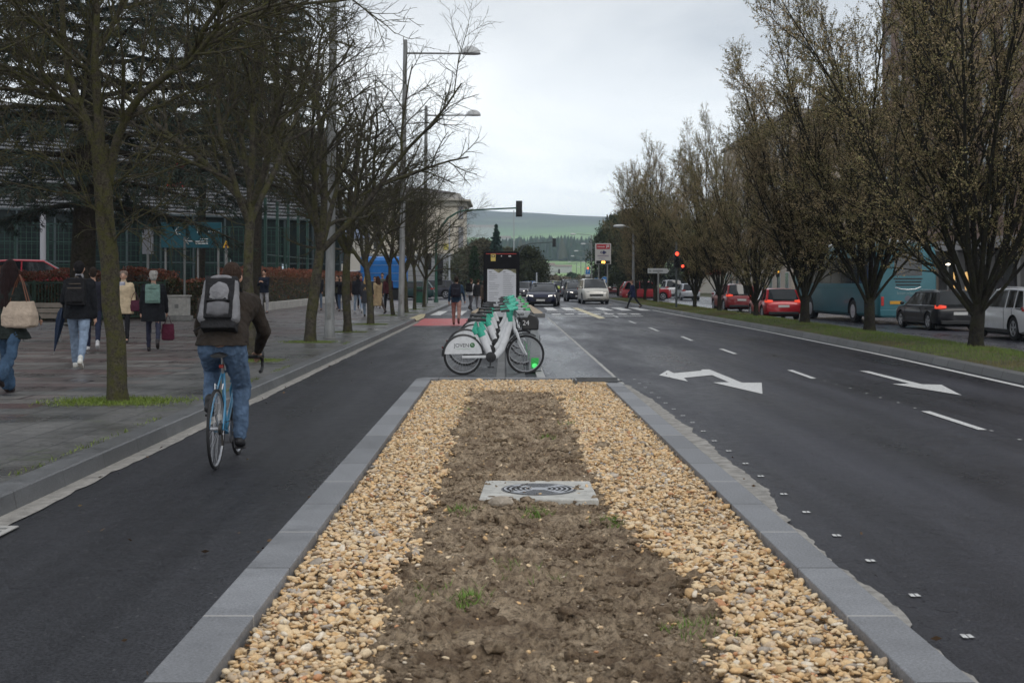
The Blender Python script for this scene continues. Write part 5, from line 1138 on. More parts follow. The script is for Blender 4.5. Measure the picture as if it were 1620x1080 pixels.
w5, J5 = person('grey-haired woman in a black quilted coat walking away with two bags', (-7.22, 27.9, Z0), R(10), 1.66, 4, ((16, 2, 5), (-20, 3, 26)), ((-4, 10, 8), (8, 12, 6)), 'coat', (.010, .011, .014), 'trousers', (.03, .032, .055), (.02, .015, .015), (.42, .40, .37), hstyle='curly', coat=.16, bulk=1.22, vox=.014, name_c='w5', fit=.9, wr=.008)
backpack('pale mint green backpack on the grey-haired woman', w5, J5, (.17, .27, .235), (.29, .15, .38), (.14, .22, .19), (.12, .2, .17), name='backpack')
wr = J5['wr'][1]; tote('burgundy shopping bag carried in the right hand of the grey-haired woman', w5, (wr.x+.03, wr.y+.0, wr.z-.42), (.24, .11, .34), (.085, .012, .03), (.05, .01, .02), .18, R(10), 'shopping_bag')
person('man in navy jumper and pale grey trousers standing on the phone by the hedge wall', Q(418, 495, 60)[:2] + (Z0,), R(170), 1.90, 2, ((2, 5, 0), (-2, 5, 0)), ((22, 4, 95, 28), (22, 4, 95, 28)), 'jumper', (.012, .016, .03), 'trousers', (.33, .33, .35), (.05, .05, .06), (.015, .012, .012), vox=.018, name_c='m6', face=True)
GP = 'pedestrians gathered near the crossing'
def pp(px, D, label, rz, H=1.7, **k): return person(label, ((px-VX)*D/F, D, Z0), R(rz), H, vox=.020, group=GP, **k)
pp(504, 66, 'man in black puffer jacket and jeans coughing into his hand by the grey lamp post', 175, 1.76, legs=((3, 5, 0), (-3, 5, 0)), arms=((10, 6, 20), (40, 8, 120, 20)), tcol=(.012, .012, .016), bcol=(.12, .16, .22), name_c='p7', bulk=1.2, face=True)
pp(540, 64, 'woman in a black jacket and blue jeans with a hand at her face', 165, 1.66, legs=((4, 3, 0), (-4, 3, 4)), arms=((6, 6, 20), (45, 8, 120, 15)), tcol=(.012, .012, .015), bcol=(.09, .14, .24), name_c='p8', hlen=.1, bulk=1.1, face=True)
pp(550, 68, 'person in a long brown coat partly hidden behind the leaning tree', 150, 1.72, top='coat', coat=.35, tcol=(.06, .03, .02), bcol=(.03, .025, .02), name_c='p9')
pp(534, 69, 'person in an olive jacket behind the woman in black', 160, 1.70, tcol=(.05, .05, .03), bcol=(.04, .05, .07), name_c='p9b')
pp(566, 61, 'person in a black hooded jacket and pale blue jeans walking away', 20, 1.70, legs=((12, 2, 4), (-14, 3, 12)), tcol=(.013, .013, .018), bcol=(.26, .32, .40), shoe=(.5, .5, .5), name_c='p10', hood=True, bulk=1.15)
pp(571, 70, 'person with a burgundy scarf in dark trousers beyond the blonde woman', 190, 1.72, tcol=(.03, .02, .03), bcol=(.02, .02, .03), name_c='p11', collar=(.2, .02, .04), face=True)
pp(580, 55, 'blonde woman with long straight hair in a dark grey coat walking away', -3, 1.68, legs=((13, 2, 4), (-15, 3, 12)), top='coat', coat=.26, tcol=(.035, .037, .045), bcol=(.22, .28, .36), name_c='p12', hair=(.50, .33, .14), hlen=.34, bulk=1.1)
pp(598, 59, 'woman in a belted beige trench coat stepping out', 40, 1.66, legs=((22, 2, 4), (-22, 3, 14)), arms=((-20, 14, 10), (28, 16, 14)), top='coat', coat=.42, tcol=(.42, .31, .18), bcol=(.08, .06, .05), name_c='p13', hair=(.06, .03, .02), hlen=.08, bulk=1.08)
pp(605, 71, 'tall man in a grey-green jacket facing the camera behind the trench coat', 180, 1.82, legs=((3, 4, 0), (-3, 4, 0)), tcol=(.10, .11, .09), bcol=(.12, .16, .2), name_c='p14', face=True)
pp(614, 66, 'woman with long dark hair in a burgundy top and black trousers', 15, 1.70, legs=((3, 4, 0), (-5, 4, 4)), tcol=(.07, .02, .025), bcol=(.012, .012, .014), name_c='p15', hair=(.03, .012, .012), hlen=.26, bulk=1.1)
pp(593, 74, 'person in a black coat at the back of the waiting group', 180, 1.68, top='coat', coat=.2, tcol=(.015, .015, .018), bcol=(.02, .02, .02), name_c='p16', face=True)
m8, J8 = person('man with dark backpack, navy jacket and pinkish chinos walking over the red lane', (-1.74, 48.6, .005), R(-4), 1.74, 3, ((18, 3, 4), (-22, 3, 16)), ((-10, 12, 18), (10, 14, 16)), 'jacket', (.03, .06, .10), 'chinos', (.34, .20, .165), (.08, .025, .02), (.03, .02, .015), name_c='m8', vox=.018, fit=1.08)
backpack('dark navy backpack on the man in pinkish chinos', m8, J8, (.018, .018, .028), (.33, .18, .46))
m9, J9 = person('person in a white top with a black backpack on the far crossing', (-1.80, 72, .005), R(-30), 1.68, 3, ((16, 3, 4), (-20, 3, 20)), top='shirt', tcol=(.6, .6, .62), bcol=(.10, .10, .11), name_c='m9', hair=(.06, .03, .02), vox=.02)
backpack('black backpack on the person in the white top', m9, J9, (.012, .012, .014), (.32, .18, .44))
person('companion in a black jacket and grey trousers beside the white top on the crossing', (-1.42, 71, .005), R(-20), 1.66, 3, ((18, 3, 4), (-16, 3, 14)), tcol=(.015, .015, .018), bcol=(.22, .22, .24), name_c='m9b', hair=(.05, .03, .02), vox=.02, bulk=1.2)
person('person in brown on the crossing just left of the information totem', (-1.02, 68, .005), R(20), 1.62, 3, ((14, 3, 4), (-16, 3, 14)), top='coat', coat=.15, tcol=(.06, .045, .035), bcol=(.03, .025, .02), name_c='m9c', hair=(.10, .06, .03), vox=.02)
person('pedestrian in a navy coat crossing the right-hand carriageway to the median', (7.35, 78, .0), R(80), 1.66, 8, ((26, 2, 6), (-26, 2, 14)), ((12, 6, 30), (-12, 6, 20)), 'coat', (.014, .02, .055), 'trousers', (.015, .015, .018), (.02, .02, .02), (.12, .08, .06), coat=.12, name_c='m11', vox=.02, bulk=1.12)
# ============================================================ vehicles
glass_d = mat('car_glass', (.010, .013, .015), .05, spec=.5); dark_t = mat('underbody', (.008, .008, .009), .8); plate_m = mat('number_plate', (.6, .6, .58), .5)
tyre_m = mat('tyre', (.014, .014, .015), .8); rim_m = mat('rim', (.45, .46, .48), .4, metal=.15)
def paint_m(name, c, metal=.2): return mat('paint_' + name, c, .35, metal=metal if max(c) > .1 else 0, coat=.6 if max(c) > .1 else .25, spec=.5 if max(c) > .1 else .25, var=.06, scale=2)
KIND = dict(  # rear glass base, roof rear, roof front, windscreen base, deck height, hood front height
    hatch=(.02, .11, .56, .76, .60, .50), sedan=(.15, .31, .56, .74, .68, .50), wagon=(.015, .085, .56, .75, .60, .50), suv=(.02, .10, .58, .77, .60, .58), mpv=(.02, .09, .66, .86, .58, .52))
def car(label, loc, rz, L=4.2, W=1.78, H=1.48, kind='hatch', paint=(.3, .02, .02), front=False, rear=False, cat='car', group=None, roofrails=False, rear_open=False, wr=None, plate=True, grille=(.012, .012, .012)):
    o = empty('car' if cat == 'car' else cat, label, cat, loc, rz, group); pm = paint_m('%02d%02d%02d' % tuple(int(c*99) for c in paint), paint)
    g0, g1, g2, g3, dk_, hf = KIND[kind]; belt = .635*H if kind != 'suv' else .62*H; r = wr or (.33 if H < 1.55 else .37); hw = W/2; Y = lambda t: (t-.5)*L
    ts = [0, .012, .04, .10, .2, .32, .45, .58, .68, .75, .82, .88, .935, .975, .992, 1]
    tt_ = [0, .012, g0+.02, g0+.05, g3-.05, g3+.03, (g3+1)/2, .96, .985, 1]; tz = [.46*H, dk_*H*.93 if kind == 'sedan' else .56*H, dk_*H if kind == 'sedan' else belt-.03, belt-.01, belt-.02, belt-.035, (belt+hf*H)/2+.035, hf*H+.02, hf*H-.04, .38*H]
    rings = []
    for t in ts:
        zt = float(np.interp(t, tt_, tz)); zb = .19 + .10*max(0, (t-.93)/.07) + .12*max(0, (.05-t)/.05); w = hw*float(np.interp(t, [0, .012, .05, .13, .86, .94, .985, 1], [.80, .90, .965, 1, 1, .95, .84, .70]))
        zm = zb + (zt-zb)*.55
        half = [(0, zb), (w*.8, zb), (w*.965, zb+.07), (w*1.0, zb + (zt-zb)*.28), (w*1.0, zm), (w*.985, zt-.13*(zt-zb)), (w*.94, zt-.015), (w*.75, zt+.015), (0, zt+.03)]
        ring = half + [(-x, z) for x, z in half[-2:0:-1]]; rings.append([(x, Y(t), z) for x, z in ring])
    b = MB(); b.loft(rings); body = b.build('body', [pm, dark_t], o, smooth=None)
    ya, yb = Y(.815), Y(.195); c = MB(); c.cm = 1
    for y in (ya, yb):
        for sx in (-1, 1): c.lathe([(r*1.17, 0), (r*1.17, .30)], 24, Matrix.Translation((sx*(hw-.27) if sx > 0 else -hw-.03, y, r)) @ Matrix.Rotation(R(90), 4, 'Y'))
    co = outward(c.build('cut', [pm, dark_t], o, smooth=None)); outward(body); bo = body.modifiers.new('b', 'BOOLEAN'); bo.object = co; bo.operation = 'DIFFERENCE'; bo.solver = 'EXACT'
    me = evalmesh(body, 'body'); body.modifiers.clear(); body.data = me; bpy.data.objects.remove(co)
    me.polygons.foreach_set('use_smooth', [True]*len(me.polygons)); me.set_sharp_from_angle(angle=R(38))
    # greenhouse
    def gring(t, zt, wt, wb=.945, zb=None): zb = belt-.05 if zb is None else zb; return [(x, Y(t), z) for x, z in ((hw*wb, zb), (hw*wt, zt-.05), (hw*wt*.88, zt), (0, zt+.012), (-hw*wt*.88, zt), (-hw*wt, zt-.05), (-hw*wb, zb))]
    stn = [(g0+.005, belt+.03, .90), (g1, H-.03, .74), (g1+.12, H, .765), ((g1+g2)/2, H, .775), (g2, H-.025, .75), (g3, belt, .88)]
    b = MB(); b.loft([gring(*s) for s in stn]); b.build('windows', glass_d, o, smooth=30)
    b = MB(); up = .006; rr = [[(x*1.004, y, z+up) for x, y, z in gring(*s)[1:6]] for s in stn[1:5]]; b.loft(rr + [], cap=False, closed=False)
    b.loft([[(x, y, z-.04) for x, y, z in q] for q in rr], cap=False, closed=False); rf = b.build('roof', pm, o, smooth=40)
    def P3(t, i, zt, wt): q = gring(t, zt, wt); return Vector(q[i])
    for i, sx in ((0, 1), (6, -1)):
        b = MB(); j = 1 if i == 0 else 5
        b.tube([P3(*[stn[4][0], j, *stn[4][1:]]), P3(*[stn[5][0], j, *stn[5][1:]])], .035, 6)
        b.tube([P3(*[stn[1][0], j, *stn[1][1:]]), P3(*[stn[0][0], j, *stn[0][1:]])], .06 if kind != 'sedan' else .05, 6)
        for k in (1, 2, 3): b.tube([P3(*[stn[k][0], j, *stn[k][1:]]), P3(*[stn[k+1][0], j, *stn[k+1][1:]])], .03, 6)
        for tq in ((g1+g2)/2+.01, g1+.10 if kind != 'sedan' else g1+.0): b.beam(Vector((sx*hw*.95, Y(tq), belt-.05)), Vector((sx*hw*.775, Y(tq), H-.05)), .012, .055, (0, 1, 0))
        b.build('pillars', pm, o)
    for sx in (-1, 1): b = MB(); b.tube([(sx*hw*.972, Y(g3-.02), belt-.02), (sx*hw*.975, Y(.5), belt-.012), (sx*hw*.965, Y(g0+.05), belt-.01)], .010, 5); b.build('window_trim', chrome if roofrails else black, o)
    if roofrails:
        for sx in (-1, 1): b = MB(); b.tube([(sx*hw*.68, Y(g2-.04), H-.02), (sx*hw*.69, Y(g2-.07), H+.035), (sx*hw*.69, Y(g1+.06), H+.03), (sx*hw*.67, Y(g1+.03), H-.02)], .014, 6); b.build('roof_rail', chrome, rf)
    for y in (ya, yb):
        for sx in (-1, 1):
            T = Matrix.Translation((sx*(hw-.02), y, r)) @ Matrix.Rotation(R(90)*sx, 4, 'Y'); b = MB(); b.lathe([(r*.60, -.20), (r*.94, -.20), (r, -.17), (r, -.03), (r*.95, 0), (r*.66, 0), (r*.62, -.03)], 28, T); w = b.build('wheel', tyre_m, o)
            b = MB(); b.lathe([(r*.66, -.012), (r*.60, .002), (r*.57, -.03)], 28, T, cap=False); b.lathe([(.045, -.04), (.045, -.005)], 10, T)
            for k in range(5):
                a = 2*math.pi*k/5; 
                for da in (-.13, .13): b.beam(T @ Vector((.03*math.cos(a), .03*math.sin(a), -.012)), T @ Vector((r*.61*math.cos(a+da), r*.61*math.sin(a+da), -.010)), .028, .02, tuple(T.to_3x3() @ Vector((0, 0, 1))))
            b.build('rim', rim_m, w)
    for sx in (-1, 1):
        b = MB(); b.ball((sx*(hw+.075), Y(g3-.035), belt+.045), (.09, .055, .065)); b.build('mirror', pm, o)
    for sx in (-1, 1):
        b = MB()
        for tq in ((g1+g2)/2+.01, g1+.11 if kind != 'sedan' else g1+.0, g3-.045): b.cbox((sx*(hw*1.0+.0005), Y(tq), belt*.5+.16), (.006, .012, belt-.36))
        b.cbox((sx*(hw+.001), 0, .30), (.012, L*.50, .07)); b.build('door_seam', black, o)
        for tq in ((g1+g2)/2+.045, g1+.15): b = MB(); b.cbox((sx*(hw+.012), Y(tq), belt-.12), (.02, .16, .026)); b.build('door_handle', pm, o)
    # lamps, grille, plates
    yf, yr = L/2, -L/2
    for sx in (-1, 1):
        b = MB(); z = hf*H-.07; b.loft([[(sx*x, y, z+dz) for dz in (-.055*k, .055*k)] + [(sx*x, y-.06, z+dz) for dz in (.05*k, -.05*k)] for x, y, k in ((hw*.50, yf-.02, .7), (hw*.72, yf-.075, 1), (hw*.93, yf-.25, 1.1))]); b.build('headlight', mat('lamp_on' if front else 'lamp_off', (.7, .7, .68), .15, emit=(1, .95, .85) if front else None, es=1.3 if front else 0), o, bev=.005)
        b = MB(); z = .60*H if kind != 'sedan' else .62*H; b.loft([[(sx*x, y, z+dz) for dz in (-.07*k, .07*k)] + [(sx*x, y+.06, z+dz) for dz in (.07*k, -.07*k)] for x, y, k in ((hw*.58, yr+.012, .6), (hw*.80, yr+.02, 1), (hw*.975, yr+.16, .9))]); b.build('taillight', mat('tail_on' if rear else 'tail_off', (.45, .02, .015), .2, emit=(1, .10, .05) if rear else None, es=.55 if rear else 0), o, bev=.005)
    b = MB(); b.cbox((0, yf-.01, .36*H-.02), (W*.50, .06, .13)); b.cbox((0, yf-.03, .20*H), (W*.66, .06, .09)); b.build('grille', mat('grille_' + str(int(grille[0]*999)), grille, .4), o, bev=.01)
    b = MB(); b.cbox((0, yr+.02, .20*H+.02), (W*.80, .07, .14)); b.build('bumper', black, o, bev=.02)
    b = MB(); b.box(-.26, yf+.01, .24*H, .26, yf+.03, .24*H+.11); b.build('front_plate', plate_m, o); b = MB(); zz = .40*H if kind != 'sedan' else .46*H; b.box(-.26, yr-.015, zz, .26, yr+.005, zz+.11); b.build('rear_plate', plate_m, o)
    b = MB(); b.cbox((0, 0, .25), (W*.82, L*.86, .22)); b.build('underside', dark_t, o)
    return o
Z2 = -.266
def cpos(px, D): return ((px-VX)*D/F, D)
PI = math.pi
# second carriageway, heading away
car('black estate car with silver roof rails and lit tail light behind the median', (16.55, 52.1, Z2), R(3), 4.75, 1.83, 1.47, 'wagon', (.012, .012, .014), rear=True, roofrails=True)
car('white off-roader at the right edge, partly out of the picture', (16.55, 43.4, Z2), R(2), 4.4, 1.83, 1.62, 'suv', (.80, .81, .83), rear=False, roofrails=True)
car('bright red hatchback with lit brake lights between two median trees', (13.05, 66.0, Z2), R(2), 4.1, 1.78, 1.46, 'hatch', (.42, .012, .02), rear=True)
car('dark red crossover with lit tail lights ahead of the red hatchback', (13.75, 82, Z2), R(4), 4.4, 1.83, 1.62, 'suv', (.22, .015, .018), rear=True)
car('silver estate car seen from behind, beyond the red stop lights', (*cpos(1087, 128), Z2), R(2), 4.6, 1.8, 1.52, 'wagon', (.45, .47, .50))
car('white van-like car beyond the silver estate', (*cpos(1061, 142), Z2), R(2), 4.4, 1.85, 1.85, 'mpv', (.55, .56, .58))
car('red off-roader turning across the junction, seen from the side', (*cpos(1021, 125), Z2), R(-84), 4.6, 1.85, 1.75, 'suv', (.36, .012, .02))
car('dark red saloon driving away beyond the parking sign', (*cpos(969, 172), Z2), R(2), 4.4, 1.78, 1.45, 'sedan', (.15, .012, .02), rear=True)
car('pale car waiting beside the dark red crossover', (*cpos(1150, 112), Z2), R(4), 4.4, 1.8, 1.5, 'hatch', (.5, .52, .55))
# oncoming traffic
car('dark navy saloon with headlights on, nearest of the oncoming cars', (*cpos(860, 84), 0), PI + R(-6), 4.7, 1.85, 1.42, 'sedan', (.018, .02, .045), front=True)
car('small white people carrier stopped before the crossing', (*cpos(938, 93), 0), PI + R(3), 4.1, 1.82, 1.68, 'mpv', (.62, .60, .54), front=False)
car('dark grey car half hidden behind the white people carrier', (*cpos(912, 103), 0), PI + R(2), 4.3, 1.78, 1.5, 'hatch', (.03, .035, .045), front=True)
car('grey off-roader waiting in the middle of the oncoming queue', (*cpos(902, 130), 0), PI, 4.5, 1.85, 1.66, 'suv', (.10, .10, .12), front=True)
car('yellow-green car almost hidden behind the grey off-roader', (*cpos(884, 160), 0), PI, 4.1, 1.75, 1.5, 'hatch', (.30, .36, .03))
car('bright blue car in the oncoming left lane', (*cpos(834, 152), 0), PI + R(-14), 4.2, 1.78, 1.48, 'hatch', (.03, .16, .46))
car('dark car with pale bonnet just right of the information totem', (*cpos(826, 120), 0), PI + R(-10), 4.3, 1.78, 1.44, 'sedan', (.10, .10, .11), front=True)
car('white car behind the nearest navy saloon', (*cpos(874, 196), 0), PI, 4.3, 1.8, 1.5, 'hatch', (.6, .61, .62))
car('silver car farther back in the oncoming queue', (*cpos(855, 215), 0), PI, 4.3, 1.8, 1.55, 'mpv', (.4, .42, .44))
car('red car parked behind the hedge and railings at left', (Q(50, 430, 56)[0], 57, 1.0), R(-78), 4.1, 1.72, 1.45, 'hatch', (.40, .015, .03))
car('pale car parked left of the red car behind the hedge', (Q(2, 430, 56)[0]-2.2, 58, 1.0), R(-78), 4.2, 1.72, 1.5, 'wagon', (.5, .52, .52))
car('grey car passing on the side street left of the crossing', (*cpos(682, 118), 0), R(88), 4.4, 1.8, 1.6, 'suv', (.05, .05, .065))
car('dark green car on the side street behind the pavement trees', (*cpos(645, 112), 0), R(88), 4.4, 1.78, 1.5, 'hatch', (.02, .05, .05))
sheet('car_park', [(-40, 52.5), (-13.2, 53.5), (-13.2, 74), (-40, 74)], 1.0, asph_old, thick=1.2)

def coach():
    o = empty('coach', 'teal coach with dark rear window and yellow plate behind the median', 'bus', (16.4, 63.0, Z2), R(4.5)); L, W, H = 12.2, 2.55, 3.42; hw = W/2
    teal = mat('coach_teal', (.03, .14, .17), .4, coat=.15, var=.08, scale=1.2); b = MB(); rings = []
    for y, k, zt in [(-L/2, .93, H-.25), (-L/2+.06, .97, H-.12), (-L/2+.25, 1, H), (0, 1, H), (L/2-.4, 1, H), (L/2-.1, .97, H-.15), (L/2, .9, H-.4)]:
        w = hw*k; half = [(0, .32), (w*.93, .32), (w, .42), (w, 1.6), (w*.985, zt-.35), (w*.93, zt-.10), (w*.8, zt), (0, zt+.02)]; rings.append([(x, y, z) for x, z in half + [(-x, z) for x, z in half[-2:0:-1]]])
    b.loft(rings); body = b.build('body', [teal, dark_t], o, smooth=None); c = MB(); c.cm = 1
    WY = (-L/2+3.3, L/2-2.7)
    for y in WY:
        for sx in (-1, 1): c.lathe([(.60, 0), (.60, .34)], 24, Matrix.Translation((sx*(hw-.3) if sx > 0 else -hw-.04, y, .5)) @ Matrix.Rotation(R(90), 4, 'Y'))
    co = outward(c.build('cut', [teal, dark_t], o, smooth=None)); outward(body); bo = body.modifiers.new('b', 'BOOLEAN'); bo.object = co; bo.operation = 'DIFFERENCE'; bo.solver = 'EXACT'
    me = evalmesh(body, 'body'); body.modifiers.clear(); body.data = me; bpy.data.objects.remove(co); me.polygons.foreach_set('use_smooth', [True]*len(me.polygons)); me.set_sharp_from_angle(angle=R(40))
    for y in WY:
        for sx in (-1, 1):
            T = Matrix.Translation((sx*(hw-.03), y, .5)) @ Matrix.Rotation(R(90)*sx, 4, 'Y'); b = MB(); b.lathe([(.28, -.28), (.48, -.28), (.5, -.24), (.5, -.03), (.47, 0), (.30, 0)], 28, T); w = b.build('wheel', tyre_m, o); b = MB(); b.lathe([(.30, .002), (.26, .01), (.2, -.06), (.1, -.02), (.08, .02)], 24, T); b.build('rim', rim_m, w)
    b = MB()
    for sx in (-1, 1): b.loft([[(sx*(hw*.995+.008), y, 1.72), (sx*(hw*.985+.008), y, 2.85)] for y in (-L/2+.5, L/2-.7)], cap=False, closed=False)
    b.build('side_windows', mat('coach_glass', (.02, .024, .026), .12, spec=.8), o)
    b = MB()
    for sx in (-1, 1):
        for i in range(7): b.cbox((sx*(hw*.99+.012), -L/2+1.9+1.45*i, 2.28), (.01, .05, 1.15))
        b.box(sx*hw*1.0 - .004*sx if sx < 0 else hw, -L/2+.4, 1.50, sx*(hw+.006) if sx > 0 else -hw, L/2-.6, 1.52)
    b.build('window_posts', black, o)
    b = MB(); b.loft([[(x, -L/2-.012+.02*abs(x), z) for x in (-w, -w*.5, 0, w*.5, w)] for z, w in ((2.05, .70), (2.15, .84), (2.75, .88), (3.02, .80))], cap=False, closed=False); b.build('rear_window', mat('coach_glass', (.02, .024, .026), .12, spec=.8), o)
    b = MB()
    for z, w in ((1.90, .62), (1.77, .56), (1.64, .52)): b.box(-w, -L/2-.02, z, w, -L/2+.02, z+.05)
    b.build('vent', black, o)
    b = MB(); b.tube([(-.55, -L/2-.015, 1.56), (-.3, -L/2-.02, 1.49), (0, -L/2-.02, 1.47), (.3, -L/2-.02, 1.49), (.55, -L/2-.015, 1.58)], .014, 6); b.build('trim', chrome, o)
    text('lettering', 'Interurbanas', .19, mat('coach_print', (.22, .33, .34), .5), o, (0, -L/2-.012, 1.32), (R(90), 0, 0), .002)
    b = MB(); b.lathe([(.14, 0), (.14, .01)], 20, Matrix.Translation((.0, -L/2+.0, 1.08)) @ Matrix.Rotation(R(90), 4, 'X')); b.build('emblem', mat('coach_emblem', (.12, .13, .16), .5), o)
    b = MB(); b.box(-.78, -L/2-.02, .86, -.28, -L/2+.01, .99); b.build('plate', mat('plate_yellow', (.62, .30, .02), .5), o)
    for sx in (-1, 1):
        b = MB(); b.cbox((sx*1.1, -L/2-.0, .98), (.12, .04, .38)); b.build('taillight', mat('tail_off', (.45, .02, .015), .2), o, bev=.01)
    b = MB(); b.box(-1.2, -L/2-.03, .36, 1.2, -L/2+.05, .62); b.build('bumper', teal, o, bev=.02)
    b = MB(); b.cbox((0, -L/2+1.8, H+.09), (1.9, 1.9, .2)); b.cbox((0, L/2-3.2, H+.07), (1.8, 1.6, .16)); b.build('roof_unit', mat('roof_white', (.6, .61, .62), .5), o, bev=.04)
    b = MB(); b.cbox((0, 0, .4), (2.2, L*.92, .25)); b.build('underside', dark_t, o)
    for sx in (-1, 1): MB().tube([(sx*hw*.9, L/2-.2, 2.9), (sx*(hw+.22), L/2+.1, 2.85), (sx*(hw+.25), L/2+.1, 2.3)], [.03, .05, .1], 6).build('mirror', black, o)
coach()
def truck():
    X, Y = cpos(597, 112); o = empty('lorry', 'lorry with a bright blue tarpaulin on the side street behind the trees', 'lorry', (X, Y, 0), R(88)); bl = mat('blue_tarp', (.015, .17, .52), .45, var=.15, scale=1.5, bump=.5, bscale=3, bdist=.05)
    b = MB(); b.loft([[(x, y, z) for x, z in ((-1.2, .95), (1.2, .95), (1.22, 3.2), (1.0, 3.45), (0, 3.55), (-1.0, 3.45), (-1.22, 3.2))] for y in (-2.4, -2.35, 0, 1.2, 1.25)]); b.build('tarpaulin', bl, o, bev=.04)
    b = MB()
    for z in (1.5, 2.15, 2.8): b.box(-1.245, -2.4, z, -1.22, 1.25, z+.03)
    b.build('rope', mat('tarp_seam', (.3, .42, .6), .5), o)
    b = MB(); b.loft([[(x, y, z) for x, z in ((-1.05, .5), (1.05, .5), (1.05, 1.6), (.9, 2.4), (-.9, 2.4), (-1.05, 1.6))] for y in (1.45, 2.9, 3.1)]); b.build('cab', mat('cab_white', (.55, .56, .57), .4), o, bev=.06)
    b = MB(); b.box(-1.06, 1.9, 1.55, -.98, 2.8, 2.2); b.box(.98, 1.9, 1.55, 1.06, 2.8, 2.2); b.build('cab_window', glass_d, o); b = MB(); b.box(-.9, -2.4, .6, .9, 2.9, .9); b.build('chassis', dark_t, o)
    for y in (-1.6, 2.2):
        for sx in (-1, 1): b = MB(); b.lathe([(.2, -.25), (.43, -.25), (.45, -.2), (.45, -.03), (.42, 0), (.2, .01)], 20, Matrix.Translation((sx*1.08, y, .45)) @ Matrix.Rotation(R(90)*sx, 4, 'Y')); b.build('wheel', tyre_m, o)
truck()
# ============================================================ lamp posts, signals, signs
galv = mat('galvanised', (.22, .225, .22), .55, metal=.3, var=.25, scale=3, stretch=(3, 3, .6), rvar=.1); grn = mat('green_pole', (.02, .085, .055), .4, var=.15, scale=5)
def lamp_post(label, loc, h=11.3, lean=.7, arm=2.4):
    o = empty('street_lamp', label, 'street lamp', loc, group='tall street lamps along the pavement'); o.rotation_euler = (0, R(lean), 0)
    b = MB(); b.lathe([(.135, 0), (.135, .3), (.125, .32), (.10, h*.6), (.085, h)], 20); pl = b.build('pole', galv, o); b = MB(); b.lathe([(.16, 0), (.16, .03)], 20); b.build('base', conc_d, o); b = MB(); b.box(-.05, -.142, .5, .05, -.12, .9); b.build('access_door', conc_d, pl)
    z = h-.55; b = MB(); b.tube([(.06, 0, z), (arm-.1, 0, z+.02)], [.045, .035], 8); b.tube([(.06, 0, h-.12), (arm*.75, 0, z+.08)], .008, 4); b.build('arm', galv, o)
    b = MB(); rings = []
    for k in range(7): a = k/6*R(88); rings.append([(arm+.28 + .40*math.cos(a)*math.cos(q), .26*math.cos(a)*math.sin(q), z+.04 + .30*math.sin(a)) for q in [2*math.pi*i/20 for i in range(20)]])
    b.loft(rings); hd = b.build('lamp_shade', mat('lamp_shell', (.48, .49, .49), .4), o); b = MB(); b.lathe([(.40, 0), (.42, .03)], 20, Matrix.Translation((arm+.28, 0, z)) @ Matrix.Diagonal((1, .66, 1, 1))); b.build('diffuser', mat('lamp_diff', (.30, .31, .32), .3), hd)
    return o
lp = lamp_post('nearest tall grey lamp post, its top out of the picture', G(521, 535, .137))
b = MB(); b.tube([(-.08, 0, 5.75), (-.95, 0, 5.72)], .025, 6); b.build('side_arm', galv, lp); b = MB(); b.ball((-1.15, 0, 5.74), (.26, .16, .06)); b.build('side_lamp', mat('lamp_shell', (.48, .49, .49), .4), lp)
for px, py, lb in [(634.5, 499.5, 'second tall lamp post, a domed lamp high against the sky'), (672, 484, 'third and farthest tall lamp post, lower in the picture')]:
    x, y, z = G(px, py, .137); lamp = lamp_post(lb, (x, y, z), 11.3, .9 if px < 650 else .4)
def tl_head(b_parent, loc, lit=None, n=3, back=False, s=1.0, rz=0):
    "signal head with visors, facing -Y unless back"
    d = 1 if back else -1
    b = MB(); b.cbox((0, 0, 0), (.30*s, .16*s, .88*s*n/3)); hd = b.build('signal_head', black, b_parent, bev=.03, loc=loc); hd.rotation_euler = (0, 0, rz)
    if back: 
        b = MB(); b.cbox((0, .09*s, 0), (.42*s, .012, 1.06*s)); b.build('backboard', black, hd, bev=.03)
    for i in range(n):
        z = (.28*(n-1)/2 - .28*i)*s; b = MB(); b.tube([(0, d*.08*s, z), (0, d*.24*s, z-.01)], .115*s, 12, cap=False); b.build('visor', black, hd)
        on = lit == i; colr = ((1, .06, .03), (1, .5, .05), (.1, 1, .3))[i if n == 3 else 0]
        b = MB(); b.ball((0, d*.085*s, z), (.095*s, .02, .095*s)); b.build('lens', mat('lens_on%d' % i if on else 'lens_off', colr if on else (.02, .02, .02), .3, emit=colr if on else None, es=3 if on else 0), hd)
    return hd
def mast(label, base, h, reach, zarm, s=1.0, m=None, dirx=1, two=True, lit=None, sidez=()):
    o = empty('traffic_signal', label, 'traffic light', base); m = m or grn; k = dirx
    pts = [(0, 0, 0), (0, 0, h*.55), (0, 0, h*.68)] + [(k*reach*.40*(1-math.cos(a)), 0, h*.68 + (zarm-.15-h*.68)*math.sin(a)) for a in (R(25), R(50), R(70), R(85))] + [(k*reach, 0, zarm)]
    MB().tube(pts, [.10*s, .09*s, .085*s] + [.075*s, .07*s, .062*s, .058*s, .05*s], 12).build('pole', m, o); b = MB(); b.lathe([(.16*s, 0), (.16*s, .05), (.11*s, .3)], 14); b.build('base', m, o)
    tl_head(o, (k*(reach+.14*s), 0, zarm-.05), lit, 3, True, s)
    for z, n, dx in sidez: tl_head(o, (dx, 0, z), None, n, True, .9)
    return o
def zat(y, D): return CH - (y-VY)*D/F
mast('green traffic signal mast arching over the left lane with a black signal head', (*cpos(690, 90), .13), 5.6, 5.35, zat(329, 90)-.13, sidez=((zat(421, 90)-.1, 3, .28), (zat(438, 90)-.2, 1, .22)))
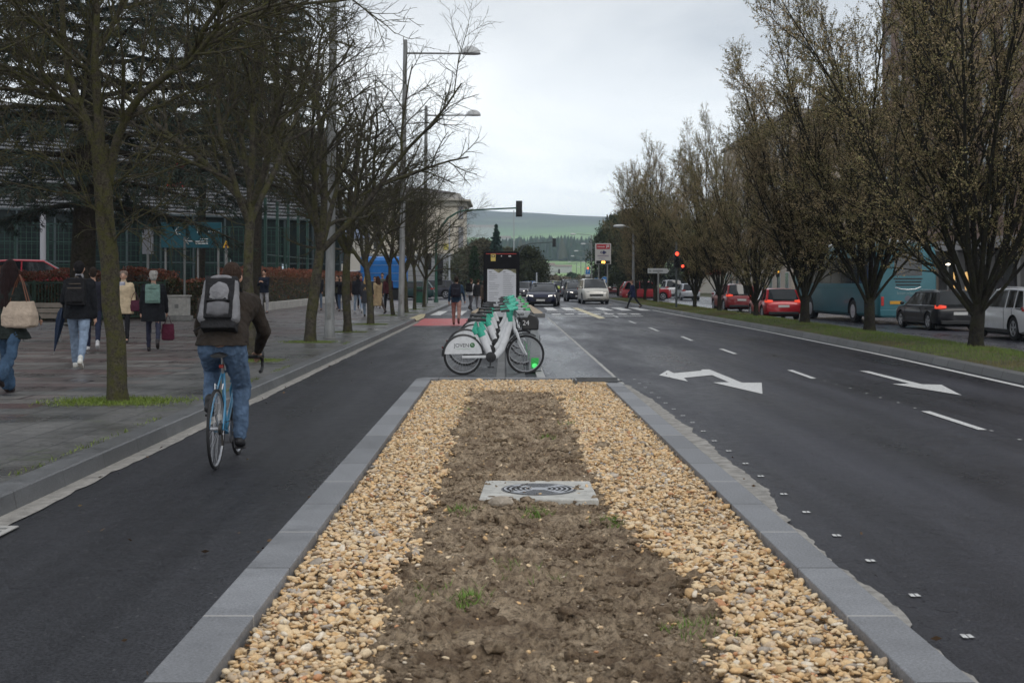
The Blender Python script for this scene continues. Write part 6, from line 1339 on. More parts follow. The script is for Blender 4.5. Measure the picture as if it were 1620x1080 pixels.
o = empty('traffic_signal', 'slim signal post with three lamps left of the arching mast', 'traffic light', (*cpos(675.5, 86), .13)); MB().tube([(0, 0, 0), (0, 0, 3.1)], .06, 10).build('pole', grn, o); tl_head(o, (.06, .1, zat(417, 86)), None, 3, True)
o = empty('traffic_signal', 'small signal post seen between the glass hall and the leaning tree', 'traffic light', (*cpos(549, 100), .13)); MB().tube([(0, 0, 0), (0, 0, 2.9)], .06, 10).build('pole', grn, o); tl_head(o, (.0, .1, zat(419, 100)), None, 2, True)
mast('second arching signal mast beyond the information totem', (*cpos(819, 150), 0), zat(386, 150), 3.9, zat(383, 150), .9, mat('dark_pole', (.05, .06, .06), .5))
mast('farthest arching signal mast in front of the green field', (*cpos(857, 290), -.2), zat(431, 290), 3.6, zat(432, 290)+.6, .9, mat('dark_pole', (.05, .06, .06), .5))
mast('arching signal mast reaching left from beside the dark evergreens', (*cpos(990, 190), -.2), 4.2, 4.0, zat(428, 190), .8, grn, -1)
def post_light(label, px, D, z0, ys, lit, n=3, s=1.0, top=None):
    o = empty('traffic_signal', label, 'traffic light', (*cpos(px, D), z0)); MB().tube([(0, 0, 0), (0, 0, (top or zat(ys[0], D)+.6)-z0)], .055, 10).build('pole', mat('dark_pole', (.05, .06, .06), .5), o); MB().lathe([(.1, 0), (.1, .04)], 12).build('base', black, o)
    for i, y in enumerate(ys): tl_head(o, (.02 + .0*i, -.06, zat(y, D) - .28*s - z0), lit, n, False, s)
    return o
o = post_light('signal post showing red at the edge of the median', 1070, 71, .12, [401.5], 0)
tl_head(o, ((1079.5-1070)*71/F, -.06, zat(422.5, 71)-.05-.12), 0, 2, False, .7)
post_light('signal showing red high among the branches left of the coach', 1342, 72, Z2, [310.5], 0, top=6.9)
post_light('signal with a small amber light left of the teal coach', 1230, 118, Z2, [425], 1, top=3.1)
post_light('signal showing red just over the roof of the black estate car', 1513, 78, -.1, [467], 0, s=.5, top=1.2)
post_light('dark signal post under the advertising sign, right of the parking sign', 958, 150, -.2, [423], None)
post_light('dark signal post left of the advertising sign support', 948, 152, -.2, [430], None)
# blue round signs and parking sign
def disc_sign(label, px, py, D, r, kind='arrow'):
    o = empty('road_sign', label, 'road sign', (*cpos(px, D), -.2)); z = zat(py, D)+.2; MB().tube([(0, 0, 0), (0, 0, z)], .035, 8).build('post', galv, o); T = Matrix.Translation((0, -.05, z)) @ Matrix.Rotation(R(90), 4, 'X')
    bl = mat('sign_blue', (.02, .22, .60), .4); wh = mat('sign_white', (.65, .66, .66), .45)
    MB().lathe([(r, 0), (r, .02)], 28, T).build('rim', wh, o); MB().lathe([(r*.93, .021), (r*.93, .025)], 28, T).build('plate', bl, o)
    b = MB(); M = T @ Matrix.Rotation(R(-135), 4, 'Z'); b.prism([(-r*.10, -r*.55), (r*.10, -r*.55), (r*.10, r*.05), (r*.38, r*.05), (0, r*.6), (-r*.38, r*.05), (-r*.10, r*.05)], .026, .03, M); b.build('arrow', wh, o)
disc_sign('blue round sign with a white arrow beside the white people carrier', 956.5, 442.5, 125, .30); disc_sign('lower blue round sign with a white arrow, half behind the car roof', 943.5, 442.5, 165, .30)
o = empty('road_sign', 'blue parking sign with a red mark on top beyond the queue', 'road sign', (*cpos(930, 155), -.2)); zz = zat(430, 155)+.2; MB().tube([(0, 0, 0), (0, 0, zz+.5)], .04, 8).build('post', galv, o)
b = MB(); b.box(-.24, -.07, zz-.24, .24, -.05, zz+.24); b.build('plate', mat('sign_blue', (.02, .22, .60), .4), o); text('lettering', 'P', .46, mat('sign_white', (.65, .66, .66), .45), o, (0, -.072, zz), (R(90), 0, 0), .002); b = MB(); b.box(-.26, -.07, zz-.55, .26, -.05, zz-.27); b.build('plate', mat('sign_white', (.65, .66, .66), .45), o); b = MB(); b.ball((0, -.06, zz+.42), (.09, .03, .09)); b.build('red_lamp', mat('lens_on0', (1, .06, .03), .3, emit=(1, .06, .03), es=7), o)
# advertising sign
D = 112; X, _ = cpos(954, D); o = empty('advertising_sign', 'tall white and red advertising sign with lit amber digits', 'sign', (X, D, .1)); w = 25*D/F/2; z1, z0 = zat(385, D)-.1, zat(418, D)-.1; q = w
T_ = Matrix.Rotation(R(90), 4, 'X')
b = MB(); b.box(-w, -.10, z0, w, .10, z1); b.build('panel', mat('sign_panel', (.52, .50, .48), .5), o, bev=.02)
for sx in (-1, 1): b = MB(); b.box(sx*w*.55-.05, -.05, 0, sx*w*.55+.05, .05, z0); b.build('post', galv, o)
wt = mat('sign_white', (.65, .66, .66), .45)
b = MB(); b.box(-w*.84, -.12, z1-.72*q, w*.84, -.102, z1-.12*q); hdr = b.build('header', mat('sign_red', (.42, .02, .03), .5), o)
b = MB()
for k in range(7): b.box(-w*.7+k*.13*q, -.124, z1-.50*q, -w*.7+k*.13*q+.08*q, -.121, z1-.36*q)
b.box(w*.40, -.124, z1-.62*q, w*.48, -.121, z1-.22*q); b.box(w*.54, -.124, z1-.5*q, w*.72, -.121, z1-.2*q); b.build('lettering', wt, hdr)
b = MB(); zc = z1-1.15*q; bd = mat('sign_navy', (.03, .03, .10), .5)
b.prism([(-.40*q, zc), (-.17*q, zc+.2*q), (-.17*q, zc+.08*q), (-.27*q, zc), (-.17*q, zc-.08*q), (-.17*q, zc-.2*q)], .102, .115, T_); b.prism([(.45*q, zc), (.17*q, zc+.2*q), (.05*q, zc+.24*q), (-.1*q, zc+.1*q), (-.1*q, zc-.1*q), (.05*q, zc-.24*q), (.17*q, zc-.2*q)], .102, .115, T_); b.build('logo', bd, o)
b = MB(); b.box(-w*.7, -.115, z1-1.66*q, w*.7, -.102, z1-1.50*q); b.box(-w*.55, -.115, z1-1.92*q, w*.2, -.102, z1-1.84*q); b.build('print', mat('sign_greyprint', (.3, .26, .3), .5), o)
b = MB(); b.box(-w*.86, -.12, z0+.04, w*.86, -.102, z0+.30); b.build('display', black, o); b = MB(); b.cbox((-.06, -.13, z0+.17), (.11, .01, .16)); b.cbox((.10, -.13, z0+.17), (.11, .01, .16)); b.build('digits', mat('amber_on', (1, .5, .05), .3, emit=(1, .5, .08), es=4), o)
# street name sign
D = 87; X, _ = cpos(1041.5, D); o = empty('street_name_sign', 'pale street name board with arrow ends on a grey post in the median', 'sign', (X, D, .12)); zt = zat(428.5, D)-.12; MB().tube([(0, 0, 0), (0, 0, zt)], .06, 10).build('post', galv, o)
M = Matrix.Rotation(R(90), 4, 'X'); b = MB(); b.prism([(-.68, zt-.16), (.56, zt-.16), (.70, zt), (.56, zt+.16), (-.68, zt+.16)], -.03, .03, M); bd_ = b.build('board', mat('board_pale', (.36, .37, .37), .5, var=.1), o, bev=.01); b = MB(); b.box(-.36, -.035, zt-.06, .30, -.031, zt+.06); b.box(-.60, -.035, zt-.07, -.46, -.031, zt+.07); b.build('print', mat('board_print', (.19, .20, .2), .6), bd_)
# mid-distance lamps
def small_lamp(label, px, D, ytop, arms, m=None, z0=-.2, head=None):
    o = empty('street_lamp', label, 'street lamp', (*cpos(px, D), z0), group='road lamps beyond the junction'); z = zat(ytop, D)-z0; m = m or galv; MB().lathe([(.11, 0), (.09, z*.5), (.07, z)], 10).build('pole', m, o)
    for dx in arms:
        MB().tube([(0, 0, z-.05), (dx*.5, 0, z+.12), (dx*.8, 0, z+.15)], .04, 6).build('arm', m, o); b = MB(); b.ball((dx*1.0, 0, z+.15), (.45, .2, .13)); b.build('lamp_shade', mat('lamp_shell_w', (.6, .61, .61), .4), o)
    return o
small_lamp('single grey street lamp with its arm to the left above the pedestrian in navy', 1002, 98, 361, (-1.0,), z0=.0)
for i, (px, D, y, arms, lb) in enumerate([(936, 190, 372, (-2.6,), 'tallest pole lamp left of the advertising sign, its long arm high against the hill'), (941, 235, 387, (-2.0, 2.0), 'double-armed lamp directly left of the advertising sign'), (927, 265, 398, (-1.9, 1.9), 'double-armed lamp seen left of the parking sign'), (919, 310, 406, (-1.9, 1.9), 'double-armed lamp in front of the dark forest slope'), (912, 380, 415, (-2, 2), 'double-armed lamp before the green field'), (925, 430, 423, (-2, 2), 'farthest double-armed lamp over the green field'), ]): small_lamp(lb, px, D, y, arms)
for px, D, y, lb in [(813, 170, 333, 'thin white pole rising behind the signal head'), (711, 120, 352, 'thin pale pole in front of the cream building'), (849, 130, 431, 'short thin pole right of the totem')]:
    o = empty('pole', lb, 'pole', (*cpos(px, D), -.1)); z = zat(y, D)+.1; MB().lathe([(.09, 0), (.06, z)], 10).build('shaft', mat('pole_white', (.42, .45, .47), .5), o); MB().lathe([(.14, 0), (.14, .05)], 10).build('base', galv, o)
# litter bin, utility cabinet
o = empty('litter_bin', 'dark green litter bin beside the signal posts', 'bin', (*cpos(665, 84), .137)); b = MB(); b.loft([[(x*k, y*k, z) for x, y in ((-.32, -.3), (.32, -.3), (.32, .3), (-.32, .3))] for z, k in ((.05, .85), (.95, 1), (.97, 1.06), (1.05, 1.06))]); b.build('bin_body', grn, o, bev=.03); b = MB(); b.box(-.25, -.33, .75, .25, -.305, .9); b.build('opening', black, o)
X, Y, _ = G(281, 507, .137); o = empty('utility_cabinet', 'pale concrete utility cabinet at the end of the green railings', 'cabinet', (X, Y, .137)); b = MB(); b.box(-.42, -.2, .18, .42, .2, .86); b.build('cabinet_body', conc, o, bev=.02); b = MB(); b.box(-.46, -.24, .86, .46, .24, .92); b.build('lid', conc, o, bev=.01); b = MB(); b.box(-.5, -.27, 0, .5, .27, .18); b.build('plinth', conc_d, o, bev=.01); b = MB(); b.box(-.06, -.215, .45, .08, -.203, .6); b.build('mark', conc_d, o)
# bench
o = empty('bench', 'grey metal bench with a curved tubular armrest by the railings', 'bench', (-10.75, 32.2, .137), R(-8)); tb = mat('bench_metal', (.16, .16, .155), .45, metal=.4)
for x in (-.85, .35): MB().tube([(x, -.25, 0), (x, -.27, .40), (x, -.2, .66), (x, .0, .70), (x, .2, .62), (x, .28, .4), (x, .28, 0)], .024, 8).build('armrest', tb, o)
b = MB()
for i in range(5): b.box(-.95, -.26+.11*i, .42, .45, -.17+.11*i, .45)
b.build('seat', tb, o); b = MB()
for i in range(3): b.box(-.95, .24+.03*i, .55+.13*i, .45, .27+.03*i, .66+.13*i)
b.build('backrest', mat('bench_wood', (.13, .11, .09), .7, var=.2), o)
# green railings
def railing(label, A, B, h, name='railing'):
    A, B = Vector(A), Vector(B); L = (B-A).length; u = (B-A).normalized(); o = empty(name, label, 'fence', A, math.atan2(u.y, u.x)); m = mat('rail_green', (.02, .055, .035), .5, var=.2)
    b = MB(); b.box(0, -.025, h-.06, L, .025, h); b.box(0, -.02, .1, L, .02, .15); b.build('rail', m, o); b = MB()
    for x in np.arange(.08, L, .115): b.box(x, -.008, .15, x+.03, .008, h-.06)
    b.build('bars', m, o)
    for x in np.arange(0, L+.1, L/max(1, round(L/2.2))): b = MB(); b.box(x-.03, -.03, 0, x+.03, .03, h+.05); b.build('post', m, o)
railing('dark green steel railings in front of the red hedge', (-18.5, 46.3, .137), (-12.75, 50.9, .137), 1.40)
def hedge(name, label, p0, p1, w, z0, z1, n, red=.35, seed=1, skew=.5):
    g = np.random.default_rng(seed); p0, p1 = np.array(p0), np.array(p1); L = np.linalg.norm(p1-p0); u = (p1-p0)/L; v = np.array([-u[1], u[0]]); root = empty(name, label, 'hedge', (p0[0], p0[1], z0))
    t = g.random(n)*L; s = (g.random(n)-.5)*w; h = g.random(n)**.7; face = g.random(n); h = np.where(face < .3, 1-.12*g.random(n)**2, h); s = np.where(face > .55, np.sign(s)*w*.5*(1-.15*g.random(n)), s)
    H = (z1-z0)*(1 + .16*(fbm(t, s, 1.3, 3, seed)-.5)*2); P = np.stack([u[0]*t+v[0]*s, u[1]*t+v[1]*s, h*H], 1)*1.0; P[:, :2] += g.normal(size=(n, 2))*.05
    V, Fc = leaves(P, .085, .5); top = np.clip((h-(1-red))/red, 0, 1)[:, None] * (g.random((n, 1)) < .85) ; rr = g.random((n, 1)); c = np.array([.055, .06, .02])*(.5+rr)*(1-top) + np.array([.24, .055, .022])*(.5+.8*rr)*top; c = np.where(g.random((n, 1)) < .22, np.array([.16, .06, .025])*(.5+rr), c)
    np_obj('leaves', V, Fc, attr_mat(name + '_leaf', .55), root, tone=np.repeat(c, 4, 0)); b = MB()
    a = u*0.1; b.add([(u[0]*q*L + v[0]*k*w*.38, u[1]*q*L + v[1]*k*w*.38, zz) for q in (0.01, .99) for k in (-1, 1) for zz in (0, (z1-z0)*.8)], [(0, 1, 3, 2), (4, 6, 7, 5), (0, 4, 5, 1), (2, 3, 7, 6), (1, 5, 7, 3), (0, 2, 6, 4)]); b.build('stems', mat('hedge_core', (.03, .025, .015), .9, var=.4, scale=8), root, smooth=None)
hedge('hedge', 'clipped hedge with red leaf tips behind the green railings', (-20, 47.6), (-12.8, 52.4), 1.0, .1, 1.95, 26000, .42, 61)
hedge('hedge', 'long red-tipped hedge on the white wall planter beside the pavement', (-12.3, 61), (-12.3, 118), 1.3, .3, 2.12, 60000, .45, 62)
hedge('bush', 'green and yellowish bush at the right end of the railings', (-12.9, 51.6), (-11.7, 52.6), .8, .1, 1.65, 5000, .05, 63)
o = empty('planter_wall', 'low white concrete wall holding the long red-tipped hedge', 'wall', (-11.45, 60.2, 0)); b = MB(); b.box(-.2, 0, 0, .0, 60, .52); b.box(-2.0, 0, 0, -.2, .2, .52); b.build('wall', mat('white_wall', (.46, .45, .42), .8, var=.15, scale=2), o, bev=.02); b = MB(); b.box(-1.9, .2, .1, -.2, 60, .42); b.build('soil_fill', soil_grass, o)
b = MB(); b.box(-22, 51.0, 0, -12.6, 51.0+.02, .2)
o = empty('low_wall', 'low stone edging below the hedge right of the cabinet', 'wall', (-16.6, 70, .1)); b = MB(); b.box(0, 0, 0, 3.3, .35, .42); b.build('block', mat('stone_warm', (.22, .17, .11), .8, var=.3, scale=3), o, bev=.03); b = MB(); b.box(0, -.03, .42, 3.3, .38, .54); b.build('coping', conc, o, bev=.01)
# signs on the left
o = empty('information_sign', 'teal information board with white arrow half hidden by branches', 'sign', (Q(303, 380, 58)[0], 58, .1)); w = 95*58/F/2; z1, z0 = zat(352, 58)-.1, zat(392, 58)-.1; b = MB(); b.box(-w, -.06, z0, w, .06, z1); b.build('board', mat('sign_teal', (.006, .07, .095), .45, var=.08), o, bev=.01)
for x in (-w*.88, w*.2, w*.88): MB().tube([(x, .09, 0), (x, .09, z1-.1)], .045, 8).build('post', galv, o)
wht = mat('sign_white', (.65, .66, .66), .45); b = MB(); ax, az = -w+.72*1.0+.32, z0+.28; b.tube([(ax+.30, -.066, az), (ax, -.066, az)], .022, 5); b.tube([(ax+.13, -.066, az+.14), (ax-.02, -.066, az), (ax+.13, -.066, az-.13)], .024, 5)
for q in (0, .09): b.box(ax+.42, -.066, az-.12+q, ax+.95, -.062, az-.08+q)
b.box(ax+.62, -.066, az+.08, ax+.95, -.062, az+.11); b.tube([(ax-.3, -.066, az+.62), (ax-.42, -.066, az+.45), (ax-.36, -.066, az+.3), (ax-.22, -.066, az+.3)], .022, 5); b.box(ax+.5, -.066, az+.35, ax+.53, -.062, az+.62)
for q in range(6): b.box(ax+.95+.09*q, -.066, az+.38, ax+1.0+.09*q, -.062, az+.44)
b.build('lettering', wht, o)
o = empty('road_sign', 'grey back of a double road sign on a thin post left of the teal board', 'road sign', (Q(234, 400, 54)[0], 54, .1)); MB().tube([(0, 0, 0), (0, 0, zat(360, 54)-.1)], .05, 8).build('post', galv, o)
for x in (-.11, .13): b = MB(); b.box(x-.10, -.06, zat(402, 54)-.1, x+.10, -.04, zat(362, 54)-.1); b.build('panel', mat('sign_back', (.26, .27, .30), .5, metal=.3), o, bev=.008)
o = empty('road_sign', 'thin grey sign post standing in front of the teal board', 'pole', (Q(292, 400, 50)[0], 50, .1)); MB().tube([(0, 0, 0), (0, 0, 3.1)], .04, 8).build('post', galv, o); MB().lathe([(.09, 0), (.09, .03)], 10).build('base', galv, o)
o = empty('warning_sign', 'small yellow warning sign on a grey post left of the cyclist', 'road sign', (Q(358, 400, 56)[0], 56, .1)); MB().tube([(0, 0, 0), (0, 0, 2.9)], .07, 8).build('post', galv, o); b = MB(); b.prism([(-.14, 2.95-.12), (.14, 2.95-.12), (0, 2.95+.2)], .02, .05, Matrix.Rotation(R(90), 4, 'X')); b.build('plate', mat('warn_yellow', (.7, .42, .04), .5), o); b = MB(); b.ball((0, -.06, 2.92), (.03, .01, .06)); b.build('mark', mat('sign_red', (.42, .02, .03), .5), o)
o = empty('column', 'pale round column behind the hedge at far left', 'column', (Q(68, 430, 60)[0], 60, 0)); MB().lathe([(.13, 0), (.125, 4.6)], 16).build('shaft', mat('column_white', (.42, .43, .46), .6), o); MB().lathe([(.2, 4.6), (.2, 4.75)], 16).build('cap', galv, o)

# ============================================================ buildings
def hall():
    o = empty('sports_hall', 'large hall clad in white louvres over dark glass behind the left trees', 'building', (0, 0, -.3)); A, B = Vector((-34.0, 77, 0)), Vector((-11.9, 98, 0)); u = (B-A).normalized(); L = (B-A).length; rz = math.atan2(u.y, u.x); o.location = (A.x, A.y, -.3); o.rotation_euler = (0, 0, rz)
    gz, top = 6.2, 12.2
    gm = M_('hall_glass'); t, b_, N_, L_ = nodes(gm); tc_ = N_('ShaderNodeTexCoord').outputs['Object']; n = noise_(t, mapv(t, tc_, (.5, 1, .15)), 1.5, 4); L_(mixc(t, rng_(t, n, .35, .65, 0, 1), (.005, .010, .010), (.018, .028, .028)), b_.inputs['Base Color']); b_.inputs['Roughness'].default_value = .3; b_.inputs['Specular IOR Level'].default_value = .25
    b = MB(); b.box(-22, 0, 0, L, 18, gz); b.build('glass_wall', gm, o, smooth=None)
    b = MB(); b.box(-22, .25, gz, L, 18, top); b.build('wall', mat('louvre_back', (.10, .105, .11), .7), o, smooth=None)
    b = MB(); z = gz
    while z < top: b.box(-22.2, .0, z, L+.15, .22, z+.13); b.box(L+.02, 0, z, L+.24, 18, z+.13); z += .235
    b.build('louvres', mat('louvre_white', (.22, .23, .245), .5, var=.05), o)['kind'] = 'stuff'
    b = MB()
    for x in np.arange(-20, L, 2.4): b.box(x, -.12, 0, x+.12, .0, gz)
    b.box(-22, -.1, 3.0, L, -.02, 3.1); b.box(-22, -.16, gz-.12, L+.2, .3, gz); b.build('mullions', mat('mullion', (.05, .07, .075), .5), o)
    for x, z in ((3, 1.2), (L-5, 1.0), (L-9.5, 1.4)): b = MB(); b.box(x, -.03, z, x+.35, -.005, z+2.0); b.build('lit_window', mat('window_glow', (.6, .65, .68), .4, emit=(.7, .85, 1), es=.35), o)
    b = MB(); b.box(-22.3, -.2, top, L+.3, 18.2, top+.3); b.build('roof', mat('roof_edge', (.3, .3, .31), .6), o)
    b = MB(); b.box(L-14, -.05, 8.0, L-12.6, -.01, 9.6); b.build('banner', mat('banner_red', (.5, .04, .03), .6, var=.4, scale=2), o)
hall()
def court_fence():
    o = empty('court_fence', 'tall dark green mesh fence of the sports court at left', 'fence', (-30, 69, 0), math.atan2(8.5, 17.2)); m = mat('court_green', (.012, .045, .034), .5, var=.3); L = 19.4
    for x in np.arange(0, L+.1, 1.62): b = MB(); b.box(x-.06, -.06, 0, x+.06, .06, 4.6); b.build('post', m, o)
    b = MB()
    for z in (1.2, 2.4, 3.6, 4.55): b.box(0, -.03, z, L, .03, z+.06)
    b.build('rail', m, o); b = MB()
    for x in np.arange(0, L, .27): b.box(x, -.012, .1, x+.02, .012, 4.5)
    for z in np.arange(.2, 4.5, .3): b.box(0, -.008, z, L, .008, z+.018)
    b.build('mesh', mat('mesh_green', (.02, .07, .05), .6), o)['kind'] = 'stuff'
    o = empty('court_fence', 'row of tall dark posts beside the long hedge by the glass hall', 'fence', (-13.4, 76, 0), math.atan2(34, .6)); 
    for x in np.arange(0, 36, 3.6): b = MB(); b.box(x-.08, -.08, 0, x+.08, .08, 6.2); b.build('post', m, o)
    b = MB(); b.box(0, -.02, 3, 36, .02, 3.06); b.box(0, -.02, 5.6, 36, .02, 5.66); b.build('rail', m, o)
court_fence()
def cream():
    D = 185; x0 = (548-VX)*D/F; x1 = (722-VX)*D/F; o = empty('cream_building', 'cream rendered building with grey stone base and hipped roof across the junction', 'building', (x0, D, -.3)); w = x1-x0; h = zat(318, D)+.3; gb = zat(404, D)+.3; dp = 16; c = (731-722)*D/F+.2
    cm = mat('cream_render', (.64, .58, .48), .85, var=.06, scale=.6); b = MB(); b.prism([(0, 0), (w, 0), (w+c, c*1.6), (w+c, dp), (0, dp)], gb, h); wl = b.build('wall', cm, o, smooth=None)
    gs = stone('grey_base', (.24, .245, .25), .62, axis=2, jw=.03, jc=(.10, .10, .10), vary=.06); b = MB(); b.prism([(-.1, -.1), (w+.05, -.1), (w+c+.1, c*1.6-.05), (w+c+.1, dp), (-.1, dp)], 0, gb); b.build('base', gs, o, smooth=None)
    b = MB(); b.prism([(-.2, -.22), (w+.1, -.22), (w+c+.22, c*1.6-.1), (w+c+.22, dp+.2), (-.2, dp+.2)], gb, gb+.25); b.build('string_course', mat('stone_band', (.36, .36, .35), .8), o, bev=.02)
    b = MB(); b.prism([(-.7, -.8), (w+.4, -.8), (w+c+.9, c*1.6-.4), (w+c+.9, dp+.7), (-.7, dp+.7)], h, h+.28); b.prism([(-.25, -.3), (w+.15, -.3), (w+c+.35, c*1.6-.15), (w+c+.35, dp+.3), (-.25, dp+.3)], h-.7, h); b.build('cornice', mat('cornice', (.42, .39, .33), .8), o, bev=.03)
    b = MB(); b.prism([(.3, .4), (w-.4, .4), (w+c-.5, c*1.6+.4), (w+c-.5, dp-.5), (.3, dp-.5)], h+.28, h+1.15); b.build('attic', mat('attic_pale', (.45, .43, .40), .85), o, smooth=None)
    b = MB(); zt = zat(291, D)+.3; zr = h+1.15; pts = [(-.3, -.1, zr), (w-.1, -.1, zr), (w+c-.2, dp, zr), (-.3, dp, zr), (w*.32, dp*.45, zt), (w*.66, dp*.45, zt)]; b.add(pts, [(0, 1, 5, 4), (1, 2, 5), (2, 3, 4, 5), (3, 0, 4), (3, 2, 1, 0)]); b.build('roof', mat('roof_slate', (.10, .085, .085), .8, var=.15, scale=4), o, smooth=None)
    def win(x, z, ww, hh, y=-.02):
        f = MB(); f.box(x-.08, y-.06, z-.08, x+ww+.08, y+.02, z+hh+.08); fr = f.build('window', mat('win_frame', (.34, .33, .31), .7), o); MB().box(x, y-.07, z, x+ww, y-.061, z+hh).build('pane', mat('win_pane', (.05, .055, .06), .2), fr)
    for i in range(2):
        win(1.0 + i*2.75, gb+.9, 1.15, 2.2)
        if i != 3: win(1.0 + i*2.75, gb+4.6, 1.15, 1.9)
    for zz in (gb+1.0, gb+5.0):
        f = MB(); M = Matrix.Translation((w+c*.5+.06, c*.8-.06, 0)) @ Matrix.Rotation(math.atan2(c*1.6, c), 4, 'Z'); f.box(-.55, -.10, zz, .55, -.02, zz+2.9, M); f.build('shutter', mat('shutter', (.27, .27, .28), .7), o)
    b = MB(); b.box(w-1.75, -.1, gb+.75, w-.85, -.03, gb+1.6); b.build('plaque', mat('plaque', (.55, .48, .12), .5), o)
    o = empty('pale_house', 'pale low building glimpsed left of the cream building', 'building', (cpos(520, 150)[0]-4, 150, 0)); b = MB(); b.box(0, 0, 0, 7.5, 9, 6.2); b.build('wall', mat('pale_wall', (.50, .47, .41), .85), o, smooth=None); b = MB(); b.add([(-.3, -.3, 6.2), (7.8, -.3, 6.2), (7.8, 9.3, 6.2), (-.3, 9.3, 6.2), (-.3, 4.5, 7.7), (7.8, 4.5, 7.7)], [(0, 1, 5, 4), (2, 3, 4, 5), (1, 2, 5), (3, 0, 4), (0, 3, 2, 1)]); b.build('roof', mat('roof_blue', (.12, .15, .22), .6), o, smooth=None); b = MB()
    for x in (1, 3.2, 5.4): b.box(x, -.03, 3.4, x+.9, -.005, 4.8)
    b.build('window', mat('win_pane', (.05, .055, .06), .2), o)
cream()
def brick_mat(name, a, b2, mo, sc=1.0):
    m = M_(name); t, b_, N_, L_ = nodes(m); tc_ = N_('ShaderNodeTexCoord').outputs['Object']; s = N_('ShaderNodeSeparateXYZ'); L_(tc_, s.inputs[0]); cb = N_('ShaderNodeCombineXYZ'); L_(math_(t, 'ADD', s.outputs[0], s.outputs[1]), cb.inputs[0]); L_(s.outputs[2], cb.inputs[1])
    br = N_('ShaderNodeTexBrick'); br.inputs['Scale'].default_value = 1; br.inputs['Brick Width'].default_value = .26; br.inputs['Row Height'].default_value = .08; br.inputs['Mortar Size'].default_value = .008; br.inputs['Color1'].default_value = (*a, 1); br.inputs['Color2'].default_value = (*b2, 1); br.inputs['Mortar'].default_value = (*mo, 1); L_(cb.outputs[0], br.inputs['Vector'])
    n = noise_(t, tc_, .35, 4); L_(mixc(t, rng_(t, n, .35, .65, 0, .35), br.outputs[0], tuple(x*.6 for x in a)), b_.inputs['Base Color']); b_.inputs['Roughness'].default_value = .85; return m
def block(name, label, loc, rz, W, Dp, H, wm, floors, bays, winw=1.2, side=True, over=None, z0=0):
    o = empty(name, label, 'building', loc, rz); b = MB(); b.box(0, 0, z0, W, Dp, H); b.build('wall', wm, o, smooth=None); fh = (H-z0-1)/floors; wf = mat('white_frame', (.5, .51, .53), .6); wp = mat('block_pane', (.10, .12, .14), .12, spec=.8)
    def wn(face, u, z, ww, hh):
        f, p = MB(), MB(); e = .05
        if face == 0: f.box(u-e, -.05, z-e, u+ww+e, .01, z+hh+e); p.box(u, -.056, z, u+ww, -.051, z+hh)
        else: f.box(-.05, u-e, z-e, .01, u+ww+e, z+hh+e); p.box(-.056, u, z, -.051, u+ww, z+hh)
        fr = f.build('window', wf, o); p.build('pane', wp, fr)
    for k in range(floors):
        z = z0 + k*fh + 1.0
        for j in range(bays): wn(0, (j+.5)*W/bays - winw/2, z, winw, 1.5)
        if side:
            nb = max(2, int(bays*Dp/W)); 
            for j in range(nb): wn(1, (j+.5)*Dp/nb - winw/2, z, winw, 1.5)
    b = MB(); b.box(-.3, -.3, H, W+.3, Dp+.3, H+.4); b.build('cornice', mat('block_band', (.34, .31, .28), .8), o); b = MB()
    for k in range(1, floors): b.box(-.04, -.04, z0+k*fh+.1, W, -.0, z0+k*fh+.35); b.box(-.04, 0, z0+k*fh+.1, 0, Dp, z0+k*fh+.35)
    b.build('floor_band', mat('floor_band', (.24, .20, .17), .85), o); return o
brk = brick_mat('brown_brick', (.26, .155, .115), (.20, .115, .085), (.30, .27, .24)); brk2 = brick_mat('pale_brick', (.48, .40, .32), (.40, .33, .26), (.5, .46, .4))
bb = block('brick_block', 'tall brown brick apartment block rising behind the median trees at right', (27.2, 62, -.2), 0, 22, 36, 33, brk, 9, 7, 1.15, True, z0=4.2)
b = MB(); b.box(1.2, 1.2, 0, 21, 34.5, 4.2); b.build('shopfront', mat('shop_glass', (.03, .03, .032), .15, spec=.7), bb, smooth=None)
for q in [(.1, y) for y in range(0, 37, 5)] + [(x, .1) for x in range(5, 22, 5)]: b = MB(); b.box(q[0], q[1], 0, q[0]+.45, q[1]+.45, 4.2); b.build('pillar', mat('pillar_grey', (.22, .21, .20), .7), bb)
b = MB(); b.box(-.05, -.05, 3.6, 22, 0, 4.2); b.box(-.05, 0, 3.6, 0, 36, 4.2); b.build('fascia', mat('fascia', (.30, .29, .28), .7), bb)
for i, (y, w, zz, c) in enumerate([(21.3, 2.6, 1.7, (1, .62, .22)), (30, 1.5, 1.5, (1, .7, .35))]): b = MB(); b.box(1.14, y, .6, 1.19, y+w, .6+zz); b.build('lit_window', mat('shop_glow', (.5, .35, .12), .5, emit=(1, .58, .2), es=.55, var=.5, scale=3), bb)
block('pale_block', 'pale brick apartment block seen through the farther median trees', (27, 128, -.2), 0, 22, 40, 17.5, brk2, 5, 6, 1.4)
o = empty('shop_pavilion', 'low shop with green and yellow sign glimpsed between the red cars', 'building', (cpos(1195, 168)[0], 168, -.2)); b = MB(); b.box(0, 0, 0, 13, 9, 3.6); b.build('wall', mat('pav_wall', (.25, .24, .22), .7), o, smooth=None); b = MB(); b.box(2.2, -.1, 2.5, 4.6, -.02, 3.5); b.build('sign_panel', mat('sign_green', (.03, .28, .05), .5, emit=(.05, .5, .08), es=.15), o); b = MB(); b.box(8.8, -.1, 2.4, 10.4, -.02, 3.6); b.build('sign_panel', mat('sign_yellow', (.55, .5, .05), .5), o)
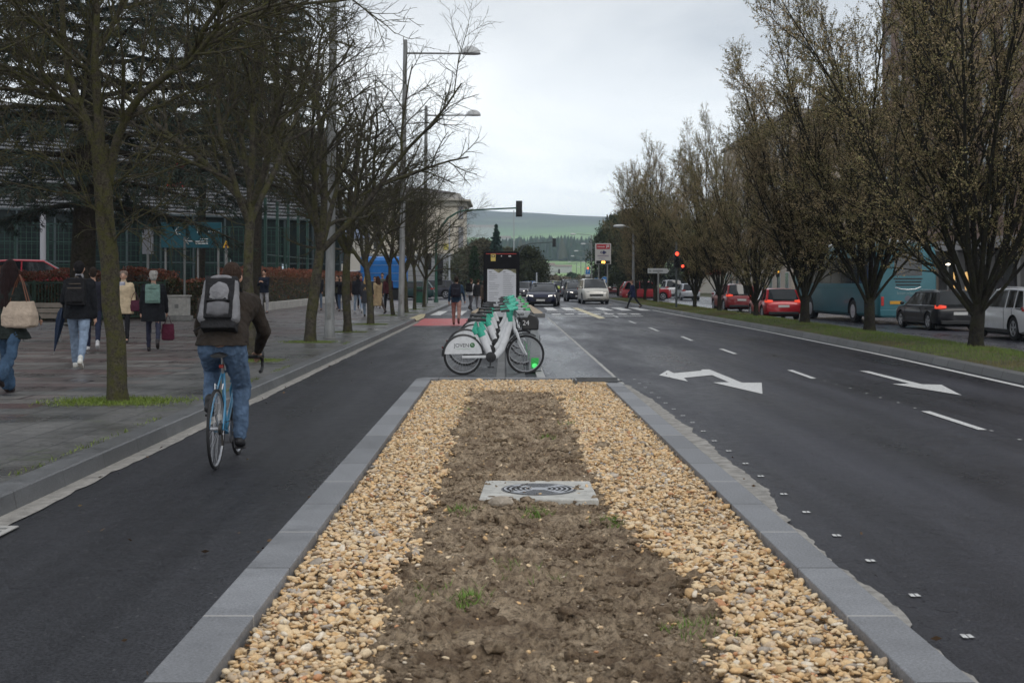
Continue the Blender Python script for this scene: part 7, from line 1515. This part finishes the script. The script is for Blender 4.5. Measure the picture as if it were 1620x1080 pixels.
o = empty('kiosk', 'low red and white forecourt building beyond the crossing car', 'building', (cpos(1100, 190)[0], 190, -.2)); b = MB(); b.box(0, 0, 0, 9, 6, 3.0); b.build('wall', mat('kiosk_wall', (.4, .38, .35), .7), o, smooth=None); b = MB(); b.box(-.2, -.4, 2.6, 9.2, 6, 3.3); b.build('canopy', mat('kiosk_red', (.35, .03, .03), .5), o)
# warm lamp in the branches
o = empty('street_lamp', 'small lit pavement lamp glowing near the teal coach', 'street lamp', (*cpos(1499.5, 70), -.2)); MB().tube([(0, 0, 0), (0, 0, zat(418, 70)+.2)], .05, 8).build('pole', galv, o); MB().ball((0, 0, zat(418, 70)+.2), (.12, .12, .05)).build('lamp', mat('warm_lamp', (1, .9, .7), .3, emit=(1, .9, .7), es=4), o)

# ============================================================ hills, forest, haze
def hills():
    m = M_('hill_fields'); t, b_, N_, L_ = nodes(m); tc_ = N_('ShaderNodeTexCoord').outputs['Object']; s = N_('ShaderNodeSeparateXYZ'); L_(tc_, s.inputs[0])
    vo = N_('ShaderNodeTexVoronoi'); vo.inputs['Scale'].default_value = 1; L_(mapv(t, tc_, (.0032, .0020, .0)), vo.inputs['Vector']); r = N_('ShaderNodeValToRGB'); r.color_ramp.interpolation = 'CONSTANT'; sp = N_('ShaderNodeSeparateColor'); L_(vo.outputs['Color'], sp.inputs[0]); L_(sp.outputs[0], r.inputs[0])
    e = r.color_ramp.elements; e[0].color = (.20, .32, .12, 1); e[1].position = .3; e[1].color = (.26, .38, .17, 1)
    for p, c in ((.5, (.34, .44, .22)), (.66, (.17, .26, .13)), (.8, (.34, .33, .23)), (.9, (.22, .35, .14))): q = e.new(p); q.color = (*c, 1)
    scrub = mixc(t, noise_(t, tc_, .01, 6), (.07, .075, .08), (.13, .12, .12)); n = noise_(t, tc_, .0022, 4)
    hi = rng_(t, math_(t, 'ADD', s.outputs[2], math_(t, 'MULTIPLY', n, 90)), 150, 182, 0, 1)
    hedge_ = mixc(t, math_(t, 'MULTIPLY', math_(t, 'GREATER_THAN', noise_(t, tc_, .016, 4, .7), .60), .8), r.outputs[0], (.035, .05, .03))
    L_(mixc(t, hi, hedge_, scrub), b_.inputs['Base Color']); b_.inputs['Roughness'].default_value = .95; b_.inputs['Specular IOR Level'].default_value = .1
    ys = np.concatenate([np.arange(230, 800, 30), np.arange(800, 1500, 50), np.arange(1500, 4700, 100)]); xs = np.arange(-2600, 2601, 40)
    X, Y = np.meshgrid(xs, ys); base = np.interp(Y, [230, 420, 620, 760, 950, 1200, 1500, 2000, 2600, 3100, 3600, 3900, 4600], [-1, -.5, 3, 10, 14, 17, 30, 55, 100, 145, 186, 182, 130])
    cx = np.interp(X*3600/np.maximum(Y, 800), [-1500, -700, -100, 0, 140, 400, 900, 2500], [1.25, 1.15, 1.04, .985, .96, .905, .85, .8]); Z = np.where(Y > 1300, base*(1 + (cx-1)*np.clip((Y-1300)/1200, 0, 1)), base) + (fbm(X, Y, .002, 4, 71)-.5)*np.clip((Y-1200)/1500, 0, 1)*36 + (fbm(X, Y, .01, 3, 72)-.5)*2*np.clip((Y-500)/500, 0, 1)
    V = np.stack([X.ravel(), Y.ravel(), Z.ravel()], 1); nx, ny = len(xs), len(ys); i = (np.arange(ny-1)[:, None]*nx + np.arange(nx-1)[None]).ravel(); o = np_obj('hills', V, np.stack([i, i+1, i+nx+1, i+nx], 1), m, smooth=True); tag(o, kind='structure')
    # forest band of conifers
    g = np.random.default_rng(81); n = 3400; x = g.uniform(-330, 210, n); y = g.uniform(1120, 1420, n); keep = (x > -120 - 200*g.random(n)); x, y = x[keep], y[keep]; n = len(x)
    zg = np.interp(y, [1120, 1200, 1420], [16, 17, 27]); hgt = g.uniform(12, 21, n)*(1 + .12*np.sin(x*.03)); k = 7; Vs, Fs = [], []
    hh = zg + 6
    P = np.stack([x, y, zg], 1); a = 2*np.pi*np.arange(k)/k; rad = g.uniform(2.6, 4.8, (n, 1)); A = np.stack([x[:, None] + rad*np.cos(a)*(1+.3*g.normal(size=(n, k))*.6), y[:, None] + rad*np.sin(a), zg[:, None] + hgt[:, None]*.1 + g.random((n, k))*2], 2); Bm = np.stack([x[:, None] + rad*.62*np.cos(a+.3), y[:, None] + rad*.62*np.sin(a+.3), zg[:, None] + hgt[:, None]*(.55+.1*g.random((n, k)))], 2); T = np.stack([x + g.normal(size=n)*.4, y, zg + hgt], 1)[:, None]
    V = np.concatenate([A, Bm, T], 1); base = (np.arange(n)*(2*k+1))[:, None, None]; i = np.arange(k); j = (i+1) % k; f1 = np.stack([i, j, j+k], 1); f2 = np.stack([i, j+k, i+k], 1); f3 = np.stack([i+k, j+k, np.full(k, 2*k)], 1); Fc = (np.concatenate([f1, f2, f3])[None] + base).reshape(-1, 3)
    c = np.array([.028, .045, .03])*(.6 + .9*g.random((n, 1))); c = np.where(g.random((n, 1)) < .2, np.array([.06, .06, .04]), c); o = np_obj('forest', V.reshape(-1, 3), Fc, attr_mat('forest_tone', .9, spec=.1), tone=np.repeat(c, 2*k+1, 0)); tag(o, 'dark conifer wood on the slope below the hills', 'forest', kind='stuff')
    # hedgerow bushes and far copses
    n = 900; x = g.uniform(-260, 260, n); y = g.choice([330, 460, 640, 900], n) + g.normal(size=n)*9; sel = fbm(x, y, .02, 3, 9) > .5; x, y = x[sel], y[sel]; n = len(x); zg = np.interp(y, [230, 420, 620, 760, 950], [-1, -.5, 3, 10, 14]); C = np.stack([x, y, zg], 1); idx = np.repeat(np.arange(n), 60); P = C[idx] + np.abs(g.normal(size=(len(idx), 3)))*np.array([1, 1, 1.3])*np.sign(g.normal(size=(len(idx), 3)) + np.array([0, 0, 9])); V, Fc = leaves(P, 1.0, .8); c = np.array([[.06, .055, .035]])*(.5+g.random((len(P), 1))); o = np_obj('hedgerow', V, Fc, attr_mat('hedgerow_tone', .9, spec=.1), tone=np.repeat(c, 4, 0)); tag(o, 'brownish hedgerow bushes across the far fields', 'undergrowth', kind='stuff')
    for i, (px, py, D, w, h, lb) in enumerate([(757, 364, 2300, 60, 9, 'long white farm building on the hill slope'), (743, 362, 2350, 20, 8, 'small white farmhouse at the left of the hill slope'), (864, 424, 560, 7, 2.2, 'pale industrial shed beside the green field'), (795, 381, 1900, 24, 7, 'pale barn on the lower green slope'), (890, 424, 585, 8, 1.4, 'grey low building behind the green field')]):
        X, Y, Z = Q(px, py, D); o = empty('farm_building', lb, 'building', (X, Y, Z-h*.5)); b = MB(); b.box(-w/2, 0, -h, w/2, w*.3, h); b.build('wall', mat('farm_white', (.42, .42, .42), .8), o, smooth=None); b = MB(); b.add([(-w/2-.3, -.3, h), (w/2+.3, -.3, h), (w/2+.3, w*.3, h), (-w/2-.3, w*.3, h), (-w/2, w*.15, h*1.5), (w/2, w*.15, h*1.5)], [(0, 1, 5, 4), (2, 3, 4, 5), (1, 2, 5), (3, 0, 4)]); b.build('roof', mat('farm_roof', (.25, .2, .18), .8), o, smooth=None)
hills()
def haze(dens):
    m = bpy.data.materials.new('haze'); m.use_nodes = True; t = m.node_tree; t.nodes.clear(); ou = t.nodes.new('ShaderNodeOutputMaterial'); pv = t.nodes.new('ShaderNodeVolumePrincipled'); pv.inputs['Color'].default_value = (.70, .84, 1, 1); pv.inputs['Density'].default_value = dens; pv.inputs['Anisotropy'].default_value = .2; t.links.new(pv.outputs[0], ou.inputs['Volume'])
    b = MB(); b.box(-2700, -70, -1.6, 2700, 4800, 225); o = b.build('haze', m, smooth=None); tag(o, 'thin bluish damp air over the distant fields', 'haze', kind='stuff')
haze(.0002)
scene.cycles.volume_bounces = 1; scene.cycles.max_bounces = 6; scene.cycles.diffuse_bounces = 3; scene.cycles.glossy_bounces = 3; scene.cycles.transparent_max_bounces = 6
